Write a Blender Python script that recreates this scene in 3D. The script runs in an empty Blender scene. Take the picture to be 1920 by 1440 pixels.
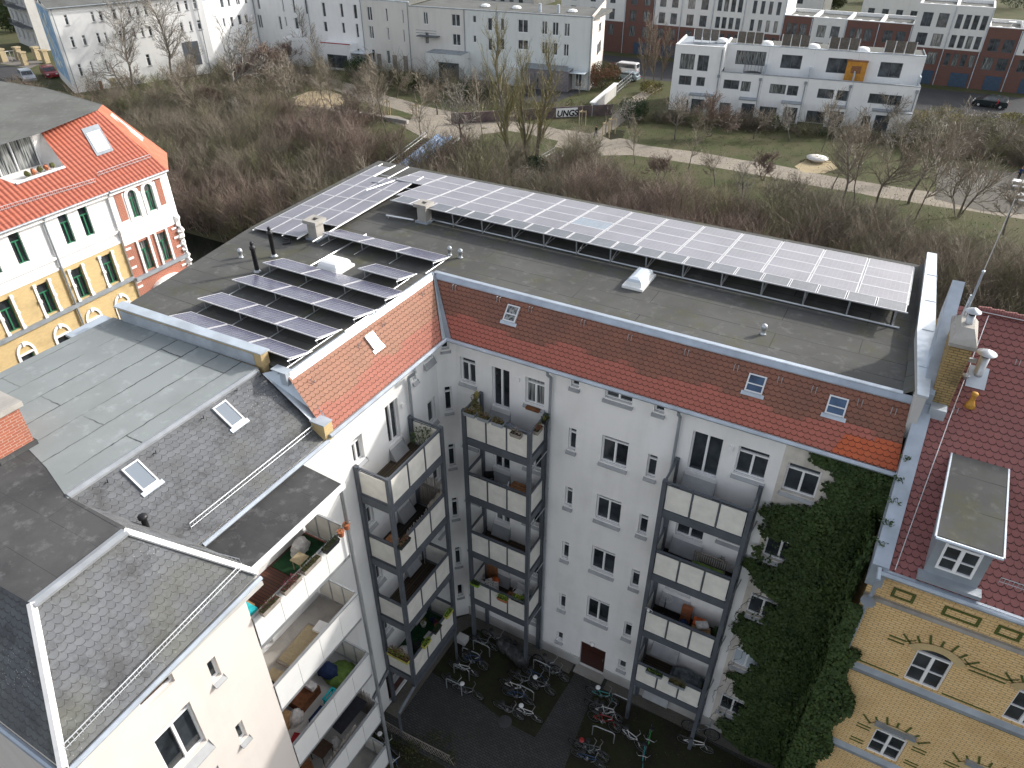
import bpy, math, random
import numpy as np
from mathutils import Vector, Matrix
R = math.radians
random.seed(7)
scene = bpy.context.scene
# ---------------------------------------------------------------- camera, sky, sun, exposure
CAM = Vector((13.75, -19.43, 30.5)); FPX = 1360.0
PITCH = math.atan(951/1360); YAW = math.atan2(.4838, .8752)
cd = bpy.data.cameras.new('camera'); cam = bpy.data.objects.new('camera', cd); scene.collection.objects.link(cam)
cam.location = CAM; cam.rotation_euler = (math.pi/2-PITCH, 0, YAW)
cd.sensor_width = 36; cd.lens = 36*FPX/1920; cd.clip_end = 2000; cd.clip_start = .1
scene.camera = cam
SUN = Vector((.75, 1.0, .66)).normalized()
sun_el = math.asin(SUN.z); sun_az = math.atan2(SUN.x, SUN.y)
world = bpy.data.worlds.new('World'); scene.world = world; world.use_nodes = True
wn = world.node_tree; bg = wn.nodes['Background']
sky = wn.nodes.new('ShaderNodeTexSky'); sky.sky_type = 'NISHITA'; sky.sun_disc = False
sky.sun_elevation = sun_el; sky.sun_rotation = sun_az; sky.air_density = 1.0; sky.dust_density = 3.0; sky.ozone_density = 1.0
hs = wn.nodes.new('ShaderNodeHueSaturation'); hs.inputs['Saturation'].default_value = .36; wn.links.new(sky.outputs[0], hs.inputs['Color']); wn.links.new(hs.outputs[0], bg.inputs[0]); bg.inputs[1].default_value = .15
sl = bpy.data.lights.new('sun', 'SUN'); sl.energy = 2.0; sl.angle = R(1.5); sl.color = (1, .95, .88)
so = bpy.data.objects.new('sun', sl); scene.collection.objects.link(so)
so.rotation_euler = SUN.to_track_quat('Z', 'Y').to_euler()
scene.view_settings.view_transform = 'Standard'; scene.view_settings.look = 'None'
scene.view_settings.gamma = 1; scene.view_settings.exposure = .97
scene.render.engine = 'CYCLES'
scene.cycles.max_bounces = 5; scene.cycles.diffuse_bounces = 3; scene.cycles.glossy_bounces = 3
scene.cycles.transparent_max_bounces = 8
# ---------------------------------------------------------------- photo calibration: a pixel's ray met with a real plane
_sp, _cp = math.sin(PITCH), math.cos(PITCH)
def ray(u, v):
    a = (u-960)/FPX; b = (v-720)/FPX
    X, Y, Z = a, _cp-b*_sp, -_sp-b*_cp
    return Vector((X*.8752-Y*.4838, X*.4838+Y*.8752, Z))
def zp(u, v, z=0.0):
    d = ray(u, v); return CAM+d*((z-CAM.z)/d.z)
# ---------------------------------------------------------------- materials
class NM:
    def __init__(s, name):
        s.m = bpy.data.materials.new(name); s.m.use_nodes = True
        s.t = s.m.node_tree; s.b = s.t.nodes['Principled BSDF']; s.c = {}
    def node(s, k, **kw):
        n = s.t.nodes.new(k)
        for a, v in kw.items(): setattr(n, a, v)
        return n
    def put(s, sock, v):
        if isinstance(v, bpy.types.NodeSocket): s.t.links.new(v, sock)
        elif isinstance(v, tuple) and len(v) == 3 and len(sock.default_value) == 4: sock.default_value = (*v, 1)
        else: sock.default_value = v
    def co(s, k='Object'):
        if k == 'UV':
            if k not in s.c: s.c[k] = s.node('ShaderNodeUVMap').outputs[0]
            return s.c[k]
        if 'tc' not in s.c: s.c['tc'] = s.node('ShaderNodeTexCoord')
        return s.c['tc'].outputs[k]
    def scale(s, v, xyz):
        n = s.node('ShaderNodeMapping'); s.put(n.inputs[0], v); n.inputs[3].default_value = xyz; return n.outputs[0]
    def ma(s, op, a, b=0.0, c=0.0):
        n = s.node('ShaderNodeMath', operation=op); s.put(n.inputs[0], a); s.put(n.inputs[1], b); s.put(n.inputs[2], c); return n.outputs[0]
    def noise(s, sc, det=4, co=None, rough=.55, dist=0.0):
        n = s.node('ShaderNodeTexNoise'); s.put(n.inputs['Vector'], co or s.co()); n.inputs['Scale'].default_value = sc
        n.inputs['Detail'].default_value = det; n.inputs['Roughness'].default_value = rough; n.inputs['Distortion'].default_value = dist
        return n.outputs[0]
    def mr(s, v, a, b, c=0.0, d=1.0):
        n = s.node('ShaderNodeMapRange'); s.put(n.inputs[0], v)
        for i, q in enumerate((a, b, c, d)): n.inputs[i+1].default_value = q
        return n.outputs[0]
    def mix(s, f, a, b, mode='MIX'):
        n = s.node('ShaderNodeMix', data_type='RGBA', blend_type=mode)
        s.put(n.inputs[0], f); s.put(n.inputs[6], a); s.put(n.inputs[7], b); return n.outputs[2]
    def brick(s, co, w, h, mortar, c1, c2, cm, off=.5, sq=1.0):
        n = s.node('ShaderNodeTexBrick', offset=off); s.put(n.inputs['Vector'], co)
        n.inputs['Scale'].default_value = 1; n.inputs['Brick Width'].default_value = w; n.inputs['Row Height'].default_value = h
        n.inputs['Mortar Size'].default_value = mortar; n.inputs['Mortar Smooth'].default_value = .2; n.inputs['Bias'].default_value = 0
        s.put(n.inputs['Color1'], c1); s.put(n.inputs['Color2'], c2); s.put(n.inputs['Mortar'], cm)
        return n.outputs['Color'], n.outputs['Fac']
    def bump(s, h, st=.3, dist=.02):
        n = s.node('ShaderNodeBump'); n.inputs['Strength'].default_value = st; n.inputs['Distance'].default_value = dist
        s.put(n.inputs['Height'], h); s.put(s.b.inputs['Normal'], n.outputs[0])
    def fin(s, col, rough=.8, spec=.3, metal=0.0, **kw):
        s.put(s.b.inputs['Base Color'], col); s.put(s.b.inputs['Roughness'], rough)
        s.b.inputs['Specular IOR Level'].default_value = spec; s.put(s.b.inputs['Metallic'], metal)
        for k, v in kw.items(): s.put(s.b.inputs[k], v)
        return s.m
M = {}
def simple(name, col, rough=.7, spec=.3, metal=0.0, var=.12, sc=3.0, bump=0.0):
    n = NM(name); f = n.mr(n.noise(sc, 5), .3, .7)
    lo = tuple(c*(1-var) for c in col); hi = tuple(min(1, c*(1+var)) for c in col)
    c = n.mix(f, lo, hi)
    f2 = n.mr(n.noise(sc*9, 3), .3, .7, 1-var*.6, 1+var*.3); c = n.mix(1.0, c, n.comb(f2) if False else c, 'MIX') if False else c
    if bump: n.bump(n.noise(sc*8, 4), bump)
    M[name] = n.fin(c, rough, spec, metal); return M[name]
def plaster(name, col, dirt, damt=.35, sc=.6):
    n = NM(name); o = n.co()
    st = n.noise(1.0, 5, n.scale(o, (1.2, 1.2, .16)), .6)          # rain streaks run down the wall
    bl = n.noise(sc, 5, o, .6)
    f = n.ma('MULTIPLY', n.mr(n.ma('ADD', st, bl), .95, 1.3), damt)
    c = n.mix(f, col, dirt); n.bump(n.noise(30, 3), .08, .01)
    M[name] = n.fin(c, .85, .2); return M[name]
plaster('plaster_white', (.835, .825, .81), (.56, .545, .52), .35)
plaster('plaster_bare', (.66, .62, .56), (.36, .33, .29), .8, 1.1)
plaster('plaster_cream', (.70, .645, .60), (.52, .47, .43), .3)
plaster('plaster_bright', (.80, .80, .79), (.60, .59, .58), .3)
plaster('plaster_beige', (.66, .64, .60), (.50, .47, .44), .35, .2)
plaster('plaster_pale', (.68, .70, .68), (.50, .52, .50), .35, .2)
plaster('plaster_grey', (.50, .49, .47), (.32, .31, .29), .5, .5)
plaster('plaster_far', (.70, .69, .66), (.5, .49, .47), .3, .2)
plaster('concrete', (.38, .36, .33), (.2, .19, .17), .7, 1.5)
def bricks(name, c1, c2, cm, w=.25, h=.085, mortar=.008, stain=(.1, .08, .06), amt=.3):
    n = NM(name); uv = n.co('UV'); c, f = n.brick(uv, w, h, mortar, c1, c2, cm)
    v = n.noise(14, 2, n.scale(uv, (1/w*.25, 1/h*.25, 1)))
    c = n.mix(n.mr(v, .3, .7, 0, .5), c, tuple(q*.72 for q in c1))
    c = n.mix(n.ma('MULTIPLY', n.mr(n.noise(.9, 6), .5, .75), amt), c, stain)
    n.bump(n.ma('SUBTRACT', 1.0, f), .4, .006)
    M[name] = n.fin(c, .85, .2); return M[name]
bricks('brick_yellow', (.80, .54, .25), (.87, .63, .33), (.36, .26, .14), .26, .09, .013, (.34, .20, .09), .35)
bricks('brick_ochre', (.62, .47, .24), (.55, .40, .20), (.50, .40, .24), .22, .075, .005)
bricks('brick_red', (.40, .135, .085), (.32, .105, .07), (.46, .34, .27), .25, .08, .010)
bricks('brick_redfar', (.175, .090, .075), (.145, .075, .062), (.22, .14, .11), .25, .09, .008)
bricks('brick_old', (.42, .30, .13), (.34, .23, .10), (.10, .08, .06), .24, .08, .012, (.05, .045, .03), .8)
bricks('brick_green', (.085, .12, .025), (.06, .09, .018), (.2, .18, .08), .11, .075, .006)
def metal(name, col, rough=.42, metallic=.55, var=.18):
    n = NM(name); o = n.co(); f = n.mr(n.noise(1.3, 6, o, .6), .3, .7)
    c = n.mix(f, tuple(q*(1-var) for q in col), tuple(min(1, q*(1+var)) for q in col))
    n.bump(n.noise(6, 2), .05, .01)
    M[name] = n.fin(c, n.mr(n.noise(4, 3), .3, .7, rough-.08, rough+.12), .5, metallic); return M[name]
metal('zinc', (.40, .45, .51), .45, .45); metal('zinc_dark', (.30, .33, .36), .5, .35); metal('zinc_light', (.50, .555, .61), .4, .4)
metal('steel_grey', (.10, .112, .13), .5, .2); metal('aluminium', (.70, .71, .72), .35, .5, .08); metal('pv_frame', (.58, .58, .60), .45, .3, .05); metal('galvanised', (.45, .47, .49), .4, .6)
metal('chrome', (.32, .33, .34), .3, .7, .05)
simple('frame_white', (.82, .82, .82), .4, .4, var=.03); simple('frame_green', (.03, .17, .09), .45, .4, var=.2)
simple('frame_grey', (.10, .11, .12), .4, .4); simple('panel_cream', (.72, .70, .64), .45, .4, var=.10, sc=2.5)
simple('panel_white', (.74, .74, .73), .4, .4, var=.03); simple('trim_white', (.82, .80, .78), .7, .3, var=.06)
simple('black_plastic', (.015, .015, .017), .45, .4); simple('rubber', (.012, .012, .012), .8, .2)
simple('wood_brown', (.24, .11, .05), .6, .3, var=.35, sc=8); simple('wood_dark', (.06, .035, .022), .6, .3, var=.3, sc=6)
simple('door_brown', (.045, .014, .010), .5, .4, var=.1); simple('terracotta', (.38, .14, .07), .8, .2, var=.2)
simple('sill_grey', (.36, .37, .38), .6, .3, var=.15, sc=2); simple('white_paint', (.80, .80, .79), .4, .4, var=.05)
simple('stone_path', (.42, .39, .34), .9, .1); simple('ochre_pot', (.50, .26, .05), .6, .3, var=.25, sc=6)
simple('rust', (.16, .07, .035), .9, .1, var=.4, sc=5); simple('blue_slide', (.20, .34, .56), .35, .5, var=.15, sc=.6)
simple('curtain', (.75, .75, .72), .9, .1); simple('skin', (.55, .34, .25), .6, .3)
for nm, c in dict(cloth_green=(.15, .24, .06), cloth_blue=(.02, .035, .09), cloth_red=(.32, .03, .04), turquoise=(.03, .46, .52), cloth_white=(.62, .60, .58), cloth_black=(.015, .015, .02),
                  card_brown=(.36, .22, .11), lime=(.22, .36, .04), carpet_green=(.012, .05, .02), lemon=(.50, .46, .10), orange=(.46, .10, .03), teal=(.02, .16, .15), flower_pink=(.25, .05, .08)).items():
    simple(nm, c, .8, .2, var=.3, sc=7)
def glass(name, col=(.012, .015, .018), rough=.06):
    n = NM(name); f = n.mr(n.noise(1.1, 3), .35, .65); c = n.mix(f, col, tuple(q*3+.01 for q in col))
    M[name] = n.fin(c, rough, .6); return M[name]
glass('glass'); glass('glass_sky', (.03, .05, .08), .05); glass('glass_far', (.03, .035, .04), .12); glass('glass_blue', (.02, .04, .075), .04)
n = NM('glass_bright'); M['glass_bright'] = n.fin((.52, .58, .64), .12, .8); n = NM('glass_pale'); M['glass_pale'] = n.fin((.17, .20, .235), .12, .8)
n = NM('glass_curtain'); w = n.noise(5, 2, n.scale(n.co(), (2.4, 2.4, .15))); M['glass_curtain'] = n.fin(n.mix(n.mr(w, .38, .62), (.03, .035, .04), (.30, .31, .30)), .08, .6)
# roofing felt in overlapping sheets, with dirt, ponding marks and moss
def felt(name, c1, c2, seam, w=7.0, h=1.0, moss=0.0, mort=.012, streak=.35, ragged=.03):
    n = NM(name); uv = n.co('UV'); o = n.co()
    nz = n.node('ShaderNodeTexNoise'); n.put(nz.inputs['Vector'], uv); nz.inputs['Scale'].default_value = 4.0; nz.inputs['Detail'].default_value = 5; vm = n.node('ShaderNodeVectorMath', operation='MULTIPLY_ADD'); n.put(vm.inputs[0], nz.outputs['Color']); vm.inputs[1].default_value = (ragged, ragged, 0); n.put(vm.inputs[2], uv)
    c, f = n.brick(vm.outputs[0], w, h, mort, c1, tuple(q*.93 for q in c1), seam, .37)
    wob = n.noise(.35, 6, o, .62); c = n.mix(n.mr(wob, .42, .62), c, c2)
    grit = n.mr(n.noise(45, 2), .2, .8, .0, .30); c = n.mix(grit, c, tuple(q*.6 for q in c1))
    st = n.noise(2.2, 5, o, .7); c = n.mix(n.ma('MULTIPLY', n.mr(st, .55, .72), streak), c, tuple(min(1, q*1.7) for q in c1))
    if moss: c = n.mix(n.ma('MULTIPLY', n.mr(n.noise(.8, 7, o, .7), .5, .66), moss), c, (.085, .085, .03))
    n.bump(n.noise(60, 2), .25, .006)
    M[name] = n.fin(c, .88, .22); return M[name]
felt('felt_dark', (.106, .106, .102), (.074, .074, .072), (.022, .022, .02), 7, 1.0, .38, .016, .5)
felt('felt_light', (.27, .295, .295), (.22, .24, .24), (.03, .03, .032), 5.5, .95, 0, .024, .3, .09)
felt('felt_black', (.090, .090, .090), (.048, .048, .050), (.03, .03, .03), 5, 1.0, 0, .006, .8)
felt('felt_far', (.15, .155, .145), (.11, .11, .105), (.09, .09, .09), 8, 1.5, .1)
# clay tiles with rounded tails
def tiles(name, c1, c2, lichen, w=.19, h=.17, band=None, edge=(.06, .03, .02), lich=.5, spread=.5, warp=0.0, speck=0.0):
    n = NM(name); uv = n.co('UV')
    if warp:
        nz = n.node('ShaderNodeTexNoise'); n.put(nz.inputs['Vector'], uv); nz.inputs['Scale'].default_value = 3.1; vm = n.node('ShaderNodeVectorMath', operation='MULTIPLY_ADD'); n.put(vm.inputs[0], nz.outputs['Color']); vm.inputs[1].default_value = (warp, warp, 0); n.put(vm.inputs[2], uv); uv = vm.outputs[0]
    sp = n.node('ShaderNodeSeparateXYZ'); n.put(sp.inputs[0], uv); U, V = sp.outputs[0], sp.outputs[1]
    rv = n.ma('DIVIDE', V, h); row = n.ma('FLOOR', rv); fv = n.ma('FRACT', rv)
    ru = n.ma('ADD', n.ma('DIVIDE', U, w), n.ma('MULTIPLY', n.ma('MODULO', row, 2.0), .5)); col = n.ma('FLOOR', ru); fu = n.ma('SUBTRACT', n.ma('FRACT', ru), .5)
    arc = n.ma('MULTIPLY', n.ma('POWER', n.ma('ABSOLUTE', n.ma('MULTIPLY', fu, 2.0)), 2.6), .42)      # tail is lower in the middle
    e = n.ma('SUBTRACT', fv, arc)
    ln = n.mr(n.ma('ABSOLUTE', n.ma('SUBTRACT', e, .02)), .03, .13, 1, 0)
    side = n.mr(n.ma('ABSOLUTE', fu), .455, .49, 0, .45)
    cb = n.node('ShaderNodeCombineXYZ'); n.put(cb.inputs[0], n.ma('MULTIPLY', col, 7.13)); n.put(cb.inputs[1], n.ma('MULTIPLY', row, 3.37))
    wn_ = n.node('ShaderNodeTexWhiteNoise'); n.put(wn_.inputs[0], cb.outputs[0])
    rnd = n.mr(wn_.outputs[0], 0, 1, .5-spread/2, .5+spread/2)
    c = n.mix(rnd, c1, c2)
    c = n.mix(n.ma('MULTIPLY', n.mr(n.noise(.9, 6, n.co(), .68), .45, .72), lich), c, lichen)
    if band:                                                       # newer tiles laid along the eave
        bw, bc = band; c = n.mix(n.mr(n.ma('ADD', row, n.ma('MULTIPLY', n.mr(n.noise(.45, 1, n.scale(uv, (1, 0, 1))), .4, .6), 2.0)), bw/h, bw/h+.6, 1, 0), c, n.mix(rnd, bc, tuple(q*.8 for q in bc)))
    c = n.mix(n.ma('MAXIMUM', ln, side), c, edge)
    if speck:
        vo = n.node('ShaderNodeTexVoronoi'); n.put(vo.inputs['Vector'], n.co()); vo.inputs['Scale'].default_value = 13; c = n.mix(n.ma('MULTIPLY', n.mr(vo.outputs['Distance'], .10, .2, 1, 0), n.mr(n.noise(.55, 3), .50, .64, 0, speck)), c, (.42, .42, .37)); c = n.mix(n.ma('MULTIPLY', n.mr(n.noise(1.3, 8, None, .75), .5, .62), .6), c, (.05, .05, .052)); c = n.mix(n.ma('MULTIPLY', n.mr(n.noise(.4, 4), .5, .7), .45), c, (.13, .13, .095))
    n.bump(n.ma('SUBTRACT', n.ma('MULTIPLY', e, -.6), ln), .6, .02)
    M[name] = n.fin(c, .82, .22); return M[name]
tiles('tiles_brown', (.26, .120, .082), (.215, .098, .070), (.15, .085, .065), .19, .165, (.85, (.42, .14, .105)), (.07, .03, .024), .75)
tiles('tiles_pale', (.34, .18, .125), (.29, .15, .105), (.24, .15, .11), .19, .165, (.80, (.38, .155, .115)), (.11, .055, .04), .5)
tiles('tiles_wine', (.265, .110, .102), (.220, .088, .084), (.17, .09, .085), .20, .20, None, (.04, .018, .018), .45)
tiles('slates', (.140, .147, .158), (.112, .118, .128), (.09, .09, .09), .20, .165, None, (.086, .088, .093), .8, 1.0, .12, .9)
n = NM('tiles_orange'); uv = n.co('UV'); sp = n.node('ShaderNodeSeparateXYZ'); n.put(sp.inputs[0], uv)
wv = n.ma('SINE', n.ma('MULTIPLY', sp.outputs[0], 2*math.pi/.27)); rw = n.ma('FRACT', n.ma('DIVIDE', sp.outputs[1], .37))
c = n.mix(n.mr(wv, -1, .2), (.19, .048, .032), (.38, .115, .072)); c = n.mix(n.mr(rw, .0, .10, 1, 0), c, (.16, .03, .02))
c = n.mix(n.ma('MULTIPLY', n.mr(n.noise(1.4, 5), .5, .7), .35), c, (.40, .09, .05)); n.bump(n.ma('ADD', wv, n.ma('MULTIPLY', rw, -.8)), .7, .03)
M['tiles_orange'] = n.fin(c, .6, .35)
# photovoltaic glass: cells, busbars and a soft sky reflection
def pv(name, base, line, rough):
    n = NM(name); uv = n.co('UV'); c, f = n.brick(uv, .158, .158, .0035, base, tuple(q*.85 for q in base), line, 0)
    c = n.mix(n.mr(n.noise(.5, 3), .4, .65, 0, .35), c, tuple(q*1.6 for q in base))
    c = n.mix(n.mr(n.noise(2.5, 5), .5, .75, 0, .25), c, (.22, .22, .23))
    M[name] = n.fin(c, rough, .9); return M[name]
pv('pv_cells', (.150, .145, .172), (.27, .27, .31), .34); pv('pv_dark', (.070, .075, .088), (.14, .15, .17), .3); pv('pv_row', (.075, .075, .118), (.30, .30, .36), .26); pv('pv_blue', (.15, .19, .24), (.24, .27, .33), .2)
# decking, paving, soil, grass
n = NM('decking'); c, f = n.brick(n.co('UV'), 3.0, .12, .012, (.085, .062, .045), (.055, .04, .03), (.012, .01, .008), .3)
M['decking'] = n.fin(n.mix(n.mr(n.noise(1.5, 5), .45, .7, 0, .6), c, (.05, .05, .035)), .8, .2)
n = NM('deck_dark'); c, f = n.brick(n.co('UV'), 3.0, .12, .012, (.035, .03, .027), (.025, .022, .02), (.01, .01, .01), .3); M['deck_dark'] = n.fin(c, .8, .2)
n = NM('deck_red'); c, f = n.brick(n.co('UV'), 3.0, .1, .012, (.09, .03, .018), (.06, .02, .012), (.01, .01, .01), .3); M['deck_red'] = n.fin(c, .6, .3)
n = NM('paving'); c, f = n.brick(n.co('Object'), .2, .1, .012, (.075, .075, .075), (.055, .055, .057), (.022, .022, .02))
c = n.mix(n.mr(n.noise(.5, 5), .4, .7, 0, .6), c, (.035, .036, .03)); n.bump(f, -.3, .01); M['paving'] = n.fin(c, .85, .25)
def soil(name, c1, c2, c3, s1=.3, s2=4.0):
    n = NM(name); a = n.mr(n.noise(s1, 7, None, .65), .38, .62); b = n.mr(n.noise(s2, 5, None, .7), .4, .65)
    c = n.mix(a, c1, c2); c = n.mix(n.ma('MULTIPLY', b, .7), c, c3); n.bump(n.noise(12, 4), .5, .05)
    M[name] = n.fin(c, .95, .1); return M[name]
soil('grass_winter', (.075, .088, .038), (.115, .102, .062), (.055, .062, .030)); soil('bank_soil', (.070, .062, .038), (.095, .082, .052), (.042, .050, .022))
soil('court_soil', (.026, .024, .018), (.030, .038, .014), (.04, .034, .026), .8, 6); soil('grit_path', (.34, .30, .25), (.27, .24, .20), (.20, .18, .14), .15, 2)
soil('sand', (.46, .38, .24), (.38, .31, .20), (.3, .25, .16)); soil('gravel', (.13, .12, .10), (.09, .085, .075), (.2, .19, .17), .8, 25)
soil('asphalt', (.065, .066, .070), (.052, .052, .056), (.08, .08, .08), .3, 12); soil('pavement_stone', (.22, .20, .18), (.17, .16, .15), (.13, .12, .11), .4, 9)
soil('yard_dirt', (.10, .09, .07), (.06, .062, .035), (.05, .045, .035), .2, 3)
n = NM('canal_water'); n.bump(n.noise(1.2, 4), .15, .1); M['canal_water'] = n.fin((.010, .013, .009), .08, .5)
def leaf(name, c1, c2, sc=3.0):
    n = NM(name); f = n.mr(n.noise(sc, 3), .35, .65); M[name] = n.fin(n.mix(f, c1, c2), .6, .25); return M[name]
leaf('ivy_leaf', (.024, .044, .013), (.052, .082, .024), 1.5); leaf('ivy_pale', (.06, .085, .02), (.04, .07, .018)); leaf('evergreen', (.022, .042, .015), (.035, .06, .02))
leaf('olive_leaf', (.07, .075, .022), (.10, .095, .035)); leaf('rust_leaf', (.16, .075, .045), (.22, .11, .07), 6); leaf('yellow_leaf', (.26, .22, .05), (.19, .16, .05)); leaf('pot_plant', (.07, .10, .03), (.15, .09, .03), 9)
leaf('bark', (.10, .085, .068), (.17, .15, .125), 1.0); leaf('twig_brown', (.185, .155, .118), (.26, .225, .175), .5); leaf('twig_red', (.175, .130, .105), (.235, .18, .15), .5)
leaf('twig_grey', (.21, .19, .165), (.30, .275, .24), .5); leaf('twig_olive', (.145, .145, .075), (.21, .20, .115), .5); leaf('twig_yellow', (.24, .22, .11), (.18, .16, .09), .5)
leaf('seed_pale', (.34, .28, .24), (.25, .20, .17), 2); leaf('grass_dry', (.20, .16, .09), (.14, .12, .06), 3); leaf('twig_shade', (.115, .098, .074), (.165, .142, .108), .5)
# ---------------------------------------------------------------- mesh building
def tag(o, label=None, cat=None, group=None, kind=None):
    if label: o['label'] = label
    if cat: o['category'] = cat
    if group: o['group'] = group
    if kind: o['kind'] = kind
    return o
def empty(name, loc=(0, 0, 0), label=None, cat=None, group=None, rz=0):
    o = bpy.data.objects.new(name, None); scene.collection.objects.link(o); o.location = loc; o.rotation_euler = (0, 0, rz)
    o.empty_display_size = .2
    return tag(o, label, cat, group)
def origin(p):
    v = Vector((0, 0, 0))
    while p is not None: v += p.location; p = p.parent
    return v
class Face:      # a vertical plane: u runs to the right seen from outside, z up, d outwards
    def __init__(s, x, y, ang=0.0):
        s.p = Vector((x, y, 0)); s.u = Vector((math.cos(ang), math.sin(ang), 0)); s.n = Vector((s.u.y, -s.u.x, 0)); s.ang = ang
    def pt(s, u, z, d=0.0): return s.p+s.u*u+s.n*d+Vector((0, 0, z))
    def pix(s, a, b, d=0.0):
        r = ray(a, b); q = s.p+s.n*d; t = (q-CAM).dot(s.n)/r.dot(s.n); w = CAM+r*t; return (w-s.p).dot(s.u), w.z
WORLD = Face(0, 0, 0)
class MB:
    def __init__(s): s.v = []; s.f = []; s.uv = []; s.mi = []
    def poly(s, pts, uvs=None, mi=0):
        i = len(s.v); s.v += [tuple(p) for p in pts]; s.f.append(tuple(range(i, i+len(pts))))
        if uvs is None:
            a = Vector(pts[0]); e = (Vector(pts[1])-a); L = e.length or 1; e = e/L; n = e.cross(Vector(pts[-1])-a)
            n = n.normalized() if n.length else Vector((0, 0, 1)); w = n.cross(e)
            uvs = [((Vector(p)-a).dot(e), (Vector(p)-a).dot(w)) for p in pts]
        s.uv += uvs; s.mi.append(mi); return s
    def fbox(s, F, u0, u1, z0, z1, d0, d1, mi=0, skip=''):
        P = lambda u, z, d: F.pt(u, z, d)
        if 'f' not in skip: s.poly([P(u0, z0, d1), P(u1, z0, d1), P(u1, z1, d1), P(u0, z1, d1)], [(u0, z0), (u1, z0), (u1, z1), (u0, z1)], mi)
        if 'b' not in skip: s.poly([P(u1, z0, d0), P(u0, z0, d0), P(u0, z1, d0), P(u1, z1, d0)], [(u1, z0), (u0, z0), (u0, z1), (u1, z1)], mi)
        if 'l' not in skip: s.poly([P(u0, z0, d0), P(u0, z0, d1), P(u0, z1, d1), P(u0, z1, d0)], [(d0, z0), (d1, z0), (d1, z1), (d0, z1)], mi)
        if 'r' not in skip: s.poly([P(u1, z0, d1), P(u1, z0, d0), P(u1, z1, d0), P(u1, z1, d1)], [(d1, z0), (d0, z0), (d0, z1), (d1, z1)], mi)
        if 't' not in skip: s.poly([P(u0, z1, d1), P(u1, z1, d1), P(u1, z1, d0), P(u0, z1, d0)], [(u0, d1), (u1, d1), (u1, d0), (u0, d0)], mi)
        if 'd' not in skip: s.poly([P(u0, z0, d0), P(u1, z0, d0), P(u1, z0, d1), P(u0, z0, d1)], [(u0, d0), (u1, d0), (u1, d1), (u0, d1)], mi)
        return s
    def box(s, x0, x1, y0, y1, z0, z1, mi=0): return s.fbox(WORLD, x0, x1, z0, z1, -y1, -y0, mi)
    def tube(s, a, b, r0, r1=None, n=6, mi=0, cap=True):
        a = Vector(a); b = Vector(b); r1 = r0 if r1 is None else r1; w = (b-a)
        if w.length < 1e-6: return s
        w.normalize(); e = w.cross(Vector((0, 0, 1)) if abs(w.z) < .95 else Vector((1, 0, 0))).normalized(); f = w.cross(e)
        A = [a+(e*math.cos(t)+f*math.sin(t))*r0 for t in [2*math.pi*k/n for k in range(n)]]
        B = [b+(e*math.cos(t)+f*math.sin(t))*r1 for t in [2*math.pi*k/n for k in range(n)]]
        i = len(s.v); s.v += [tuple(p) for p in A+B]
        for k in range(n):
            s.f.append((i+k, i+(k+1) % n, i+n+(k+1) % n, i+n+k)); s.uv += [(k*.1, 0), (k*.1+.1, 0), (k*.1+.1, 1), (k*.1, 1)]; s.mi.append(mi)
        if cap:
            s.f.append(tuple(range(i+n-1, i-1, -1))); s.uv += [(0, 0)]*n; s.mi.append(mi)
            s.f.append(tuple(range(i+n, i+2*n))); s.uv += [(0, 0)]*n; s.mi.append(mi)
        return s
    def path(s, pts, r, n=6, mi=0):
        for a, b in zip(pts[:-1], pts[1:]): s.tube(a, b, r, r, n, mi)
        return s
    def lathe(s, c, prof, n=12, mi=0):     # prof: list of (radius, z) from bottom to top
        c = Vector(c); i = len(s.v)
        for r, z in prof: s.v += [tuple(c+Vector((r*math.cos(2*math.pi*k/n), r*math.sin(2*math.pi*k/n), z))) for k in range(n)]
        for j in range(len(prof)-1):
            for k in range(n):
                a = i+j*n+k; b = i+j*n+(k+1) % n; s.f.append((a, b, b+n, a+n)); s.uv += [(k*.1, prof[j][1]), (k*.1+.1, prof[j][1]), (k*.1+.1, prof[j+1][1]), (k*.1, prof[j+1][1])]; s.mi.append(mi)
        s.f.append(tuple(i+k for k in range(n-1, -1, -1))); s.uv += [(0, 0)]*n; s.mi.append(mi)
        t = i+(len(prof)-1)*n; s.f.append(tuple(t+k for k in range(n))); s.uv += [(0, 0)]*n; s.mi.append(mi)
        return s
    def prism(s, pts, h0, h1, mi=0, side=None):     # pts: plan outline, ccw, as (x, y)
        side = mi if side is None else side
        s.poly([(x, y, h1) for x, y in pts], [(x, y) for x, y in pts], mi)
        s.poly([(x, y, h0) for x, y in reversed(pts)], [(x, y) for x, y in reversed(pts)], side)
        m = len(pts); L = 0
        for k in range(m):
            a, b = pts[k], pts[(k+1) % m]; l = math.hypot(b[0]-a[0], b[1]-a[1])
            s.poly([(*a, h0), (*b, h0), (*b, h1), (*a, h1)], [(L, h0), (L+l, h0), (L+l, h1), (L, h1)], side); L += l
        return s
    def blob(s, c, r, sz=1.0, mi=0, jit=.25, n=7, m=4):
        c = Vector(c); rows = []
        for j in range(m+1):
            ph = math.pi*j/m; ring = []
            for k in range(n):
                q = r*(1+random.uniform(-jit, jit)); t = 2*math.pi*k/n
                ring.append(c+Vector((q*math.sin(ph)*math.cos(t), q*math.sin(ph)*math.sin(t), q*math.cos(ph)*sz)))
            rows.append(ring)
        i = len(s.v)
        for ring in rows: s.v += [tuple(p) for p in ring]
        for j in range(m):
            for k in range(n):
                a = i+j*n+k; b = i+j*n+(k+1) % n; s.f.append((a, a+n, b+n, b)); s.uv += [(0, 0)]*4; s.mi.append(mi)
        return s
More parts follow.
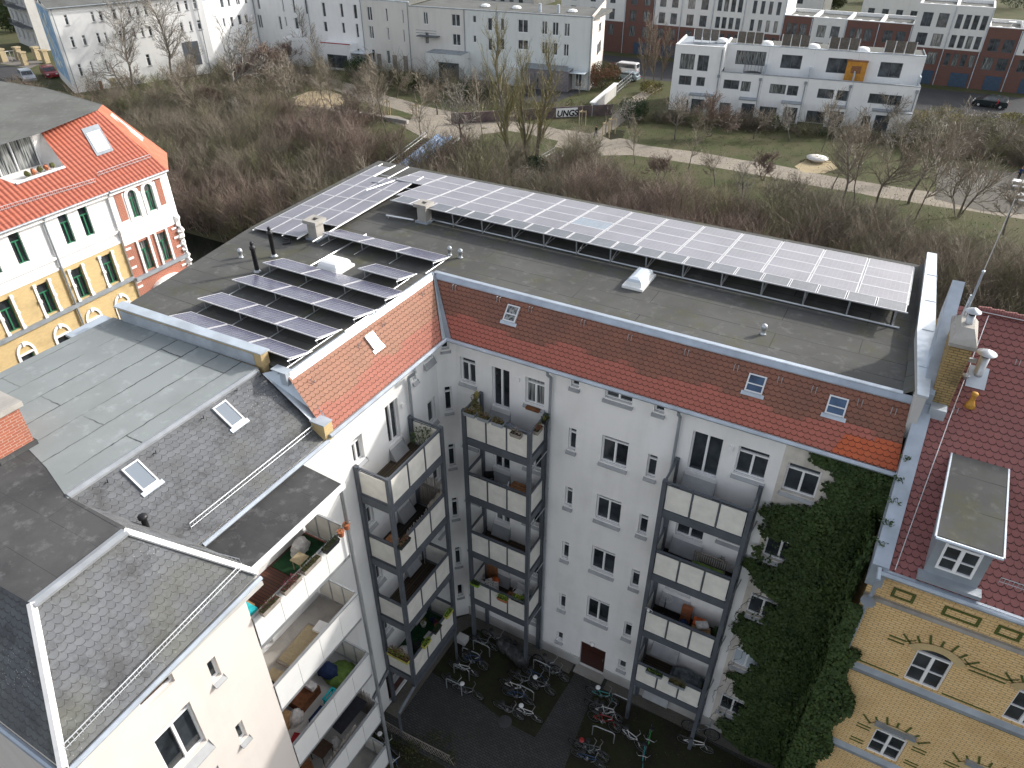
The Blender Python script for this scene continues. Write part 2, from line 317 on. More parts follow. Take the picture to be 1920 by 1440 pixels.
    def leaves(s, c, rx, ry, rz, num, size, mi=0, mode='vol'):
        c = Vector(c)
        for _ in range(num):
            while True:
                p = Vector((random.uniform(-1, 1), random.uniform(-1, 1), random.uniform(-1, 1)))
                if p.length < 1: break
            if mode == 'shell': p = p.normalized()*random.uniform(.75, 1)
            q = c+Vector((p.x*rx, p.y*ry, p.z*rz)); a = Vector((random.gauss(0, 1), random.gauss(0, 1), random.gauss(0, 1))).normalized()
            b = a.orthogonal().normalized(); sz = size*random.uniform(.6, 1.4)
            i = len(s.v); s.v += [tuple(q-a*sz), tuple(q+b*sz*.6), tuple(q+a*sz)]; s.f.append((i, i+1, i+2)); s.uv += [(0, 0)]*3; s.mi.append(mi)
        return s
    def build(s, name, mats, parent=None, smooth=False, bevel=0):
        if isinstance(mats, str): mats = [mats]
        o0 = origin(parent) if parent is not None else Vector((0, 0, 0))
        me = bpy.data.meshes.new(name); V = np.array(s.v, dtype=np.float32)-np.array(o0, dtype=np.float32)
        me.from_pydata(V.tolist(), [], s.f); uvl = me.uv_layers.new(name='UVMap')
        uvl.data.foreach_set('uv', np.array(s.uv, dtype=np.float32).ravel())
        for m in mats: me.materials.append(M[m])
        me.polygons.foreach_set('material_index', np.array(s.mi, dtype=np.int32))
        if smooth: me.polygons.foreach_set('use_smooth', np.ones(len(s.f), dtype=bool))
        me.update()
        o = bpy.data.objects.new(name, me); scene.collection.objects.link(o)
        if parent is not None: o.parent = parent
        if bevel:
            b = o.modifiers.new('bevel', 'BEVEL'); b.width = bevel; b.segments = 2; b.limit_method = 'ANGLE'
        return o
def copy_tree(o, parent=None):
    c = o.copy(); scene.collection.objects.link(c)
    if parent is not None: c.parent = parent
    for ch in o.children: copy_tree(ch, c)
    return c
def wall(name, F, u0, u1, z0, z1, holes, mat, parent, rev=.18, thick=.0):
    """A wall sheet with real openings and reveals. holes: (u0,u1,z0,z1)."""
    mb = MB(); us = sorted({u0, u1, *[h[i] for h in holes for i in (0, 1) if u0 < h[i] < u1]}); zs = sorted({z0, z1, *[h[i] for h in holes for i in (2, 3) if z0 < h[i] < z1]})
    for a, b in zip(us[:-1], us[1:]):
        for c, d in zip(zs[:-1], zs[1:]):
            m, k = (a+b)/2, (c+d)/2
            if any(h[0] < m < h[1] and h[2] < k < h[3] for h in holes): continue
            mb.poly([F.pt(a, c), F.pt(b, c), F.pt(b, d), F.pt(a, d)], [(a, c), (b, c), (b, d), (a, d)])
    for h in holes:
        a, b, c, d = h[:4]; r = -rev
        mb.poly([F.pt(a, c), F.pt(a, d), F.pt(a, d, r), F.pt(a, c, r)]); mb.poly([F.pt(b, d), F.pt(b, c), F.pt(b, c, r), F.pt(b, d, r)])
        mb.poly([F.pt(a, d), F.pt(b, d), F.pt(b, d, r), F.pt(a, d, r)]); mb.poly([F.pt(b, c), F.pt(a, c), F.pt(a, c, r), F.pt(b, c, r)])
    return mb.build(name, mat, parent)
def window(F, h, parent, rev=.18, cols=2, trans=.22, fm='frame_white', gm='glass', sill=True, sillmat='sill_grey', fw=.05, name='window', bars=0, label=None, silld=.12, sillh=.05, slope=True):
    a, b, c, d = h[:4]; g = MB(); y = -rev
    g.poly([F.pt(a, c, y+.004), F.pt(b, c, y+.004), F.pt(b, d, y+.004), F.pt(a, d, y+.004)], [(a, c), (b, c), (b, d), (a, d)])
    w = g.build(name, gm, parent); fr = MB(); e = y+.06
    fr.fbox(F, a, a+fw, c, d, y, e); fr.fbox(F, b-fw, b, c, d, y, e); fr.fbox(F, a+fw, b-fw, c, c+fw, y, e); fr.fbox(F, a+fw, b-fw, d-fw, d, y, e)
    top = d-fw
    if trans: t = c+(d-c)*(1-trans); fr.fbox(F, a+fw, b-fw, t-fw*.6, t+fw*.6, y, e+.01); top = t-fw*.6
    for k in range(1, cols): q = a+(b-a)*k/cols; fr.fbox(F, q-fw*.75, q+fw*.75, c+fw, top, y, e+.012)
    for k in range(bars): q = c+(top-c)*(k+1)/(bars+1); fr.fbox(F, a+fw, b-fw, q-.015, q+.015, y, e-.01)
    fr.build('frame', fm, w)
    if sill:
        s = MB(); q = silld; lo = sillh*2.2 if slope else sillh
        s.poly([F.pt(a-.05, c+.01, y+.06), F.pt(a-.05, c-lo, q), F.pt(b+.05, c-lo, q), F.pt(b+.05, c+.01, y+.06)])
        s.poly([F.pt(a-.05, c-lo, q), F.pt(a-.05, c-lo-.035, q), F.pt(b+.05, c-lo-.035, q), F.pt(b+.05, c-lo, q)])
        s.poly([F.pt(a-.05, c-lo-.035, q), F.pt(a-.05, c-lo-.035, .001), F.pt(b+.05, c-lo-.035, .001), F.pt(b+.05, c-lo-.035, q)])
        for uu in (a-.05, b+.05): s.poly([F.pt(uu, c+.01, .001), F.pt(uu, c-lo, q), F.pt(uu, c-lo-.035, q), F.pt(uu, c-lo-.035, .001)])
        s.build('sill', sillmat, w)
    return w
def hpix(F, a, b, d=0.0):        # opening measured between two photo corners (top left, bottom right)
    u0, z1 = F.pix(*a, d); u1, z0 = F.pix(*b, d); return (u0, u1, z0, z1)
simple('graffiti_dark', (.13, .10, .10), .8, .2, var=.4, sc=.8); simple('collector_back', (.17, .15, .13), .6, .4, var=.25); simple('cabinet_orange', (.52, .24, .04), .6, .3, var=.2); simple('garage_blue', (.045, .075, .12), .5, .4, var=.2); simple('brick_grey', (.22, .20, .21), .8, .2, var=.2); simple('wood_grey', (.26, .23, .20), .8, .2, var=.3)
# ================================================================= the setting
def smooth(a, b, x): t = min(1, max(0, (x-a)/(b-a))); return t*t*(3-2*t)
def bank_top(x): return 66-18*smooth(62, 112, -x)
def ground_z(x, y):
    if y < 14.5: return 0
    if y < 18.5: return -5.6*smooth(14.5, 18.5, y)
    if y < 34: return -5.6
    t = bank_top(x); q = min(1, (y-34)/(t-34)); return -5.0+5.0*(q**.85)+.25*math.sin(x*.4+y*.3)*math.sin(q*math.pi)
def sheet(name, mat, xs, ys, f):
    mb = MB(); i = 0; me = []
    for y in ys:
        for x in xs: mb.v.append((x, y, f(x, y)))
    nx = len(xs)
    for j in range(len(ys)-1):
        for k in range(nx-1):
            a = j*nx+k; mb.f.append((a, a+1, a+nx+1, a+nx)); mb.uv += [(mb.v[q][0], mb.v[q][1]) for q in (a, a+1, a+nx+1, a+nx)]; mb.mi.append(0)
    return mb
xs = [-400, -300, -220, -170]+[-150+2.5*i for i in range(85)]+[70, 100, 160, 260]
ys = [-120, -60, -30, 0, 14, 14.5, 15.5, 16.5, 17.5, 18.5, 20, 27, 33, 34]+[35+1.25*i for i in range(26)]+[70, 90, 120, 180, 300, 500]
gm = sheet('ground', None, xs, ys, ground_z)
for i, f in enumerate(gm.f):
    cx = sum(gm.v[a][0] for a in f)/4; cy = sum(gm.v[a][1] for a in f)/4
    gm.mi[i] = 2 if cy < 14 else (1 if cy < bank_top(cx)-1 else 0)
tag(gm.build('ground', ['grass_winter', 'bank_soil', 'yard_dirt'], smooth=True), kind='structure')
w = MB(); w.poly([(-400, 16.5, -5.0), (260, 16.5, -5.0), (260, 35.5, -5.0), (-400, 35.5, -5.0)]); tag(w.build('water', 'canal_water'), kind='structure')
def flat(name, pix, mat, z=.012, kind='structure', world=False):
    mb = MB(); pts = [Vector((*p, z)) if world else zp(*p, z) for p in pix]
    a = sum((pts[i].x*pts[(i+1) % len(pts)].y-pts[(i+1) % len(pts)].x*pts[i].y) for i in range(len(pts)))
    if a < 0: pts.reverse()
    mb.poly(pts, [(p.x, p.y) for p in pts]); return tag(mb.build(name, mat), kind=kind)
def ribbon(name, pix, width, mat, z=.012, jit=.25):
    pts = [zp(*p, z) for p in pix]; fine = []
    for a, b in zip(pts[:-1], pts[1:]):
        n = max(2, int((b-a).length/2.5)); fine += [a.lerp(b, i/n) for i in range(n)]
    fine.append(pts[-1]); L = []; Rr = []
    for i, p in enumerate(fine):
        t = (fine[min(i+1, len(fine)-1)]-fine[max(i-1, 0)]).normalized(); nrm = Vector((-t.y, t.x, 0)); w = width/2
        L.append(p+nrm*(w+random.uniform(-jit, jit))); Rr.append(p-nrm*(w+random.uniform(-jit, jit)))
    mb = MB()
    for i in range(len(fine)-1): mb.poly([Rr[i], Rr[i+1], L[i+1], L[i]], [(q.x, q.y) for q in (Rr[i], Rr[i+1], L[i+1], L[i])])
    return tag(mb.build(name, mat), kind='structure')
ribbon('park_path', [(520, 118), (600, 150), (700, 182), (790, 208), (900, 228), (1000, 243), (1100, 264), (1200, 282), (1300, 295), (1420, 315), (1560, 342), (1700, 365), (1930, 398)], 4.8, 'grit_path', .012)
ribbon('park_path', [(560, 180), (640, 207), (735, 222), (800, 243), (870, 250), (960, 240)], 2.6, 'grit_path', .018)
ribbon('park_path', [(1090, 268), (1135, 245), (1165, 215), (1200, 182), (1235, 160)], 2.4, 'grit_path', .022)
flat('park_path', [(775, 215), (840, 215), (905, 232), (900, 262), (850, 270), (800, 262), (760, 240)], 'grit_path', .026)
flat('park_path', [(1060, 243), (1180, 262), (1215, 290), (1120, 292), (1040, 275)], 'grit_path', .030)
flat('park_plaza', [(1760, 310), (1850, 318), (1960, 330), (1960, 404), (1840, 395), (1752, 372)], 'gravel', .034)
flat('sand_pit', [(552, 196), (556, 180), (580, 171), (615, 169), (640, 178), (648, 192), (630, 200), (590, 202)], 'sand', .02)
flat('worn_patch', [(1490, 312), (1510, 300), (1560, 302), (1572, 315), (1545, 325), (1505, 323)], 'sand', .016)
flat('worn_patch', [(1130, 255), (1145, 243), (1172, 245), (1168, 258), (1145, 262)], 'court_soil', .036)
flat('road', [(-60, 116), (75, 118), (75, 134), (-60, 133)], 'asphalt', .012, world=True)
flat('road', [(-48, 92), (-40.5, 92), (-38, 116), (-48, 116)], 'asphalt', .016, world=True)
flat('road', [(-190, 52), (-131, 56), (-140, 66.5), (-200, 66)], 'asphalt', .012, world=True)
flat('pavement', [(-210, 66.6), (-141, 67.0), (-144, 72), (-215, 71)], 'pavement_stone', .02, world=True)
flat('street', [(-24.5, -60), (-11.5, -60), (-11.5, 12), (-24.5, 12)], 'asphalt', .012, world=True)
# courtyard
flat('courtyard_paving', [(-.3, -7), (.05, -.05), (16, -.05), (16, -20), (2, -20), (2, -12), (0, -12)], 'paving', .012, world=True)
flat('courtyard_bed', [(795, 1250), (852, 1168), (905, 1180), (1078, 1262), (1003, 1383), (945, 1352), (880, 1300), (840, 1280)], 'court_soil', .02)
flat('courtyard_bed', [(1118, 1290), (1250, 1350), (1420, 1440), (1500, 1500), (1040, 1500), (1062, 1430), (1100, 1330)], 'court_soil', .02)
flat('courtyard_bed', [(700, 1370), (760, 1398), (832, 1436), (900, 1520), (700, 1520)], 'court_soil', .02)
flat('gravel_strip', [(.05, -.75), (.6, -.05), (6.4, -.05), (6.4, -.65), (1.0, -.65), (.75, -1.2), (.75, -6.3), (.05, -6.3)], 'gravel', .028, world=True)
flat('gravel_strip', [(8.1, -.05), (15.9, -.05), (15.9, -.6), (8.1, -.6)], 'gravel', .028, world=True)
# ================================================================= the L-shaped apartment building
FM = Face(0, 0, 0); FW = Face(0, 0, R(90)); FC = Face(0, -.55, R(45))
ZR = 18.05
B = empty('apartment_building', (8, 5, 0), 'white L-shaped apartment block with solar panels on its flat roof, round the courtyard', 'apartment building')
def opn(F, r, par, **kw): return window(F, r, par, **kw)
main_h = []; mk = []
def H(r, **kw): main_h.append(r); mk.append(kw)
dz = [0, 3.15, 6.25, 9.45, 12.65]
for i in range(5):
    t = 15.5-dz[i]; cur = random.random() < .4
    H((.73, 1.41, t-1.15, t), cols=2, gm='glass_curtain' if i == 1 else 'glass')
    if i < 4: H((2.14, 2.90, t-1.85, t), cols=2, trans=0, gm='glass' if i != 2 else 'glass_curtain', name='balcony_door', silld=.25, sillh=.3)
    H((3.57, 4.36, t-1.18, t), cols=2, gm='glass_curtain' if i in (0, 4) else 'glass')
    t2 = 15.42-dz[i]
    if i < 5: H((9.90, 10.94, t2-1.75, t2), cols=2, trans=0, name='balcony_door', gm='glass' if i not in (2,) else 'glass_curtain', silld=.3, sillh=.3)
    H((11.43, 12.44, t2-1.2, t2-.03), cols=2, gm='glass_curtain' if i == 2 else 'glass')
    H((13.0, 14.02, t2-1.28+.02, t2-.08), cols=2, gm='glass_bright' if i in (3,) else 'glass')
for x0, x1 in ((5.39, 5.70), (8.48, 8.84)):
    H((x0, x1, 15.70, 15.99), cols=1, trans=0)
    for k, t in enumerate((13.84, 10.9, 7.82, 4.52)): H((x0+.02, x1+.02, t-1.05, t), cols=1, trans=.24)
    H((x0, x1, 1.15, 1.80), cols=1, trans=0)
H((6.69, 7.70, 15.66, 15.98), cols=2, trans=0)
for z0, z1 in ((12.76, 14.01), (9.80, 11.10), (6.86, 8.25), (3.65, 5.13)): H((6.74, 7.76, z0, z1), cols=2, trans=.16)
DOOR = (6.62, 7.84, .12, 1.86)
wall('wall', FM, .55, 13.05-.25, 0, 16.40, [h for h in main_h if h[0] < 12.8]+[DOOR], 'plaster_white', B)
wall('wall', FM, 12.8, 16.0, 0, 16.40, [h for h in main_h if h[0] > 12.8], 'plaster_bare', B)
for h, kw in zip(main_h, mk): window(FM, h, B, **kw)
# base course, door with lamp
mb = MB()
for a, b in ((.56, DOOR[0]-.01), (DOOR[1]+.01, 15.98)): mb.fbox(FM, a, b, 0, .62, .003, .05)
mb.build('plinth', 'plaster_grey', B)
mb = MB(); mb.fbox(FM, DOOR[0], DOOR[1], DOOR[2], DOOR[3], -.17, -.12); dr = mb.build('door', 'door_brown', B)
mb = MB(); mb.fbox(FM, DOOR[0]+.1, DOOR[1]-.1, DOOR[2]+.12, DOOR[3]-.6, -.119, -.10); mb.fbox(FM, DOOR[0]+.1, DOOR[1]-.1, DOOR[3]-.5, DOOR[3]-.1, -.119, -.10); mb.build('door_panel', 'door_brown', dr)
mb = MB(); mb.tube(FM.pt(7.72, .95, -.08), FM.pt(7.72, 1.15, -.08), .015); mb.build('handle', 'chrome', dr)
mb = MB(); mb.fbox(FM, DOOR[0]-.1, DOOR[1]+.1, 0, .12, 0, .45); mb.build('door_step', 'concrete', B)
mb = MB(); mb.blob(FM.pt(7.2, 2.1, .08), .11, .9, jit=0, n=12, m=8); mb.build('wall_lamp', 'white_paint', B, smooth=True)
# rounded corner
ch = []
for (a, b) in [((830, 640), (839, 655)), ((834, 726), (845, 771)), ((840, 834), (850, 875)), ((845, 935), (855, 971)), ((850, 1028), (861, 1060)), ((855, 1098), (865, 1118))]:
    u, z1 = FC.pix(*a); _, z0 = FC.pix(*b); ch.append((.24, .54, z0, z1))
wall('wall', FC, 0, .778, 0, 16.4, ch, 'plaster_white', B)
for i, h in enumerate(ch): window(FC, h, B, cols=1, trans=.24 if 0 < i < 5 else 0, silld=.08)
# wing
wh = []; wk = []
for i in range(5):
    o = dz[i]
    wh.append((-1.31, -.80, 12.72+3.1-o-3.1, 13.88-o)) if i < 4 else wh.append((-1.31, -.8, 1.1, 1.9)); wk.append(dict(cols=1, trans=.15))
    if i < 4: wh.append((-3.78, -3.06, 13.45-o, 15.25-o)); wk.append(dict(cols=2, trans=0, name='balcony_door', silld=.3, sillh=.28))
    wh.append((-5.66, -5.10, 13.98-o, 15.05-o)); wk.append(dict(cols=2))
wh.append((-1.32, -.76, 15.72, 15.98)); wk.append(dict(cols=2, trans=0, silld=.16, sillh=.12))
wh.append((-2.06, -1.84, 15.3, 15.88)); wk.append(dict(cols=1, trans=0))
WD = (-5.9, -4.6, .1, 2.0)
wall('wall', FW, -6.95, -.55, 0, 16.40, wh+[WD], 'plaster_bright', B)
for h, kw in zip(wh, wk): window(FW, h, B, **kw)
mb = MB(); mb.fbox(FW, *WD, -.16, -.12); mb.build('door', 'door_brown', B)
mb = MB(); mb.fbox(FM, 3.2, 3.34, 15.2, 15.36, .002, .08); mb.fbox(FM, 11.13, 11.27, 15.12, 15.28, .002, .08); mb.fbox(FW, -2.9, -2.77, 14.7, 14.85, .002, .08); mb.build('wall_box', 'white_paint', B)
# tiled slopes: u along the eave, v up the slope
def slope(mb, pts, ufun, z0, k, mi=0): mb.poly(pts, [(ufun(p), (p[2]-z0)*k) for p in pts], mi)
EZ = 16.42; km = math.hypot(1.56, 1.63)/1.63; kw_ = math.hypot(1.48, 1.63)/1.63
mb = MB(); slope(mb, [(.36, -.32, EZ), (15.86, -.32, EZ), (15.68, 1.24, ZR), (-1.12, 1.24, ZR)], lambda p: p[0], EZ, km)
rt = mb.build('tiled_roof', 'tiles_brown', B)
mb = MB(); slope(mb, [(.36, -6.95, EZ), (.36, -.32, EZ), (-1.12, 1.24, ZR), (-1.12, -6.75, ZR)], lambda p: p[1], EZ, kw_)
rw = mb.build('tiled_roof', 'tiles_pale', B)
# patch of newer orange tiles at the right end of the eave
mb = MB(); f = lambda x, t: (x, -.32+1.56*t-.004, EZ+1.63*t+.006)
mb.poly([f(14.05, 0), f(15.855, 0), f(15.80, .36), f(15.1, .36), f(15.1, .30), f(14.3, .30)], [(14.05, 0), (15.855, 0), (15.80, .81), (15.1, .81), (15.1, .68), (14.3, .68)])
tiles('tiles_new', (.52, .13, .055), (.44, .10, .045), (.25, .08, .05), .19, .165, None, (.10, .03, .02), .5); mb.build('new_tiles', 'tiles_new', rt)
# eave soffits
mb = MB(); mb.poly([(.36, -.32, EZ-.01), (.0, .0, 16.38), (16, 0, 16.38), (15.86, -.32, EZ-.01)]); mb.poly([(.36, -6.95, EZ-.01), (0, -6.95, 16.38), (0, 0, 16.38), (.36, -.32, EZ-.01)]); mb.build('soffit', 'frame_white', B)
# flat roof
RP = [(15.42, 1.24), (15.18, 11.0), (-11.2, 11.0), (-11.2, 10.95), (-10.55, 1.1), (-9.15, -6.55), (-1.12, -6.55), (-1.12, 1.24)]
mb = MB(); mb.prism(RP, 17.7, ZR-.01); mb.build('flat_roof', ['felt_dark'], B)
mb = MB()     # outer walls on the street and canal side
for a, b in (((15.9, 10.9), (-11.1, 10.9)), ((-11.1, 10.9), (-10.45, 1.1)), ((-10.45, 1.1), (-9.05, -6.6))): mb.poly([(*a, 0), (*b, 0), (*b, 17.75), (*a, 17.75)])
mb.poly([(16, 0, 0), (16, 10.9, 0), (15.9, 10.9, 17.75), (16, 0, 16.4)]); mb.build('outer_wall', 'plaster_grey', B)
mb = MB()     # zinc edging along the break between felt and tiles, and the valley
def strip(mb, a, b, w, off=(0, 0, 0)): mb.poly([a, b, tuple(Vector(b)+Vector(w)), tuple(Vector(a)+Vector(w))])
q = Vector((0, -.155, -.162))*1.15; strip(mb, (-.97, 1.08+.0, ZR-.155), (15.70, 1.08, ZR-.155), (0, .17, .178)); mb.poly([(-.97, 1.07, ZR-.16), (15.7, 1.07, ZR-.16), (15.7, 1.07, ZR-.13), (-.97, 1.07, ZR-.13)])
mb.box(-1.12, 15.45, 1.22, 1.42, ZR-.05, ZR+.012)
strip(mb, (-.97, -6.7, ZR-.155), (-.97, 1.1, ZR-.155), (-.16, 0, .178)); mb.box(-1.22, -1.10, -6.5, 1.24, ZR-.05, ZR+.012)
mb.build('zinc_edging', 'zinc', B)
mb = MB(); vt = Vector((-1.08, 1.20, ZR+.0)); vb = Vector((.38, -.36, EZ+.02))
for s_, e_ in ((Vector((1, 0, 0)), 1), (Vector((0, -1, 0)), 1)):
    a = vt+s_*.06+Vector((0, 0, .02)); b = vb+s_*.24+Vector((0, 0, .02))
    pts = [vt+Vector((0, 0, -.02)), vb+Vector((0, 0, -.02)), b, a]; mb.poly(pts if s_.y < 0 else [pts[0], pts[3], pts[2], pts[1]])
mb.build('valley_gutter', 'zinc_dark', B)
# gutters and downpipes
mb = MB(); mb.path([(.46, -.44, 16.40), (15.9, -.42, 16.38)], .075, 8); mb.path([(.46, -.44, 16.40), (.46, -6.95, 16.40)], .075, 8); mb.build('gutter', 'zinc', B)
for (x, y, z, face, zb) in ((4.66, -.12, 16.3, 'm', 0), (9.42, -.12, 16.3, 'm', 0), (.12, -2.45, 16.2, 'w', 0)):
    mb = MB(); o = Vector((0, -.3, 0)) if face == 'm' else Vector((.32, 0, 0)); p = Vector((x, y, 0))
    mb.path([p+o+Vector((0, 0, z)), p+o+Vector((0, 0, z-.12)), p+Vector((0, 0, z-.42)), p+Vector((0, 0, zb))], .055, 8)
    for k in range(5): mb.tube(p+Vector((0, 0, 1.5+3*k)), p+Vector((0, 0, 1.56+3*k)), .07, n=8)
    mb.build('downpipe', 'zinc_dark', B)
# snow hooks on the slopes
mb = MB()
for px in [(852, 533+8), (935, 563), (1093, 607), (1181, 635), (1287, 663), (1380, 692), (1462, 715), (1526, 733), (1612, 757), (1675, 773), (995, 582)]:
    d = ray(*px); nn = Vector((0, -1.63, 1.56)); t = (Vector((0, 1.24, ZR))-CAM).dot(nn)/d.dot(nn); p = CAM+d*t
    for s in (-.06, .06): mb.tube(p+Vector((s, -.05, -.05)), p+Vector((s, -.02, .14)), .012, n=4); mb.tube(p+Vector((s, -.02, .14)), p+Vector((s, .09, .11)), .012, n=4)
for px in [(792, 551), (717, 608), (585, 715), (673, 648)]:
    d = ray(*px); nn = Vector((1.63, 0, 1.48)); t = (Vector((-1.12, 0, ZR))-CAM).dot(nn)/d.dot(nn); p = CAM+d*t
    for s in (-.06, .06): mb.tube(p+Vector((.05, s, -.05)), p+Vector((.02, s, .14)), .012, n=4)
mb.build('snow_hook', 'galvanised', B)
def roofwin(F3, par, p, w, h, nrm, across, mat='glass_blue', bar=True, lift=.06, fm='aluminium', apron=True):
    """roof window: p lower-left corner on the slope, across unit vector, up unit vector from nrm x across"""
    a = Vector(across).normalized(); n_ = Vector(nrm).normalized(); up = n_.cross(a); p = Vector(p)
    P = lambda u, v, t: p+a*u+up*v+n_*t
    def bx(mb, u0, u1, v0, v1, t0, t1):
        c = [P(u0, v0, t0), P(u1, v0, t0), P(u1, v1, t0), P(u0, v1, t0), P(u0, v0, t1), P(u1, v0, t1), P(u1, v1, t1), P(u0, v1, t1)]
        for f in ((4, 5, 6, 7), (0, 1, 5, 4), (1, 2, 6, 5), (2, 3, 7, 6), (3, 0, 4, 7)): mb.poly([c[i] for i in f])
    fr = MB(); t = .045; bx(fr, 0, w, 0, t, 0, lift+.02); bx(fr, 0, w, h-t, h, 0, lift+.02); bx(fr, 0, t, t, h-t, 0, lift+.02); bx(fr, w-t, w, t, h-t, 0, lift+.02)
    if bar: bx(fr, t, w-t, h*.42, h*.42+.04, lift, lift+.02)
    rwin = fr.build('roof_window', fm, par)
    g = MB(); bx(g, t, w-t, t, h-t, 0, lift); g.build('glass', mat, rwin)
    if apron: m_ = MB(); bx(m_, -.08, w+.08, -.13, -.002, 0, .03); m_.build('apron', 'zinc_light', rwin)
    return rwin
nM = (0, -1.63, 1.56); nW = (1.63, 0, 1.48)
roofwin(None, rt, (2.36, .50, 17.28), .5, .62, nM, (1, 0, 0), 'glass_curtain'); roofwin(None, rt, (11.14, .44, 17.21), .55, .58, nM, (1, 0, 0)); roofwin(None, rt, (13.56, .44, 17.21), .55, .58, nM, (1, 0, 0))
w_ = roofwin(None, rw, (-.45, -3.45, 17.31), .42, .55, nW, (0, 1, 0), 'glass_pale', False)
# party wall parapet on the right
def cap(mb, pts, z0, z1):
    mb.prism(pts, z0, z1)
PW = [(15.72, .6), (16.02, .6), (15.98, 4), (15.62, 11.15), (15.28, 11.15), (15.42, 4.5)]
mb = MB(); mb.prism([(15.74, .62), (15.98, .62), (15.95, 4), (15.6, 11.1), (15.31, 11.1), (15.45, 4.5)], 17.0, 18.5); mb.build('parapet', 'plaster_grey', B)
mb = MB(); mb.prism(PW, 18.5, 18.56)
for y in (2.2, 4.6, 6.8, 9): x = 15.72-.033*(y-.6); mb.box(x-.03, x+.31, y, y+.03, 18.561, 18.575)
mb.build('parapet_cap', 'zinc_light', B)
mb = MB(); mb.poly([(15.42, 1.24, ZR), (15.73, 1.24, ZR+.25), (15.45, 4.5, ZR+.25), (15.30, 11, ZR+.1), (15.18, 11, ZR)]); mb.build('felt_upstand', 'felt_dark', B)
# chimneys
for (x, y, s) in ((-4.28, 5.25, .55), (-7.2, 1.55, .58)):
    mb = MB(); h = s/2; mb.box(x-h*.8, x+h*.8, y-h*.8, y+h*.8, ZR, ZR+.72); c = mb.build('chimney', 'concrete', B)
    mb = MB(); mb.box(x-h*1.2, x+h*1.2, y-h*1.2, y-h*.45, ZR+.72, ZR+.86); mb.box(x-h*1.2, x+h*1.2, y+h*.45, y+h*1.2, ZR+.72, ZR+.86); mb.box(x-h*1.2, x-h*.45, y-h*.45, y+h*.45, ZR+.72, ZR+.86); mb.box(x+h*.45, x+h*1.2, y-h*.45, y+h*.45, ZR+.72, ZR+.86); mb.build('chimney_cap', 'concrete', c)
    mb = MB(); mb.box(x-h*.44, x+h*.44, y-h*.44, y+h*.44, ZR+.721, ZR+.74); mb.build('flue', 'black_plastic', c)
    mb = MB(); mb.box(x-h*1.15, x+h*1.15, y-h*1.15, y+h*1.15, ZR+.002, ZR+.07); mb.build('flashing', 'zinc', c)
# vents, black flues, skylight domes
for (x, y) in ((-1.43, 2.86), (-.92, 2.86), (11.03, 2.72), (-8.6, -1.35)):
    mb = MB(); mb.lathe((x, y, ZR), [(.11, 0), (.075, .02), (.075, .2), (.10, .21), (.10, .28), (.085, .34), (.04, .38)], 12); mb.build('roof_vent', 'galvanised', B, smooth=True)
for (x, y) in ((-7.06, -2.0), (-7.5, -.65)):
    mb = MB(); mb.lathe((x, y, ZR), [(.13, 0), (.09, .03), (.085, .08), (.085, .92), (.115, .94), (.115, 1.06), (.06, 1.07), (.06, 1.16), (.075, 1.17), (.05, 1.25)], 12); mb.build('flue_pipe', 'black_plastic', B, smooth=True)
    mb = MB(); mb.lathe((x, y, ZR), [(.17, 0), (.12, .05), (.10, .10)], 12); mb.build('flue_collar', 'galvanised', B, smooth=True)
def dome(x0, x1, y0, y1, par):
    mb = MB(); z = ZR; mb.box(x0-.08, x1+.08, y0-.08, y1+.08, z, z+.10)
    def ring(k, zz): return [(x0+k, y0+k, zz), (x1-k, y0+k, zz), (x1-k, y1-k, zz), (x0+k, y1-k, zz)]
    prs = [ring(0, z+.10), ring(.03, z+.26)]
    for i in range(4): mb.poly([prs[0][i], prs[0][(i+1) % 4], prs[1][(i+1) % 4], prs[1][i]])
    d = mb.build('skylight_dome', 'white_paint', par); mb = MB(); r = [ring(.03, z+.26), ring(.10, z+.34), ring(.24, z+.385)]
    for j in range(2):
        for i in range(4): mb.poly([r[j][i], r[j][(i+1) % 4], r[j+1][(i+1) % 4], r[j+1][i]])
    mb.poly(r[2]); mb.build('dome', 'white_paint' if x0 < 0 else 'glass_bright', d)
dome(5.75, 6.40, 3.65, 4.95, B); dome(-5.15, -4.2, -.75, .15, B)
# small street-side dormer seen past the roof edge
mb = MB(); mb.prism([(-10.95, 1.0), (-10.4, 1.0), (-10.5, 2.0), (-11.0, 2.0)], 16.6, 17.62, 1, 1); mb.prism([(-11.05, .92), (-10.56, .92), (-10.66, 2.1), (-11.15, 2.1)], 17.62, 17.69, 0); mb.build('dormer', ['zinc_dark', 'plaster_white'], B)
# fire wall between the wing and the grey roof next door, brick core with zinc cap
mb = MB(); mb.prism([(-8.55, -6.93), (-2.08, -6.76), (-2.05, -6.48), (-8.6, -6.62)], 17.6, 18.5, 0); mb.build('fire_wall', 'brick_ochre', B)
mb = MB(); mb.prism([(-8.62, -6.98), (-2.02, -6.80), (-2.0, -6.44), (-8.66, -6.58)], 18.5, 18.545); mb.prism([(-8.4, -6.96), (-2.38, -6.79), (-2.38, -6.73), (-8.4, -6.92)], 18.0, 18.42); mb.build('fire_wall_cap', 'zinc_light', B)
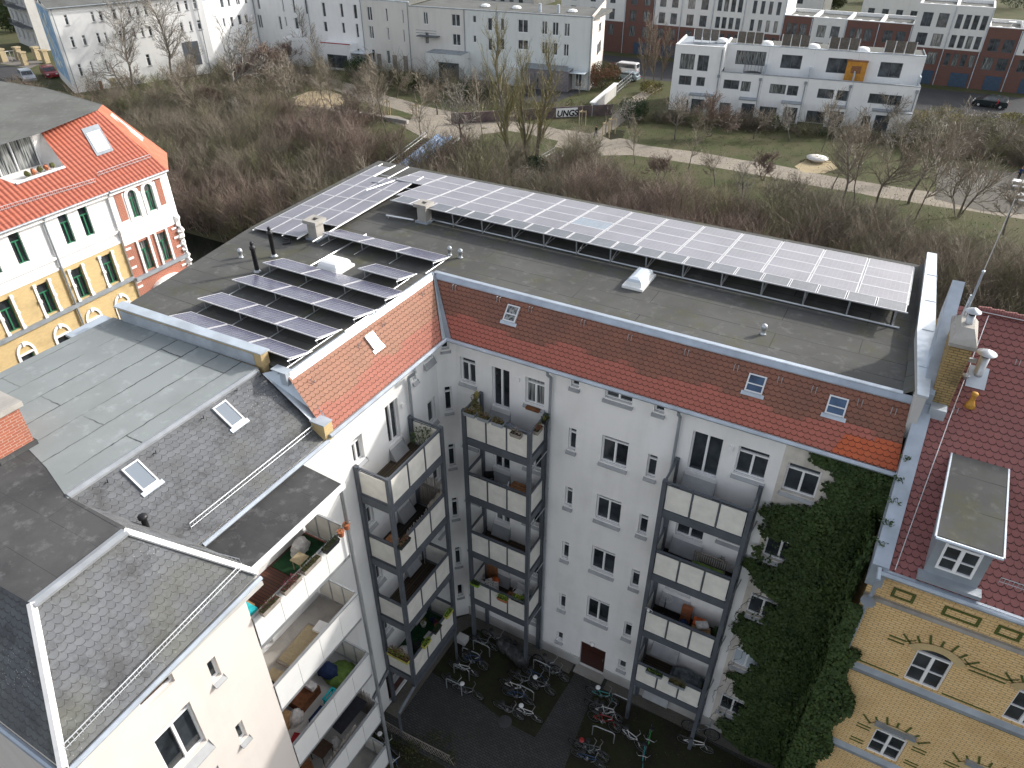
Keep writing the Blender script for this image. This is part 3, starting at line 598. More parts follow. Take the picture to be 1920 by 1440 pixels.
# stepped end of the fire wall running down the slope
mb = MB(); mb.poly([(-1.9, -7.0, 18.0), (-1.3, -6.55, 18.12), (.32, -6.62, 16.55), (.32, -7.05, 16.55)]); mb.prism([(-1.6, -6.9), (-1.0, -6.9), (-1.0, -6.6), (-1.6, -6.6)], 18.16, 18.2); mb.prism([(-1.3, -6.85), (-1.05, -6.85), (-1.05, -6.65), (-1.3, -6.65)], 17.7, 18.16); mb.prism([(-.15, -7.1), (.42, -7.1), (.42, -6.7), (-.15, -6.7)], 16.84, 16.88); mb.build('fire_wall_flashing', 'zinc_light', B)
mb = MB(); mb.prism([(-.12, -7.08), (.40, -7.08), (.40, -6.72), (-.12, -6.72)], 16.2, 16.84); mb.build('fire_wall_foot', 'brick_ochre', B)
# ================================================================= photovoltaic arrays
def pvquad(name_par, a, b, c, d, mat='pv_cells', th=.035, fw=.03, cells=(6, 10)):
    """one module: a,b,c,d corners of its face in order"""
    a, b, c, d = map(Vector, (a, b, c, d)); n_ = (b-a).cross(d-a).normalized()
    W = (b-a).length; Hh = (d-a).length; su, sv = .158*cells[0]/W, .158*cells[1]/Hh
    fr = MB(); P = lambda u, v, t: a.lerp(b, u).lerp(d.lerp(c, u), v)+n_*t; eu, ev = fw/W, fw/Hh
    for (u0, u1, v0, v1) in ((0, 1, 0, ev), (0, 1, 1-ev, 1), (0, eu, ev, 1-ev), (1-eu, 1, ev, 1-ev)):
        k = [P(u0, v0, -th), P(u1, v0, -th), P(u1, v1, -th), P(u0, v1, -th), P(u0, v0, 0), P(u1, v0, 0), P(u1, v1, 0), P(u0, v1, 0)]
        for f in ((4, 5, 6, 7), (0, 1, 5, 4), (1, 2, 6, 5), (2, 3, 7, 6), (3, 0, 4, 7), (3, 2, 1, 0)): fr.poly([k[i] for i in f])
    o = fr.build('solar_panel', 'pv_frame', name_par)
    g = MB(); g.poly([P(eu, ev, -.004), P(1-eu, ev, -.004), P(1-eu, 1-ev, -.004), P(eu, 1-ev, -.004)], [(fw*su, fw*sv), ((W-fw)*su, fw*sv), ((W-fw)*su, (Hh-fw)*sv), (fw*su, (Hh-fw)*sv)])
    g.poly([P(0, 0, -th), P(0, 1, -th), P(1, 1, -th), P(1, 0, -th)], None); g.build('cells', mat, o); return o
A = empty('solar_array', (4, 8, ZR), 'long four-row solar array on steel struts along the back edge of the flat roof', 'solar array')
y0, y1, z0, z1 = 6.1, 10.35, 18.62, 18.20; X0, X1 = -8.05, 15.0; nc = 14; pw = (X1-X0)/nc; rl = (y1-y0)/4
zz = lambda y: z0+(z1-z0)*(y-y0)/(y1-y0)
for c in range(nc):
    for r_ in range(4):
        if c == 0 and r_ < 2: continue
        a, b = X0+c*pw+.025, X0+(c+1)*pw-.025; p, q = y0+r_*rl+.008, y0+(r_+1)*rl-.008
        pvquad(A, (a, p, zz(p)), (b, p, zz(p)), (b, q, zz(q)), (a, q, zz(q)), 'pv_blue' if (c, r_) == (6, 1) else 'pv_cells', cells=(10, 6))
yf0, yf1, zf0, zf1 = 5.22, 6.05, 18.72, 18.66; nf = 22; fx0 = -6.0; fpw = (15.0-fx0)/nf
for c in range(nf):
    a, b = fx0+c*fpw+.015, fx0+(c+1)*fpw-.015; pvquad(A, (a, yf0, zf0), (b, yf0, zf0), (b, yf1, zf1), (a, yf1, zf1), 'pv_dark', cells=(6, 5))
mb = MB()
mb.tube((-4.0, 5.5, ZR+.03), (14.95, 5.28, ZR+.03), .035, n=6); mb.tube((fx0-.1, 5.26, 18.68), (15.05, 5.26, 18.68), .03, n=6)
nx = 12
for i in range(nx+1):
    x = -2.85+(14.72+2.85)*i/nx; mb.tube((x, 5.36, ZR), (x, 5.3, 18.68), .03, n=6); mb.tube((x, 5.36, ZR+.03), (x, 6.9, 18.5), .022, n=5); mb.tube((x, 5.36, ZR+.03), (x, 10.2, ZR+.03), .022, n=5); mb.tube((x, 10.1, ZR), (x, 10.1, 18.18), .022, n=5)
for c in range(nc+1): x = X0+c*pw; mb.tube((x, y0-(0 if c else .1), zz(y0)-.06), (x, y1, zz(y1)-.06), .03, n=5)
mb.tube((-9.0, 7.6, 18.3), (-6.2, 7.6, 18.35), .03, n=5)
mb.build('rack', 'galvanised', A)
A = empty('solar_array', (-8.5, 5, ZR), 'flat four-column solar array along the street edge of the roof corner, beside the concrete chimney', 'solar array')
rows = [(-10.15, .75, 9.6, 6), (-9.32, .85, 8.2, 5), (-8.49, .95, 8.2, 5), (-7.66, 1.1, 6.7, 4)]
for i, (x, ya, yb, k) in enumerate([(-10.25, .8, 9.9, 6), (-9.40, .8, 8.4, 5), (-8.55, .8, 8.4, 5), (-7.70, 2.35, 8.4, 4)]):
    for j in range(k):
        a, b = ya+(yb-ya)*j/k+.012, ya+(yb-ya)*(j+1)/k-.012; sk = .055*(a-5); sk2 = .055*(b-5); z = 18.2+.05*i
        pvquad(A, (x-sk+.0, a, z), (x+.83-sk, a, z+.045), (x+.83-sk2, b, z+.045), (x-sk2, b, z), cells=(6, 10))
mb = MB()
for i, x in enumerate((-10.25, -9.41, -8.56, -7.71, -6.87)):
    zq = 18.14+.05*i; mb.tube((x+.23, .7, zq), (x-.27, 10.4 if i < 3 else 9.3, zq), .03, n=5)
mb.tube((-9.9, 8.9, 18.18), (-7.0, 8.9, 18.2), .02, n=4)
mb.build('rack', 'white_paint', A)
def prow(x0, x1, y, k, label, dep=1.05, dy=0.0):
    A = empty('solar_array', ((x0+x1)/2, y, ZR), label, 'solar array', 'rows of solar panels on the side wing')
    w = (x1-x0)/k; zf, zb = 18.45, 18.20
    for i in range(k):
        a, b = x0+w*i+.02, x0+w*(i+1)-.02; pvquad(A, (a, y+dy*a, zf), (b, y+dy*b, zf), (b, y+dep+dy*b, zb), (a, y+dep+dy*a, zb), 'pv_row', cells=(10, 6))
    mb = MB(); mb.tube((x0-.03, y+.05, zf-.06), (x1+.03, y+.05, zf-.06), .018, n=5)
    for i in range(k+1):
        x = x0+.25+(x1-x0-.4)*i/k; mb.tube((x, y+.08, ZR), (x, y+.08, zf-.04), .02, n=5); mb.tube((x, y-.45, ZR+.03), (x, y+dep+.1, ZR+.03), .02, n=5)
    mb.tube((x1-.03, y-.1, zf-.07), (x1-.03, y+dep+.1, zb-.04), .02, n=5); mb.build('rack', 'galvanised', A)
prow(-6.75, -1.15, 1.42, 3, 'three-panel solar row on the side wing, furthest back, beside the concrete chimney')
prow(-3.35, -1.45, -.5, 1, 'single solar panel beside the white dome skylight on the side wing')
prow(-6.85, -.95, -1.87, 3, 'three-panel solar row on the side wing, just in front of the white dome skylight')
prow(-6.8, -1.05, -3.46, 3, 'three-panel solar row on the side wing, beside the foot of the nearer black flue')
prow(-6.75, -1.25, -5.1, 3, 'three-panel solar row on the side wing, second from the metal-capped fire wall')
prow(-6.6, -1.2, -6.42, 3, 'three-panel solar row on the side wing, partly hidden behind the metal-capped fire wall', .85)
mb = MB(); mb.tube((-5.6, -1.0, ZR+.03), (-5.6, 2.8, ZR+.03), .03, n=5); tag(mb.build('mounting_rail', 'aluminium'), 'loose aluminium mounting rail lying on the felt between the solar rows', 'rail')
mb = MB(); mb.tube((-6.0, 4.75, ZR+.12), (-4.6, 4.85, ZR+.15), .04, n=6); mb.tube((-5.9, 4.75, ZR), (-5.9, 4.75, ZR+.12), .02, n=4); tag(mb.build('cable_tray', 'aluminium'), 'short aluminium tray on the felt beside the concrete chimney near the long array', 'cable tray')
mb = MB(); mb.path([(-8.3, .75, ZR+.1), (-8.1, .6, ZR+.16), (-7.95, .75, ZR+.1), (-7.8, .55, ZR+.05), (-8.0, .35, ZR+.04)], .035, 6); tag(mb.build('cable', 'black_plastic'), 'black cable loop lying on the felt in front of the left concrete chimney', 'cable')
# ================================================================= steel balcony towers
def tower(F, u0, u1, dep, rails, label, loc, us=3, mats=('panel_cream', 'steel_grey', 'decking'), deckm=None, gend=0.0, sidepanels=1):
    T = empty('balcony_tower', loc, label, 'balcony tower', 'steel balcony towers in the courtyard'); s = .075
    for (u, d) in ((u0+s, dep-s), (u1-s, dep-s), (u0+s, .09), (u1-s, .09)):
        mb = MB(); mb.fbox(F, u-s, u+s, gend if d > 1 else 0, rails[0]+.03, d-s, d+s); mb.build('post', mats[1], T)
    for k, r in enumerate(rails):
        f = r-1.18                                              # deck level
        mb = MB(); mb.fbox(F, u0+.16, u1-.16, f-.06, f, .02, dep-.16); mb.build('deck', (deckm or {}).get(k, mats[2]), T)
        mb = MB(); b = (f-.42, f-.08)
        mb.fbox(F, u0+.15, u1-.15, b[0], b[1], dep-.13, dep-.03); mb.fbox(F, u0+.02, u0+.12, b[0], b[1], .17, dep-.15); mb.fbox(F, u1-.12, u1-.02, b[0], b[1], .17, dep-.15); mb.build('beam', mats[1], T)
        rl = MB(); q = .022
        rl.fbox(F, u0+.15, u1-.15, r-.05, r, dep-.11, dep-.04); rl.fbox(F, u0+.15, u1-.15, r-.14, r-.115, dep-.09, dep-.06)
        for uu in (u0+.04, u1-.11):
            rl.fbox(F, uu, uu+.07, r-.05, r, .17, dep-.15); rl.fbox(F, uu+.02, uu+.045, r-.14, r-.115, .17, dep-.15); rl.fbox(F, uu+.02, uu+.05, f+.0, f+.03, .17, dep-.15)
        w = (u1-u0-.3)/us
        for i in range(1, us): u = u0+.15+w*i; rl.fbox(F, u-q, u+q, f-.1, r-.05, dep-.10, dep-.04)
        ra = rl.build('railing', mats[1], T)
        for i in range(us):
            a = u0+.15+w*i+.035; mb = MB(); mb.fbox(F, a, a+w-.07, f-.05, r-.17, dep-.085, dep-.065); mb.build('panel', mats[0], ra)
        if sidepanels:
            for uu in (u0+.055, u1-.085): mb = MB(); mb.fbox(F, uu, uu+.02, f+.04, r-.17, .2, dep-.18); mb.build('panel', mats[0], ra)
    return T
T1 = tower(FM, 1.60, 4.55, 1.40, [14.15, 11.1, 7.8, 4.65], 'dark steel balcony tower in the courtyard corner, with potted plants on its top balcony', (3, -.7, 0), deckm={0: 'deck_dark', 1: 'deck_dark'})
T2 = tower(FM, 9.48, 12.48, 1.42, [14.1, 10.85, 7.55, 4.2], 'dark steel balcony tower beside the ivy, to the right of the brown entrance door', (11, -.7, 0), deckm={0: 'deck_dark', 1: 'deck_dark', 2: 'deck_dark'})
T3 = tower(FW, -5.78, -2.45, 1.50, [14.05, 10.85, 7.5, 4.05], 'dark steel balcony tower on the side wing, with empty weathered deck on top', (.7, -4, 0), deckm={1: 'deck_dark', 3: 'carpet_green'}, gend=2.3)
mb = MB(); s = .075
mb.fbox(FW, -5.78, -2.45, 2.15, 2.4, 1.36, 1.48); mb.tube((1.42, -5.7, 2.25), (1.42, -6.9, 1.9), .08, n=4); mb.tube((1.42, -6.9, 1.9), (1.42, -6.9, 0), .075, n=4); mb.tube((1.42, -2.53, 2.4), (1.42, -2.53, 0), .075, n=4); mb.tube((.1, -5.7, 2.5), (.1, -6.9, 1.9), .07, n=4); mb.tube((.1, -6.9, 1.9), (.1, -6.9, 0), .06, n=4)
mb.build('base_frame', 'steel_grey', T3)
for T, F, uu in ((T1, FM, 4.5), (T2, FM, 12.4)):
    for z in ((12.2, 9.2, 5.9, 3.0)): mb = MB(); mb.tube(F.pt(uu-.02, z, 1.3), F.pt(uu+.16, z+.35, .05), .022, n=5); mb.build('brace', 'galvanised', T)
# ================================================================= grey-roofed building next door
G = empty('apartment_building', (-3, -11, 0), 'cream apartment block with slate roof and white panelled balconies, at the lower left', 'apartment building')
FG = Face(1.8, 0, R(90)); FB = Face(0, 0, R(90)); ZG = 18.02
gh = []; gk = []
for (a, b, kw) in [((447, 1250), (463, 1292), dict(cols=1, trans=0)), ((489, 1378), (505, 1412), dict(cols=1, trans=0)), ((300, 1310), (378, 1440), dict(cols=2, trans=.18, silld=.2, sillh=.12)), ((276, 1262), (330, 1310), dict(cols=1, trans=0, gm='wood_dark'))]: pass
u, z = FG.pix(451, 1256)
gh = [(-13.62, -13.36, 13.55, 14.35), (-13.55, -13.30, 10.55, 11.35), (-15.45, -14.35, 11.95, 13.75), (-15.35, -14.45, 14.75, 15.25), (-13.55, -13.3, 7.5, 8.3), (-15.45, -14.35, 8.9, 10.7)]
gk = [dict(cols=1, trans=0), dict(cols=1, trans=0), dict(cols=2, trans=.14, silld=.2, sillh=.1), dict(cols=1, trans=0, gm='wood_dark', sill=False), dict(cols=1, trans=0), dict(cols=2, trans=.14, silld=.2)]
wall('wall', FG, -17.0, -12.1, 0, 15.75, gh, 'plaster_cream', G, rev=.16)
for h, kw in zip(gh, gk): window(FG, h, G, rev=.16, **kw)
mb = MB(); mb.poly([(1.8, -12.1, 0), (0, -12.1, 0), (0, -12.1, 15.9), (1.8, -12.1, 15.9)]); mb.poly([(1.8, -17, 0), (1.8, -17, 15.8), (-9, -17, 15.8), (-9, -17, 0)]); mb.poly([(-8.9, -17, 0), (-8.9, -17, 17.8), (-8.9, -6.8, 17.8), (-8.9, -6.8, 0)]); mb.build('wall', 'plaster_cream', G)
lh = []
for k in range(4): z = 13.2-3.15*k; lh += [(-11.5, -10.5, z+.1, z+2.0), (-9.5, -8.6, z+.9, z+2.0)]
wall('wall', FB, -12.1, -6.95, 0, 16.2, lh, 'plaster_bright', G)
for i, h in enumerate(lh): window(FB, h, G, cols=2, trans=0, name='balcony_door' if i % 2 == 0 else 'window', sill=i % 2 == 1)
# flat felt roof, older black felt, slate slopes
LR = [(-2.18, -6.85), (-8.9, -6.95), (-8.95, -11.2), (-6.3, -12.35), (-3.6, -12.9), (-2.05, -13.36)]
mb = MB(); mb.prism(LR[::-1], 17.8, ZG); mb.uv = [(v, u) for u, v in mb.uv]; mb.prism([(-9.0, -16.0), (.2, -15.72), (.14, -13.3), (-2.0, -13.3), (-9.0, -11.0)], 17.8, ZG-.008, 1)
mb.build('flat_roof', ['felt_light', 'felt_black'], G)
es = math.hypot(2.4, 1.6)/1.6
def sl(mb, pts, uf, z0=16.3, k=1.0, mi=0): mb.poly(pts, [(uf(p), (p[2]-z0)*k) for p in pts], mi)
mb = MB(); SX = Vector((-2.15, 0, 18.02)); EX = Vector((.30, 0, 16.30))
sl(mb, [(.30, -12.0, 16.30), (.30, -6.95, 16.30), (-2.15, -6.95, 18.02), (-2.15, -13.36, 18.02)], lambda p: p[1], 16.3, math.hypot(2.45, 1.72)/1.72)
mb.poly([(-2.15, -13.36, 18.02), (.14, -13.4, 18.02), (2.1, -11.7, 16.05), (.30, -11.95, 16.30)], [(0, 0), (2.3, 0), (3.5, -2.6), (1.8, -2.6)])
sl(mb, [(2.35, -17.25, 15.95), (2.1, -11.7, 15.95), (.14, -13.4, 18.02), (.22, -15.72, 18.02)], lambda p: p[1], 15.95, math.hypot(2.05, 2.05)/2.05)
sl(mb, [(-9, -17.25, 15.95), (2.35, -17.25, 15.95), (.22, -15.72, 18.02), (-9, -16.0, 18.02)], lambda p: p[0], 15.95, math.hypot(1.5, 2.05)/2.05)
sr = mb.build('slate_roof', 'slates', G)
# white painted hip flashings and ridge flashing
mb = MB()
def ridge(a, b, w, h=.05): 
    a = Vector(a); b = Vector(b); t = (b-a).normalized(); n_ = t.cross(Vector((0, 0, 1))).normalized()*w/2; up = Vector((0, 0, h))
    mb.poly([a-n_+up*.3, b-n_+up*.3, b+up, a+up]); mb.poly([a+up, b+up, b+n_+up*.3, a+n_+up*.3]); mb.poly([a-n_-up, b-n_-up, b-n_+up*.3, a-n_+up*.3]); mb.poly([a+n_+up*.3, b+n_+up*.3, b+n_-up, a+n_-up])
ridge((2.12, -11.72, 16.0), (.14, -13.4, 18.05), .16); mb.build('hip_flashing', 'trim_white', G); mb = MB(); ridge((.22, -15.72, 18.05), (2.36, -17.25, 15.98), .18); mb.build('hip_flashing', 'trim_white', G)
mb = MB(); ridge((.14, -13.4, 18.03), (.22, -15.72, 18.03), .26); ridge((-2.15, -6.95, 18.01), (-2.15, -13.3, 18.01), .22); mb.build('ridge_flashing', 'galvanised', G)
mb = MB(); mb.path([(.42, -7.0, 16.26), (.42, -11.9, 16.26)], .07, 8); mb.path([(2.42, -17.3, 15.88), (2.2, -11.75, 15.88)], .07, 8); mb.path([(2.42, -17.33, 15.88), (-9, -17.33, 15.88)], .07, 8)
mb.build('gutter', 'zinc', G)
mb = MB(); mb.fbox(Face(2.2, 0, R(90)), -17.2, -11.8, 15.72, 15.84, -.35, .1); mb.build('cornice', 'plaster_grey', G)
for (yy, zt) in (((-8.98, -8.45), 17.42), ((-12.0, -11.48), 17.42)):
    roofwin(None, sr, (-1.30, yy[0]+.02, zt), .50, .80, (1.72, 0, 2.45), (0, 1, 0), 'glass_pale', False, .05, 'aluminium')
def guard(par, a, b, h=.2, step=.10, mat='galvanised'):
    a = Vector(a); b = Vector(b); mb = MB(); n_ = int((b-a).length/step); up = Vector((0, 0, h))
    mb.tube(a+up, b+up, .014, n=4); mb.tube(a+up*.3, b+up*.3, .011, n=4)
    for i in range(n_+1): p = a.lerp(b, i/n_); mb.tube(p, p+up, .009, n=3, cap=False)
    return mb.build('snow_guard', mat, par)
guard(sr, (-.02, -7.1, 16.56), (-.02, -11.8, 16.56)); guard(sr, (1.98, -12.0, 16.35), (2.2, -17.0, 16.15)); guard(sr, (.6, -12.4, 16.65), (1.7, -11.85, 16.2))
mb = MB(); mb.lathe((-.62, -12.55, 16.9), [(.10, 0), (.075, .04), (.075, .42), (.12, .43), (.12, .50), (.05, .53)], 12); mb.build('vent_pipe', 'black_plastic', sr, smooth=True)
mb = MB()
for px in ((487, 705), (440, 733), (377, 785), (288, 850), (198, 905), (243, 1040)):
    d = ray(*px); nn = Vector((1.72, 0, 2.45)); t = (SX-CAM).dot(nn)/d.dot(nn); p = CAM+d*t; mb.path([p, p+Vector((.12, 0, .05)), p+Vector((.14, 0, .16))], .014, 4)
mb.build('roof_hook', 'black_plastic', sr)
# brick chimney with concrete cover
mb = MB(); mb.box(-6.35, -4.72, -13.35, -12.45, ZG, ZG+1.25); c = mb.build('chimney', 'brick_red', G)
mb = MB(); mb.box(-6.45, -4.62, -13.45, -12.35, ZG+1.25, ZG+1.40); mb.build('chimney_cover', 'concrete', c)
mb = MB(); mb.box(-6.4, -4.66, -13.42, -12.4, ZG+.002, ZG+.14); mb.build('flashing', 'felt_black', c)
# loggia stack
L = G; fl = [13.25, 10.15, 6.95, 3.85, .8]
mb = MB()
mb.prism([(.32, -12.05), (1.98, -11.75), (1.92, -8.2), (.32, -8.1)], 15.98, 16.08); br = mb.build('balcony_roof', 'felt_black', L)
mb = MB(); mb.prism([(1.93, -11.8), (2.0, -11.8), (1.99, -8.15), (1.92, -8.15)], 15.94, 16.12); mb.build('edge_trim', 'white_paint', br)
mb = MB(); mb.tube((1.85, -8.25, 0), (1.85, -8.25, 16.0), .05, n=4); mb.tube((1.98, -8.3, 0), (1.98, -8.3, 15.95), .04, n=8); mb.build('balcony_post', 'galvanised', L)
dk = ['deck_red', 'concrete', 'plaster_grey', 'plaster_grey', 'concrete']
for k, f in enumerate(fl):
    mb = MB(); mb.box(.01, 1.72, -12.09, -8.3, f-.16, f); dko = mb.build('balcony_floor', dk[k], L)
    mb = MB(); mb.box(1.72, 1.80, -12.09, -8.3, f-.22, f+.02); mb.build('edge_beam', 'galvanised', dko)
    rl = MB(); rl.box(1.76, 1.84, -12.09, -8.3, f+1.10, f+1.15); rl.box(.02, 1.7, -8.33, -8.27, f+1.10, f+1.15); rl.box(.02, 1.7, -8.33, -8.27, f+.05, f+.09)
    for x in (.6, 1.15): rl.box(x, x+.04, -8.33, -8.28, f+.09, f+1.1)
    ra = rl.build('railing', 'galvanised', L)
    w = 3.78/4
    for i in range(4): mb = MB(); a = -12.08+w*i; mb.box(1.80, 1.83, a+.008, a+w-.008, f-.05, f+1.095); mb.build('panel', 'panel_white', ra)
    mb = MB(); mb.box(.06, 1.66, -8.31, -8.29, f+.1, f+1.08); mb.build('side_panel', 'panel_cream', ra)
# street-side chimney cap seen over the left edge
mb = MB(); mb.box(-9.6, -9.05, -8.1, -6.9, 16.6, 17.7); c = mb.build('side_chimney', 'brick_old', G)
mb = MB(); mb.prism([(-9.7, -8.3), (-8.9, -8.3), (-8.95, -6.8), (-9.75, -6.8)], 17.72, 17.80); mb.build('chimney_cover', 'zinc_light', c)
# ================================================================= yellow brick building on the right
Y = empty('brick_house', (19, 0, 0), 'yellow brick house with dark red tiled roof and green brick patterns, at the lower right', 'house')
FY = Face(16.0, -2.62, 0); FS = Face(16.0, 0, R(-90)); YE, YZ, RY, RZ = -3.0, 15.12, 4.2, 19.8
kY = math.hypot(RY-YE, RZ-YZ)/(RZ-YZ)
yh = []
for (a, b) in (((1697, 1236), (1790, 1318)), ((1879, 1300), (1999, 1400))): pass
def yh_add(px0, px1, w=None):
    r = hpix(FY, px0, px1); yh.append(r); return r
wA = (2.07, 3.05, 10.75, 12.02)
u0, z1 = FY.pix(1718, 1215); u1, z0 = FY.pix(1752, 1293)
ww = []; YW = ((-.80, -.2), (1.82, 2.76), (4.38, 5.32), (6.94, 7.88), (9.5, 10.44))[1:]
for k in range(3):
    for (ua, ub) in YW: ww.append((ua, ub, 10.80-4.02*k, (12.42 if k == 0 else 12.30)-4.02*k))
wall('wall', FY, 0, 12, 0, 15.0, ww, 'brick_yellow', Y, rev=.14)
for h in ww: window(FY, h, Y, rev=.14, cols=2, trans=.2, bars=1, sill=False, fw=.055)
mb = MB(); mb.poly([(16, 0, 0), (16, -2.62, 0), (16, -2.62, 15.0), (16, 0, 16.8)], [(0, 0), (2.6, 0), (2.6, 15), (0, 16.8)]); mb.poly([(28, -2.6, 0), (28, 11, 0), (28, 11, 15), (28, 4.2, 19.7), (28, -2.6, 15)]); mb.poly([(28, 11, 0), (16, 11, 0), (16, 11, 15), (28, 11, 15)]); mb.poly([(16.02, 11, 0), (16.02, -.0, 0), (16.02, 0, 17), (16.02, 4.2, 19.7), (16.02, 11, 15)])
mb.build('side_wall', 'brick_old', Y)
mb = MB()
for k in range(3): z = 10.66-4.02*k; mb.fbox(FY, 0, 12, z-.20, z-.06, .002, .10); mb.poly([FY.pt(0, z-.06, .10), FY.pt(12, z-.06, .10), FY.pt(12, z+.10, .0), FY.pt(0, z+.10, .0)])
mb.build('sill_band', 'zinc_dark', Y)
mb = MB(); mb.fbox(FY, 0, 12, 13.60, 13.74, .002, .10); mb.fbox(FY, 0, 12, 14.78, 15.0, .002, .28); mb.build('cornice', 'concrete', Y)
mb = MB(); mb.fbox(FY, 0, 12, 14.45, 14.78, .002, .06)
for i in range(60): mb.fbox(FY, .1+i*.2, .2+i*.2, 14.55, 14.72, .06, .12)
mb.build('dentil_frieze', 'brick_yellow', Y)
mb = MB()
for i in range(8):                                        # green brick rectangles under the eave
    a = .62+i*1.28
    w_ = .36 if i % 2 == 0 else .56
    for (u0, u1, z0, z1) in ((a, a+w_*1.6, 13.92, 13.99), (a, a+w_*1.6, 14.22, 14.29), (a, a+.08, 13.99, 14.22), (a+w_*1.6-.08, a+w_*1.6, 13.99, 14.22)): mb.fbox(FY, u0, u1, z0, z1, .003, .025)
for k in range(3):
    for (ua, ub) in YW:
        zt = (12.42 if k == 0 else 12.30)-4.02*k; c = (ua+ub)/2
        for j in range(7):                                 # fan of green bricks over each arch
            t = R(180-(47+j*14.3)); r0, r1 = .96, 1.32 if j % 2 else 1.42
            e = Vector((math.cos(t), 0, math.sin(t)));  cz = zt-.78; pr = Vector((-e.z, 0, e.x))*.032
            q = [FY.pt(c+e.x*r0-pr.x, cz+e.z*r0-pr.z, .02), FY.pt(c+e.x*r0+pr.x, cz+e.z*r0+pr.z, .02), FY.pt(c+e.x*r1+pr.x, cz+e.z*r1+pr.z, .02), FY.pt(c+e.x*r1-pr.x, cz+e.z*r1-pr.z, .02)]
            mb.poly(q[::-1] if (q[1]-q[0]).cross(q[3]-q[0]).y > 0 else q)
        if k == 0:
            for s_, u in ((-1, ua), (1, ub)):               # stepped green bands running from the arch
                for dz_, z in ((0, 12.22), (0, 12.38)): mb.fbox(FY, *( (max(0, u-.80), u-.36) if s_ < 0 else (u+.36, u+.80)), z, z+.05, .003, .022)
                mb.poly([FY.pt(u+s_*.36, 12.38, .02), FY.pt(u+s_*.36, 12.43, .02), FY.pt(u+s_*.14, 12.62, .02), FY.pt(u+s_*.14, 12.57, .02)]); mb.fbox(FY, *((max(0, u-1.3), u-.14) if s_ < 0 and ua < 2 else (u+.1, u+1.35) if s_ > 0 else (u-.101, u-.1)), 10.86, 10.91, .003, .02)
        mb.fbox(FY, 0, 12, 10.34-4.02*k, 10.39-4.02*k, .003, .02) if ua < 2 else None
        if k: [mb.fbox(FY, *((ua-.55, ua-.15) if s_ < 0 else (ub+.15, ub+.55)), zt-q, zt-q+.05, .003, .02) for s_ in (-1, 1) for q in (.3, .45, 1.1, 1.25)]
mb.build('green_pattern', 'brick_green', Y)
for k in range(3):
    for (ua, ub) in YW:
        mb = MB(); zt = (12.42 if k == 0 else 12.30)-4.02*k; c = (ua+ub)/2; n_ = 10; cz = zt-.62
        for j in range(n_):                                 # brick arch, slightly proud
            t0, t1 = R(145-110*j/n_), R(145-110*(j+1)/n_)
            mb.poly([FY.pt(c+.93*math.cos(t0), cz+.93*math.sin(t0), .045), FY.pt(c+.67*math.cos(t0), cz+.67*math.sin(t0), .045), FY.pt(c+.67*math.cos(t1), cz+.67*math.sin(t1), .045), FY.pt(c+.93*math.cos(t1), cz+.93*math.sin(t1), .045)])
        mb.build('window_arch', 'brick_ochre', Y)
for (ua, ub) in YW[:3]: mb = MB(); z = 8.42; mb.fbox(FY, ua-.12, ub+.12, z-.04, z+.10, .003, .14); mb.build('lintel', 'zinc_dark', Y)
# roof
mb = MB(); sl(mb, [(16.2, YE, YZ), (28, YE, YZ), (28, RY, RZ), (16.2, RY, RZ)], lambda p: p[0], YZ, kY); sl(mb, [(28, 11.4, YZ), (16.2, 11.4, YZ), (16.2, RY, RZ), (28, RY, RZ)], lambda p: p[0], YZ, kY)
yr = mb.build('tiled_roof', 'tiles_wine', Y)
mb = MB()
for i in range(40): x = 16.75+i*.33; mb.tube((x, RY, RZ+.0), (x+.34, RY, RZ+.02), .11, .13, 10)
mb.build('ridge_tile', 'tiles_wine', yr)
rz = lambda y: YZ+(RZ-YZ)*(y-YE)/(RY-YE)
mb = MB()       # zinc verge running down between the two roofs
for (ya, yb, xa, xb) in ((-3.0, 1.2, 15.86, 16.28), (1.2, 4.5, 15.86, 16.2)):
    up = .10 if ya < 0 else .45
    mb.poly([(xa, ya, rz(ya)+up), (xb, ya, rz(ya)+up), (xb, yb, rz(yb)+up), (xa, yb, rz(yb)+up)]); mb.poly([(xb, ya, rz(ya)-.1), (xb, yb, rz(yb)-.1), (xb, yb, rz(yb)+up), (xb, ya, rz(ya)+up)]); mb.poly([(xa, yb, rz(yb)-.7), (xa, ya, rz(ya)-.7), (xa, ya, rz(ya)+up), (xa, yb, rz(yb)+up)]); mb.poly([(xa, ya, rz(ya)-.7), (xb, ya, rz(ya)-.7), (xb, ya, rz(ya)+up), (xa, ya, rz(ya)+up)])
mb.build('verge_flashing', 'zinc', Y)
mb = MB(); mb.fbox(Face(16, YE, 0), .15, 12, YZ-.2, YZ+.02, -.25, .06); mb.path([(16.1, YE-.1, YZ-.05), (28, YE-.1, YZ-.05)], .07, 8); mb.path([(16.05, YE-.05, YZ+.1), (16.1, YE-.25, YZ-.15), (16.12, YE-.12, YZ-.9), (16.15, -2.72, YZ-1.4), (16.15, -2.72, 8)], .06, 8); mb.lathe((16.12, YE-.02, YZ-1.45), [(.05, 0), (.2, .1), (.2, .16), (.05, .17)], 12)
mb.build('gutter', 'zinc', Y)
guard(yr, (18.75, -2.45, rz(-2.45)+.04), (27, -2.45, rz(-2.45)+.04))
def onr(x, y, h=0): return Vector((x, y, rz(y)+h))
mb = MB(); mb.path([onr(16.42, -2.95, .07), onr(16.75, 1, .07), onr(17.05, 4.0, .1)], .012, 4); mb.path([onr(16.6, 4.05, .12), onr(28, 4.05, .12)], .012, 4); mb.build('lightning_cable', 'aluminium', Y)
mb = MB()
for px in ((1793, 985), (1746, 931), (1816, 731), (1911, 693)): pass
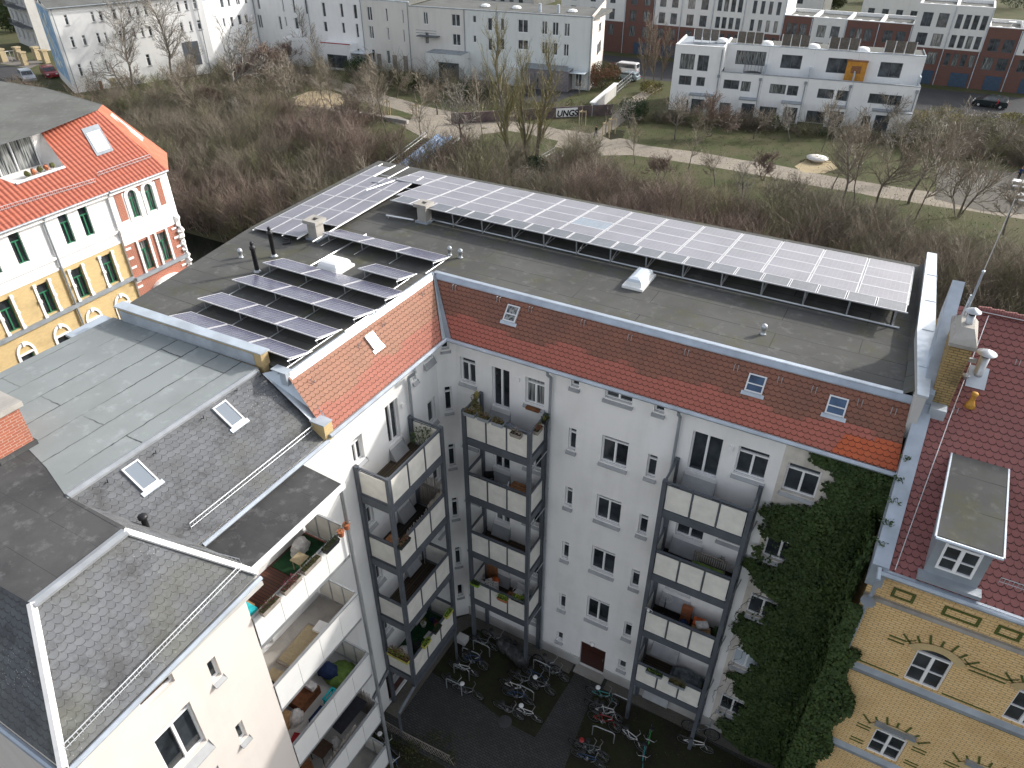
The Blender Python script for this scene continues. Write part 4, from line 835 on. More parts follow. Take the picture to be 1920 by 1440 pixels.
for (x, y) in ((16.85, 1.25), (17.3, -1.0), (18.05, 2.9), (18.9, 1.5), (17.6, -.6), (19.6, .3)):
    for s in (-.05, .05): mb.tube(onr(x+s, y, .0), onr(x+s, y+.05, .12), .012, n=4)
mb.build('snow_hook', 'galvanised', yr)
# vent cowl, ochre vent, chimney stack with cowls and antenna
def cowl(par, x, y, z, h, r=.13, name='vent_cowl'):
    mb = MB(); mb.lathe((x, y, z), [(r*1.2, 0), (r, .05), (r, h)], 16); c = mb.build(name, 'galvanised', par, smooth=True)
    mb = MB(); mb.lathe((x, y, z+h), [(r*.9, 0), (r*.9, .10)], 16); mb.build('dark_throat', 'black_plastic', c)
    mb = MB(); mb.lathe((x, y, z+h+.10), [(r*2.1, 0), (r*2.05, .015), (r*.9, .09), (.01, .13)], 20); mb.build('hood', 'galvanised', c, smooth=True)
cowl(yr, 17.17, 2.45, rz(2.45)-.05, .62)
mb = MB(); mb.poly([onr(16.92, 2.0, .03), onr(17.42, 2.0, .03), onr(17.42, 2.6, .03), onr(16.92, 2.6, .03)]); mb.build('flashing', 'zinc_light', yr)
mb = MB(); mb.lathe((17.17, 1.55, rz(1.55)-.05), [(.16, 0), (.11, .12), (.07, .22), (.06, .36), (.09, .40), (.09, .47), (.03, .5)], 12); mb.build('clay_vent', 'ochre_pot', yr, smooth=True)
mb = MB(); mb.prism([(16.12, 1.35), (16.66, 1.35), (16.66, 2.9), (16.12, 2.9)], 17.4, 19.9); c = mb.build('chimney', 'brick_old', Y)
mb = MB(); mb.prism([(16.05, 1.28), (16.73, 1.28), (16.73, 2.97), (16.05, 2.97)], 19.9, 20.0)
a = [(16.05, 1.28), (16.73, 1.28), (16.73, 2.97), (16.05, 2.97)]; b = [(16.22, 1.75), (16.56, 1.75), (16.56, 2.5), (16.22, 2.5)]
for i in range(4): j = (i+1) % 4; mb.poly([(*a[i], 20.0), (*a[j], 20.0), (*b[j], 20.32), (*b[i], 20.32)])
mb.poly([(*q, 20.32) for q in b]); mb.build('chimney_cap', 'concrete', c)
cowl(c, 16.40, 2.05, 20.3, .28, .10); cowl(c, 16.46, 2.65, 20.05, .25, .09)
mb = MB(); mb.box(16.2, 16.62, .95, 1.33, rz(1.0)-.05, rz(1.3)+.1); mb.build('flashing', 'zinc_light', c)
mb = MB(); mb.box(16.67, 16.98, 2.2, 2.28, rz(2.3)+.5, rz(2.3)+.62); mb.build('bracket', 'galvanised', c); mb = MB(); mb.lathe((16.86, 2.1, rz(2.1)+.1), [(.02, 0), (.10, .1), (.11, .16), (.02, .2)], 10); mb.build('small_vent', 'galvanised', c)
ant = empty('antenna_mast', (16.3, 2.95, 19.9), 'tall thin grey antenna mast behind the brick chimney, against the brown thicket', 'antenna')
mb = MB(); mb.tube((16.34, 2.95, 19.0), (16.36, 2.95, 21.5), .032, n=8); mb.build('pole', 'zinc', ant); mb = MB(); mb.tube((16.36, 2.95, 21.5), (16.40, 2.95, 23.6), .012, n=6); mb.build('rod', 'aluminium', ant)
mb = MB(); mb.tube((16.28, 2.95, 20.1), (16.3, 2.95, 20.75), .03, n=6); mb.blob((16.36, 2.95, 21.5), .05, jit=0); mb.build('clamp', 'zinc_light', ant)
mb = MB(); mb.tube((16.12, 1.9, 20.0), (16.0, 1.7, 20.7), .012, n=4); mb.build('lightning_rod', 'aluminium', c)
# dormer
mb = MB(); dx0, dx1, dy, dzt = 17.06, 18.32, -2.72, 16.80
mb.poly([(dx0-.12, dy-.2, dzt), (dx1+.12, dy-.2, dzt), (dx1+.10, .22, 17.22), (dx0-.02, .22, 17.22)], [(0, 0), (1.5, 0), (1.5, 2.6), (0, 2.6)]); mb.poly([(dx0-.12, dy-.25, dzt-.08), (dx0-.02, .22, 17.12), (dx1+.10, .22, 17.12), (dx1+.12, dy-.25, dzt-.08)])
dm = mb.build('dormer', 'felt_dark', yr)
mb = MB()
mb.tube((dx0-.12, dy-.27, dzt-.03), (dx1+.12, dy-.27, dzt-.03), .045, n=6); mb.tube((dx0-.13, dy-.25, dzt-.02), (dx0-.03, .22, 17.2), .035, n=6); mb.tube((dx1+.13, dy-.25, dzt-.02), (dx1+.11, .22, 17.2), .035, n=6); mb.build('edge_trim', 'zinc_light', dm)
FD = Face(dx0, dy, 0); dw = dx1-dx0; hz = rz(dy)
wall('cheek', FD, .0, dw, hz-.05, dzt-.03, [(.2, dw-.2, hz+.26, dzt-.12)], 'zinc_dark', dm, rev=.06)
window(FD, (.2, dw-.2, hz+.26, dzt-.12), dm, rev=.05, cols=2, trans=.22, bars=1, sill=False, fw=.06)
mb = MB()
for x in (dx0, dx1): mb.poly([(x, dy, hz), (x, .1, rz(.1)), (x, .1, 17.15), (x, dy, dzt-.03)])
mb.fbox(FD, -.12, dw+.12, hz-.1, hz+.02, -.1, .28); mb.build('side_cladding', 'zinc_dark', dm)
# ================================================================= green-windowed corner building on the left
FO = Face(-25.66, -1.66, R(92.5)); O = empty('ornate_building', (-30, 0, 0), 'ornate white and yellow corner building with orange tiled roof and green windows', 'building')
UE = 10.15; oh = []
for c, w_ in ((-5.1, .6), (-3.9, .6), (-1.05, .6), (.45, .6), (3.25, .56), (4.47, .56)): oh.append((c-w_/2, c+w_/2, 13.80, 15.52))
for c in (-7.6, -5.6, -3.6, -1.35, .82, 2.90, 4.87): oh.append((c-.34, c+.34, 10.62, 12.42)); oh.append((c-.36, c+.36, 7.3, 9.15)); oh.append((c-.36, c+.36, 3.8, 5.6))
bh = [(7.28, 7.86, 13.80, 15.45), (8.46, 9.04, 13.80, 15.45), (7.05, 7.72, 10.5, 12.35), (8.42, 9.08, 10.5, 12.35), (7.3, 8.8, 7.2, 9.0)]
FOb = Face(-25.66+FO.n.x*.14, -1.66+FO.n.y*.14, R(92.5))
up_ = [h for h in oh if h[2] > 12.7]; lo_ = [h for h in oh if h[2] < 12.7]
wall('wall', FO, -12, 6.1, 12.75, 15.8, up_, 'plaster_bright', O); wall('wall', FO, -12, 6.1, 0, 12.75, lo_, 'brick_ochre', O)
wall('bay_wall', FOb, 6.1, UE, 13.4, 15.8, bh[:2], 'plaster_bright', O); wall('bay_wall', FOb, 6.1, UE, 0, 13.4, bh[2:], 'brick_red', O)
for h in up_+lo_: window(FO, h, O, cols=2, trans=.3, fm='frame_green', gm='glass', sill=False, fw=.045)
for h in bh[:4]: window(FOb, h, O, cols=2, trans=.3, fm='frame_green', gm='glass_curtain', sill=False, fw=.045)
mb = MB(); mb.poly([FOb.pt(6.1, 0), FOb.pt(6.1, 15.8), FO.pt(6.1, 15.8), FO.pt(6.1, 0)])
e = FOb.pt(UE, 0); b2 = e+Vector((-3.0, 2.3, 0)); b3 = b2+Vector((-8, .5, 0))
for a, b in ((e, b2), (b2, b3)): mb.poly([a, b, b+Vector((0, 0, 15.8)), a+Vector((0, 0, 15.8))])
mb.build('side_wall', 'trim_white', O)
tr = MB()
tr.fbox(FO, -12, 6.08, 13.35, 13.5, .002, .12); tr.fbox(FO, -12, 6.08, 12.72, 12.86, .002, .05); tr.fbox(FO, -12, 6.08, 15.55, 15.8, .002, .25); tr.fbox(FOb, 6.1, UE, 15.6, 15.8, .002, .2); tr.fbox(FOb, 6.1, UE, 13.3, 13.5, .002, .12); tr.fbox(FOb, 6.12, UE, 12.5, 13.3, .002, .03)
for h in lo_:
    a, b, z0, z1 = h
    if z0 > 10:      # turned side pilasters
        for (p, q) in ((a-.17, a-.03), (b+.03, b+.17)):
            tr.fbox(FO, p, q, z0-.1, z1+.12, .002, .05); tr.fbox(FO, p-.02, q+.02, z0-.1, z0+.12, .05, .10); tr.fbox(FO, p-.02, q+.02, (z0+z1)/2-.08, (z0+z1)/2+.1, .05, .11); tr.fbox(FO, p-.02, q+.02, z1-.05, z1+.12, .05, .10)
    else:            # round arches with keystone
        c = (a+b)/2; r0, r1 = (b-a)/2+.04, (b-a)/2+.17
        tr.fbox(FO, a-.17, a-.02, z0, z1+.02, .002, .07); tr.fbox(FO, b+.02, b+.17, z0, z1+.02, .002, .07); tr.fbox(FO, a-.02, b+.02, z1, z1+.12, .002, .06)
        for j in range(12):
            t0, t1 = math.pi*j/12, math.pi*(j+1)/12; k = 1.35
            P_ = [FO.pt(c+r0*math.cos(t), z1+.02+r0*k*math.sin(t), .07) for t in (t0, t1)]; Q_ = [FO.pt(c+r1*math.cos(t), z1+.02+r1*k*math.sin(t), .07) for t in (t0, t1)]; Q0 = [FO.pt(c+r1*math.cos(t), z1+.02+r1*k*math.sin(t), 0) for t in (t0, t1)]
            tr.poly([P_[0], Q_[0], Q_[1], P_[1]]); tr.poly([Q_[0], Q0[0], Q0[1], Q_[1]])
        tr.fbox(FO, c-.06, c+.06, z1+r0*1.25, z1+r1*1.45, .06, .12)
for (a, b, z0, z1) in bh[:2]:    # white arched surrounds on the bay
    c = (a+b)/2; r0, r1 = (b-a)/2, (b-a)/2+.22; zc = z1-.28
    for s_ in (-1, 1): tr.fbox(FOb, *sorted((c+s_*r0, c+s_*r1)), z0-.1, zc, .002, .05)
    for j in range(12):
        t0, t1 = math.pi*j/12, math.pi*(j+1)/12
        tr.poly([FOb.pt(c+r0*math.cos(t0), zc+r0*math.sin(t0), .05), FOb.pt(c+r1*math.cos(t0), zc+r1*math.sin(t0), .05), FOb.pt(c+r1*math.cos(t1), zc+r1*math.sin(t1), .05), FOb.pt(c+r0*math.cos(t1), zc+r0*math.sin(t1), .05)])
        tr.poly([FOb.pt(c+r0*math.cos(t0), zc+r0*math.sin(t0), -.1), FOb.pt(c+r0*math.cos(t0), zc+r0*math.sin(t0), .05), FOb.pt(c+r0*math.cos(t1), zc+r0*math.sin(t1), .05), FOb.pt(c+r0*math.cos(t1), zc+r0*math.sin(t1), -.1)])
        tr.poly([FOb.pt(c+r0*math.cos(t0), zc+r0*math.sin(t0), .004), FOb.pt(c+r0*math.cos(t1), zc+r0*math.sin(t1), .004), FOb.pt(c+r0*(1 if math.cos(t1) > -.01 else -1), z1+.02, .004)])
for u in (6.95, 7.8, 8.3, 9.15): tr.fbox(FOb, u-.07, u+.07, 10.4, 12.5, .002, .09)
for z in (9.7, 10.05, 11.0, 11.6, 12.2):
    for u in (6.28, 9.75): tr.fbox(FOb, u-.18, u+.18, z, z+.12, .002, .05)
tr.fbox(FOb, 7.0, 9.6, 9.0, 9.12, .002, .45)
for i in range(10):
    t0, t1 = math.pi*i/10, math.pi*(i+1)/10; tr.poly([FOb.pt(8.2, 9.12, .3), FOb.pt(8.2+1.2*math.cos(t0), 9.12+.55*math.sin(t0), .3), FOb.pt(8.2+1.2*math.cos(t1), 9.12+.55*math.sin(t1), .3)]); tr.poly([FOb.pt(8.2+1.2*math.cos(t0), 9.12+.55*math.sin(t0), .3), FOb.pt(8.2+1.2*math.cos(t0), 9.12+.55*math.sin(t0), 0), FOb.pt(8.2+1.2*math.cos(t1), 9.12+.55*math.sin(t1), 0), FOb.pt(8.2+1.2*math.cos(t1), 9.12+.55*math.sin(t1), .3)])
random.seed(4)
for z in [8.2+.42*i for i in range(12)]:        # stone ornaments up the corner
    w_ = random.uniform(.1, .28); tr.blob(FOb.pt(UE-.02, z, -.02), .17+w_*.4, .9, jit=.3)
tr.build('facade_trim', 'trim_white', O)
mb = MB(); mb.fbox(FO, -12, 6.08, 10.33, 10.55, .002, .16); mb.fbox(FOb, 6.1, UE, 10.2, 10.42, .002, .2); mb.build('sill_band', 'zinc_dark', O)
mb = MB()
for (u0, u1, z0, z1) in ((6.45, 6.95, 13.9, 15.45), (9.35, 9.75, 13.9, 15.45), (6.45, 9.75, 15.45, 15.6), (7.98, 8.30, 15.2, 15.45)): mb.fbox(FOb, u0, u1, z0, z1, .002, .02)
mb.build('brick_panel', 'brick_red', O)
mb = MB(); mb.path([FO.pt(2.12, 15.7, .3), FO.pt(2.12, 15.5, .1), FO.pt(2.12, 0, .1)], .06, 8); mb.path([FO.pt(-12, 15.82, .36), FO.pt(6.1, 15.82, .36), FOb.pt(6.1, 15.85, .3), FOb.pt(UE+.1, 15.85, .3)], .07, 8); mb.build('gutter', 'zinc_dark', O)
# roof: tiled slope, hipped end, grey felt top, recessed roof terrace
eL, eM, eR = FO.pt(-12, 15.85, .32), FO.pt(6.1, 15.85, .32), FOb.pt(UE+.15, 15.85, .3); tL, tR = zp(0, 268, 19.0), zp(183, 207, 19.0)
tLL = tL+(tL-tR)*1.1; tLL.z = 19.0; eE = zp(313, 287, 15.9); tE = zp(192, 196, 19.05)
rp = MB()
def lerp_top(t): return tLL.lerp(tR, t)
# the slope is split round the terrace opening
a_ = tR-tLL; e_ = eR-eL; N_ = (eR-eL).cross(tR-eL).normalized()
def ons(px, py): r = ray(px, py); t = (eR-CAM).dot(N_)/r.dot(N_); return CAM+r*t
ud = (eR-eL).normalized(); vd = N_.cross(ud); UV = lambda p: ((p-eL).dot(ud), (p-eL).dot(vd))
q1, q2, q3, q4 = ons(-75, 268), ons(30, 346), ons(122, 314), ons(75, 247)
def rq(*p): rp.poly([ *p ], [UV(k) for k in p])
q1b = ons(-90, 300); tl2 = ons(75, 247)
rq(eL, eR, tR, q4, q3, q2); rq(eL, q2, q1b, ons(-200, 330))
rp.build('tiled_roof', 'tiles_orange', O)
mb = MB(); mb.poly([eR, eE, tE, tR]); mb.build('tiled_hip', 'tiles_end', O) if False else None
n = NM('tiles_end'); M['tiles_end'] = n.fin(n.mix(n.mr(n.noise(2, 5), .35, .65), (.50, .15, .09), (.40, .11, .06)), .7, .3)
mb.build('tiled_roof', 'tiles_end', O)
mb = MB(); mb.poly([tR+Vector((0, 0, .02)), tE, zp(85, 165, 19.3), zp(0, 152, 19.4), zp(-150, 140, 19.4), zp(-200, 330, 19.0), zp(-10, 275, 19.0), zp(75, 250, 19.03)]); mb.build('flat_roof', 'felt_far', O)
mb = MB()
for k, (a, b, c_) in enumerate(((ons(152, 243), ons(182, 294), ons(213, 283)),)):
    o_ = N_*.05; d_ = a+(c_-b); mb.poly([a+o_, b+o_, c_+o_, d_+o_]); g = mb.build('roof_window', 'zinc_dark', O)
    m2 = MB(); f = lambda u, v: a.lerp(d_, u).lerp(b.lerp(c_, u), v)+N_*.07; m2.poly([f(.12, .2), f(.12, .9), f(.88, .9), f(.88, .2)]); m2.build('blind', 'white_paint', g)
m2 = MB(); f = lambda u, v: tR.lerp(tE, u).lerp(eR.lerp(eE, u), v)+Vector((.05, .0, .05)); m2.poly([f(.45, .15), f(.75, .15), f(.75, .62), f(.45, .62)]); m2.build('roof_window', 'white_paint', O)
# terrace recess: floor, side cheek, glazed back wall
dn = Vector((0, 0, -1)); back = -FO.n*1.4
mb = MB(); fz = q2.z-.05; Q2, Q3 = q2.copy(), q3.copy(); Q1 = Vector((q2.x, q2.y, 0))-FO.n*2.0; Q4 = Vector((q3.x, q3.y, 0))-FO.n*2.0; Q1.z = Q4.z = fz; Q0 = Q2+(Q2-Q3)*1.1
mb.poly([Q2, Q3, Q4, Q1]); mb.poly([Q3, q4, Vector((Q4.x, Q4.y, q4.z)), Q4]); mb.build('terrace', 'trim_white', O)
mb = MB(); T0 = Vector((Q1.x, Q1.y, q4.z)); T1_ = Vector((Q4.x, Q4.y, q4.z)); mb.poly([Q1+(Q1-Q4), Q4, T1_, T0+(T0-T1_)]); gd = mb.build('terrace_door', 'glass_curtain', O)
mb = MB(); dv = (Q4-Q1)
for t in (-.6, -.2, .18, .52, .97): p = Q1+dv*t; mb.tube(p+FO.n*.03, Vector((p.x, p.y, q4.z))+FO.n*.03, .05, n=4)
mb.build('door_frame', 'frame_white', gd)
mb = MB(); mb.tube(q2+Vector((0, 0, .02)), q3+Vector((0, 0, .02)), .09, n=4); mb.tube(ons(75, 247)+Vector((0, 0, .05)), ons(-90, 298)+Vector((0, 0, .1)), .10, n=4); mb.build('terrace_sill', 'zinc_light', O)
mb = MB()
for i in range(5): p = Q2.lerp(Q3, .35+.13*i)-FO.n*.45; mb.blob(p+Vector((0, 0, .18)), .16, mi=i % 2)
tag(mb.build('planter', ['olive_leaf', 'terracotta']), 'flower box with green plants on the roof terrace of the orange roof', 'planter')
guard(O, ons(0, 398)+N_*.05, ons(180, 343)+N_*.05, .22, .11, 'galvanised'); guard(O, ons(184, 332)+N_*.05, ons(283, 297)+N_*.05, .22, .11, 'galvanised')
# ================================================================= houses across the canal
def fwall(name, F, u0, u1, z0, z1, holes, mat, par, fm='frame_white', gm='glass_far', cols=2, trans=0, rev=.16, sill=False, fw=.09, sillmat='sill_grey'):
    holes = [h for h in holes if h[0] > u0 and h[1] < u1]
    z0h = [(max(h[0], u0), min(h[1], u1), max(h[2], z0+.02), min(h[3], z1-.05)) for h in holes if h[3]-max(h[2], z0) > .2]
    wall(name, F, u0, u1, z0, z1, z0h, mat, par, rev=rev)
    for h in z0h:
        w = h[1]-h[0]; c = cols if w > .9 else 1; mb = MB(); a, b, c0, d = h; y = -rev
        mb.poly([F.pt(a, c0, y+.01), F.pt(b, c0, y+.01), F.pt(b, d, y+.01), F.pt(a, d, y+.01)], None, 0)
        for (p, q, r, s) in ((a, a+fw, c0, d), (b-fw, b, c0, d), (a+fw, b-fw, c0, c0+fw), (a+fw, b-fw, d-fw, d)): mb.fbox(F, p, q, r, s, y, y+.07, 1, 'b')
        for k in range(1, c): q = a+w*k/c; mb.fbox(F, q-fw*.5, q+fw*.5, c0+fw, d-fw, y, y+.08, 1, 'b')
        if trans: q = c0+(d-c0)*(1-trans); mb.fbox(F, a+fw, b-fw, q-fw*.4, q+fw*.4, y, y+.075, 1, 'b')
        if sill: mb.fbox(F, a-.1, b+.1, c0-.1, c0, -.1, .08, 2)
        mb.build('window', [random.choice([gm, gm, gm, gm, 'glass_curtain']) if gm == 'glass_far' else gm, fm, sillmat], par)
def P(F, l): return [hpix(F, (a, b), (c, d)) for a, b, c, d in l]
def slab(mb, F, u0, u1, z0, z1, d0, d1, mi=0): mb.fbox(F, u0, u1, z0, z1, d0, d1, mi)
# --- white building with painted gable
F1 = Face(-115.3, 58.7, R(69.7)); uE = F1.pix(392, 60)[0]
W1 = empty('white_building', (-112, 72, 0), 'long white building with a pale blue mural on its gable end, at the upper left', 'building')
l1 = [(118,28,131,47),(168,22,180,41),(183,21,195,39),(208,17,221,36),(237,13,248,32),(252,12,263,30),(267,10,278,28),(329,3,339,22),(344,1,354,19),(360,-1,372,17),
      (130,69,143,89),(152,66,165,85),(179,62,191,81),(194,61,204,79),(221,57,232,75),(247,53,257,71),(262,51,272,69),(276,49,287,67),(336,42,346,60),(353,40,362,58),(368,38,380,55),
      (144,120,158,143),(167,115,179,140),(195,112,206,135),(272,102,285,123)]
fwall('wall', F1, 0, uE, -2, 13.0, P(F1, l1), 'plaster_bright', W1, trans=.3, sill=True)
mb = MB(); r = hpix(F1, (184, 152), (198, 178)); mb.fbox(F1, r[0], r[1], 0, r[3], .01, .06); mb.build('door', 'wood_brown', W1)
mb = MB(); r = hpix(F1, (340, 80), (380, 120)); mb.fbox(F1, *r, .01, .05); mb.build('gateway', 'steel_grey', W1)
mb = MB(); r = hpix(F1, (204, 147), (220, 160)); mb.fbox(F1, *r, .01, .06); mb.build('board', 'sand', W1)
FG1 = Face(-115.3-13.2, 58.7+6.2, math.atan2(-6.2, 13.2)); Lg = math.hypot(13.2, 6.2)
mb = MB(); mb.poly([FG1.pt(0, -2), FG1.pt(Lg, -2), FG1.pt(Lg, 13), FG1.pt(0, 13)]); g1 = mb.build('gable', 'plaster_beige', W1)
n = NM('mural_blue'); uv = n.co('UV'); M['mural_blue'] = n.fin(n.mix(n.mr(n.noise(.35, 6, uv, .6, 1.2), .42, .6), (.20, .33, .50), (.42, .56, .68)), .8, .2)
n = NM('mural_cream'); M['mural_cream'] = n.fin(n.mix(n.mr(n.noise(.9, 5), .4, .6), (.62, .60, .42), (.70, .74, .72)), .8, .2)
mb = MB(); mb.fbox(FG1, .5, Lg-.3, 1.6, 12.6, .01, .04); mu = mb.build('mural', 'mural_blue', g1)
mb = MB(); random.seed(11)
for i in range(26):
    u, z = 2.6+random.random()*5.5+(3 if i > 16 else 0), 3+random.random()*8; w_ = random.uniform(.25, .8)
    pts = [FG1.pt(u+w_*math.cos(t)*(1+.4*math.sin(3*t+i)), z+1.3*w_*math.sin(t), .05) for t in [2*math.pi*k/10 for k in range(10)]]; mb.poly(pts)
mb.build('painted_shape', 'mural_cream', mu); mu.children[0]['kind'] = 'stuff'
mb = MB(); P0 = [F1.pt(0, 13), F1.pt(uE, 13), F1.pt(uE, 13, -13), FG1.pt(0, 13)]; mb.poly([F1.pt(-.2, 13.1, .4), F1.pt(uE, 13.1, .4), F1.pt(uE, 14.2, -13), FG1.pt(0, 14.2)]); mb.build('roof', 'felt_far', W1)
mb = MB(); mb.tube(F1.pt(.4, 13, .3), F1.pt(.6, 0, .12), .09, n=6); u_ = F1.pix(372, 30)[0]; mb.tube(F1.pt(u_, 13, .3), F1.pt(u_, 0, .12), .09, n=6); mb.path([F1.pt(-.2, 13.05, .5), F1.pt(uE, 13.05, .5)], .1, 6); mb.build('downpipe', 'zinc_dark', W1)
# --- long white row
F2 = Face(-38.7, 103.2, R(6.5)); zt = 11.4
secs = [(392, 485, 'plaster_bright', 'small-windowed white section of the long row, behind the bare shrubs at upper left'), (485, 585, 'plaster_bright', 'white row house with a small white walled terrace, in the long row behind the shrubs'),
        (585, 683, 'plaster_bright', 'white row house with red-edged terrace and glass porch roof'), (683, 769, 'plaster_beige', 'pinkish beige row house with wooden shutters on the ground floor'),
        (769, 873, 'plaster_beige', 'beige row house with hanging steel balcony and white cube extension'), (873, 934, 'plaster_pale', 'narrow pale row house section with small square windows'), (934, 1110, 'plaster_pale', 'pale end-of-row house with grey brick extension and glass canopy')]
wl = [(411,-4,421,14),(425,-5,433,12),(441,-6,451,9),(457,-7,465,7),(417,34,424,50),(431,32,440,50),(445,28,455,46),(458,27,467,43),(440,72,447,88),
 (479,-8,489,18),(481,27,494,53),(517,-8,521,22),(526,-8,534,23),(546,-6,555,25),(569,-4,578,27),(521,30,530,56),(533,31,539,50),(551,33,561,55),(577,35,586,62),(602,4,612,32),(606,40,615,60),(636,6,645,33),(640,42,648,63),(661,8,671,36),(666,44,674,71),
 (557,82,571,100),(578,78,590,98),(629,93,642,112),(668,91,675,104),
 (687,12,699,39),(691,48,702,73),(722,15,728,41),(753,18,758,45),(725,51,731,76),(755,55,760,80),(696,92,705,118),(724,94,733,120),(793,22,803,46),(796,60,805,83),(846,26,863,50),(848,63,864,86),
 (886,29,893,43),(887,66,893,80),(914,33,923,58),(915,71,923,95),(938,34,946,58),(938,72,946,94),(971,36,990,62),(971,74,990,94),(1016,39,1026,65),(1016,78,1026,102),(1036,41,1047,67),(1037,80,1045,104),(1058,43,1068,69),(1057,82,1066,106),(1079,135,1090,163)]
hol = P(F2, wl)
F2_ = F2; E1 = F1.pt(uE, 0, -.6); J_ = F2.pt(F2.pix(485, 60)[0], 0); F2L = Face(E1.x, E1.y, math.atan2(J_.y-E1.y, J_.x-E1.x)); LL = (J_-E1).length
for i, (a, b, m, lab) in enumerate(secs):
    F2 = F2_; ua = F2.pix(a, 60)[0]; ub = 0 if b == 1110 else F2.pix(b, 60)[0]; hol = P(F2, wl)
    if i == 0: F2 = F2L; ua, ub = .02, LL-.02; hol = P(F2, wl[:9])
    c = F2.pt((ua+ub)/2, 0, -5)
    Hh = empty('row_house', c, lab, 'row house', 'white row houses across the park'); zt_ = zt+(.6 if i < 4 else 0)
    fwall('wall', F2, ua, ub, 0, zt_, hol, m, Hh, cols=2)
    mb = MB(); slab(mb, F2, ua, ub-.02, zt_-.5, zt_-.02, -11.5, -.15, 0); mb.build('roof', 'felt_far', Hh)
    mb = MB(); slab(mb, F2, ua, ub-.02, zt_-.0, zt_+.16, -.28, .06); mb.build('parapet_cap', 'zinc_dark' if i > 3 else 'zinc', Hh)
    mb = MB(); mb.tube(F2.pt(ub-.2, zt_, .1), F2.pt(ub-.2, 0, .1), .07, n=6); mb.build('downpipe', 'zinc_dark', Hh)
    if i == 6:
        E_ = Vector((-44.1, 121.5, 0)); A_ = F2.pt(0, 0)
        FE = Face(A_.x, A_.y, math.atan2(E_.y-A_.y, E_.x-A_.x)); LE = (E_-A_).length
        fwall('end_wall', FE, 0, LE, 0, zt_+.3, [hpix(FE, (1123, 46), (1127, 58)), hpix(FE, (1120, 84), (1126, 97))], 'plaster_cream', Hh)
        mb = MB(); mb.fbox(FE, 0, LE, zt_+.0, zt_+.32, -.25, .0); mb.build('parapet', 'plaster_cream', Hh)
        for px in (888, 948, 1056): mb = MB(); u, _ = F2.pix(px, 20); mb.blob(F2.pt(u, zt_+.1, -5), .9, .45, jit=0, n=10); mb.build('skylight', 'white_paint', Hh)
        for px in (1001, 1036): mb = MB(); u, _ = F2.pix(px, 20); mb.tube(F2.pt(u, zt_-.2, -3), F2.pt(u, zt_+1.3, -3), .28, n=8); mb.build('flue', 'zinc_light', Hh)
        u0, z1 = F2.pix(985, 105, 2.5); u1, _ = F2.pix(1066, 115, 2.5); mb = MB(); mb.fbox(F2, u0, u1, 0, 3.3, .01, 2.5); mb.build('extension', 'brick_grey' if 'brick_grey' in M else 'zinc_dark', Hh)
        mb = MB(); mb.fbox(F2, u0+1.5, u0+2.5, .2, 2.6, 2.51, 2.56); mb.fbox(F2, u0+4, u0+4.9, .2, 2.6, 2.51, 2.56); mb.build('window', 'glass_curtain', Hh)
        mb = MB(); mb.fbox(F2, u1+.1, -.4, 3.0, 3.06, .0, 2.2); mb.build('canopy', 'glass_bright', Hh)
        mb = MB(); mb.fbox(F2, u0, u1, 3.3, 4.2, 2.42, 2.46); mb.fbox(F2, u0-.1, u1+.1, 3.3, 3.45, .0, 2.6); mb.build('terrace_rail', 'zinc_dark', Hh)
        mb = MB(); u0, _ = F2.pix(934, 105, 1.6); u1, _ = F2.pix(985, 100, 1.6); mb.fbox(F2, u0, u1, 0, 3.1, .01, 1.6); mb.build('extension', 'plaster_pale', Hh)
    if i == 4:
        u0, _ = F2.pix(800, 100, 3); u1, _ = F2.pix(866, 100, 3); mb = MB(); mb.fbox(F2, u0, u1, 0, 4.6, .01, 3.2); ex = mb.build('extension', 'plaster_pale', Hh)
        mb = MB(); mb.fbox(F2, u0+2.4, u1-.6, .3, 3.2, 3.21, 3.26); mb.build('window', 'glass_far', ex)
        for z in (6.9,): mb = MB(); a, _ = F2.pix(786, 50); b_, _ = F2.pix(824, 50); mb.fbox(F2, a, b_, z-.12, z, .0, 1.4); mb.fbox(F2, a, b_, z+.5, z+.56, 1.34, 1.4); mb.fbox(F2, a, b_, z+.95, z+1.0, 1.34, 1.4); mb.build('balcony', 'steel_grey', Hh)
        mb = MB(); mb.fbox(F2, u0, u1, 4.6, 4.68, 0, 3.25); mb.build('terrace', 'zinc_dark', ex)
    if i == 2:
        u0, _ = F2.pix(600, 80, 2.5); u1, _ = F2.pix(655, 80, 2.5); mb = MB(); mb.fbox(F2, u0, u1, 0, 4.6, .01, 2.6); ex = mb.build('extension', 'plaster_bright', Hh)
        mb = MB(); mb.fbox(F2, u0+1.4, u1-.8, .4, 2.7, 2.61, 2.66); mb.build('window', 'glass_far', ex)
        mb = MB(); mb.fbox(F2, u1+.1, u1+3.6, 3.2, 3.3, 0, 2.6); mb.build('porch_roof', 'glass_bright', Hh)
        mb = MB(); mb.fbox(F2, u0, u1, 4.6, 4.72, 2.3, 2.62); mb.build('rail', 'cloth_red', ex)
    if i == 1:
        u0, _ = F2.pix(530, 80, 2.5); u1, _ = F2.pix(573, 80, 2.5); mb = MB(); mb.fbox(F2, u0, u1, 0, 4.9, .01, 2.4); mb.build('extension', 'plaster_bright', Hh)
    if i == 3:
        for px in (690, 711, 740, 760): mb = MB(); u, _ = F2.pix(px, 105); mb.fbox(F2, u-.45, u+.45, .3, 3.0, .01, .08); mb.build('shutter', 'wood_grey', Hh)
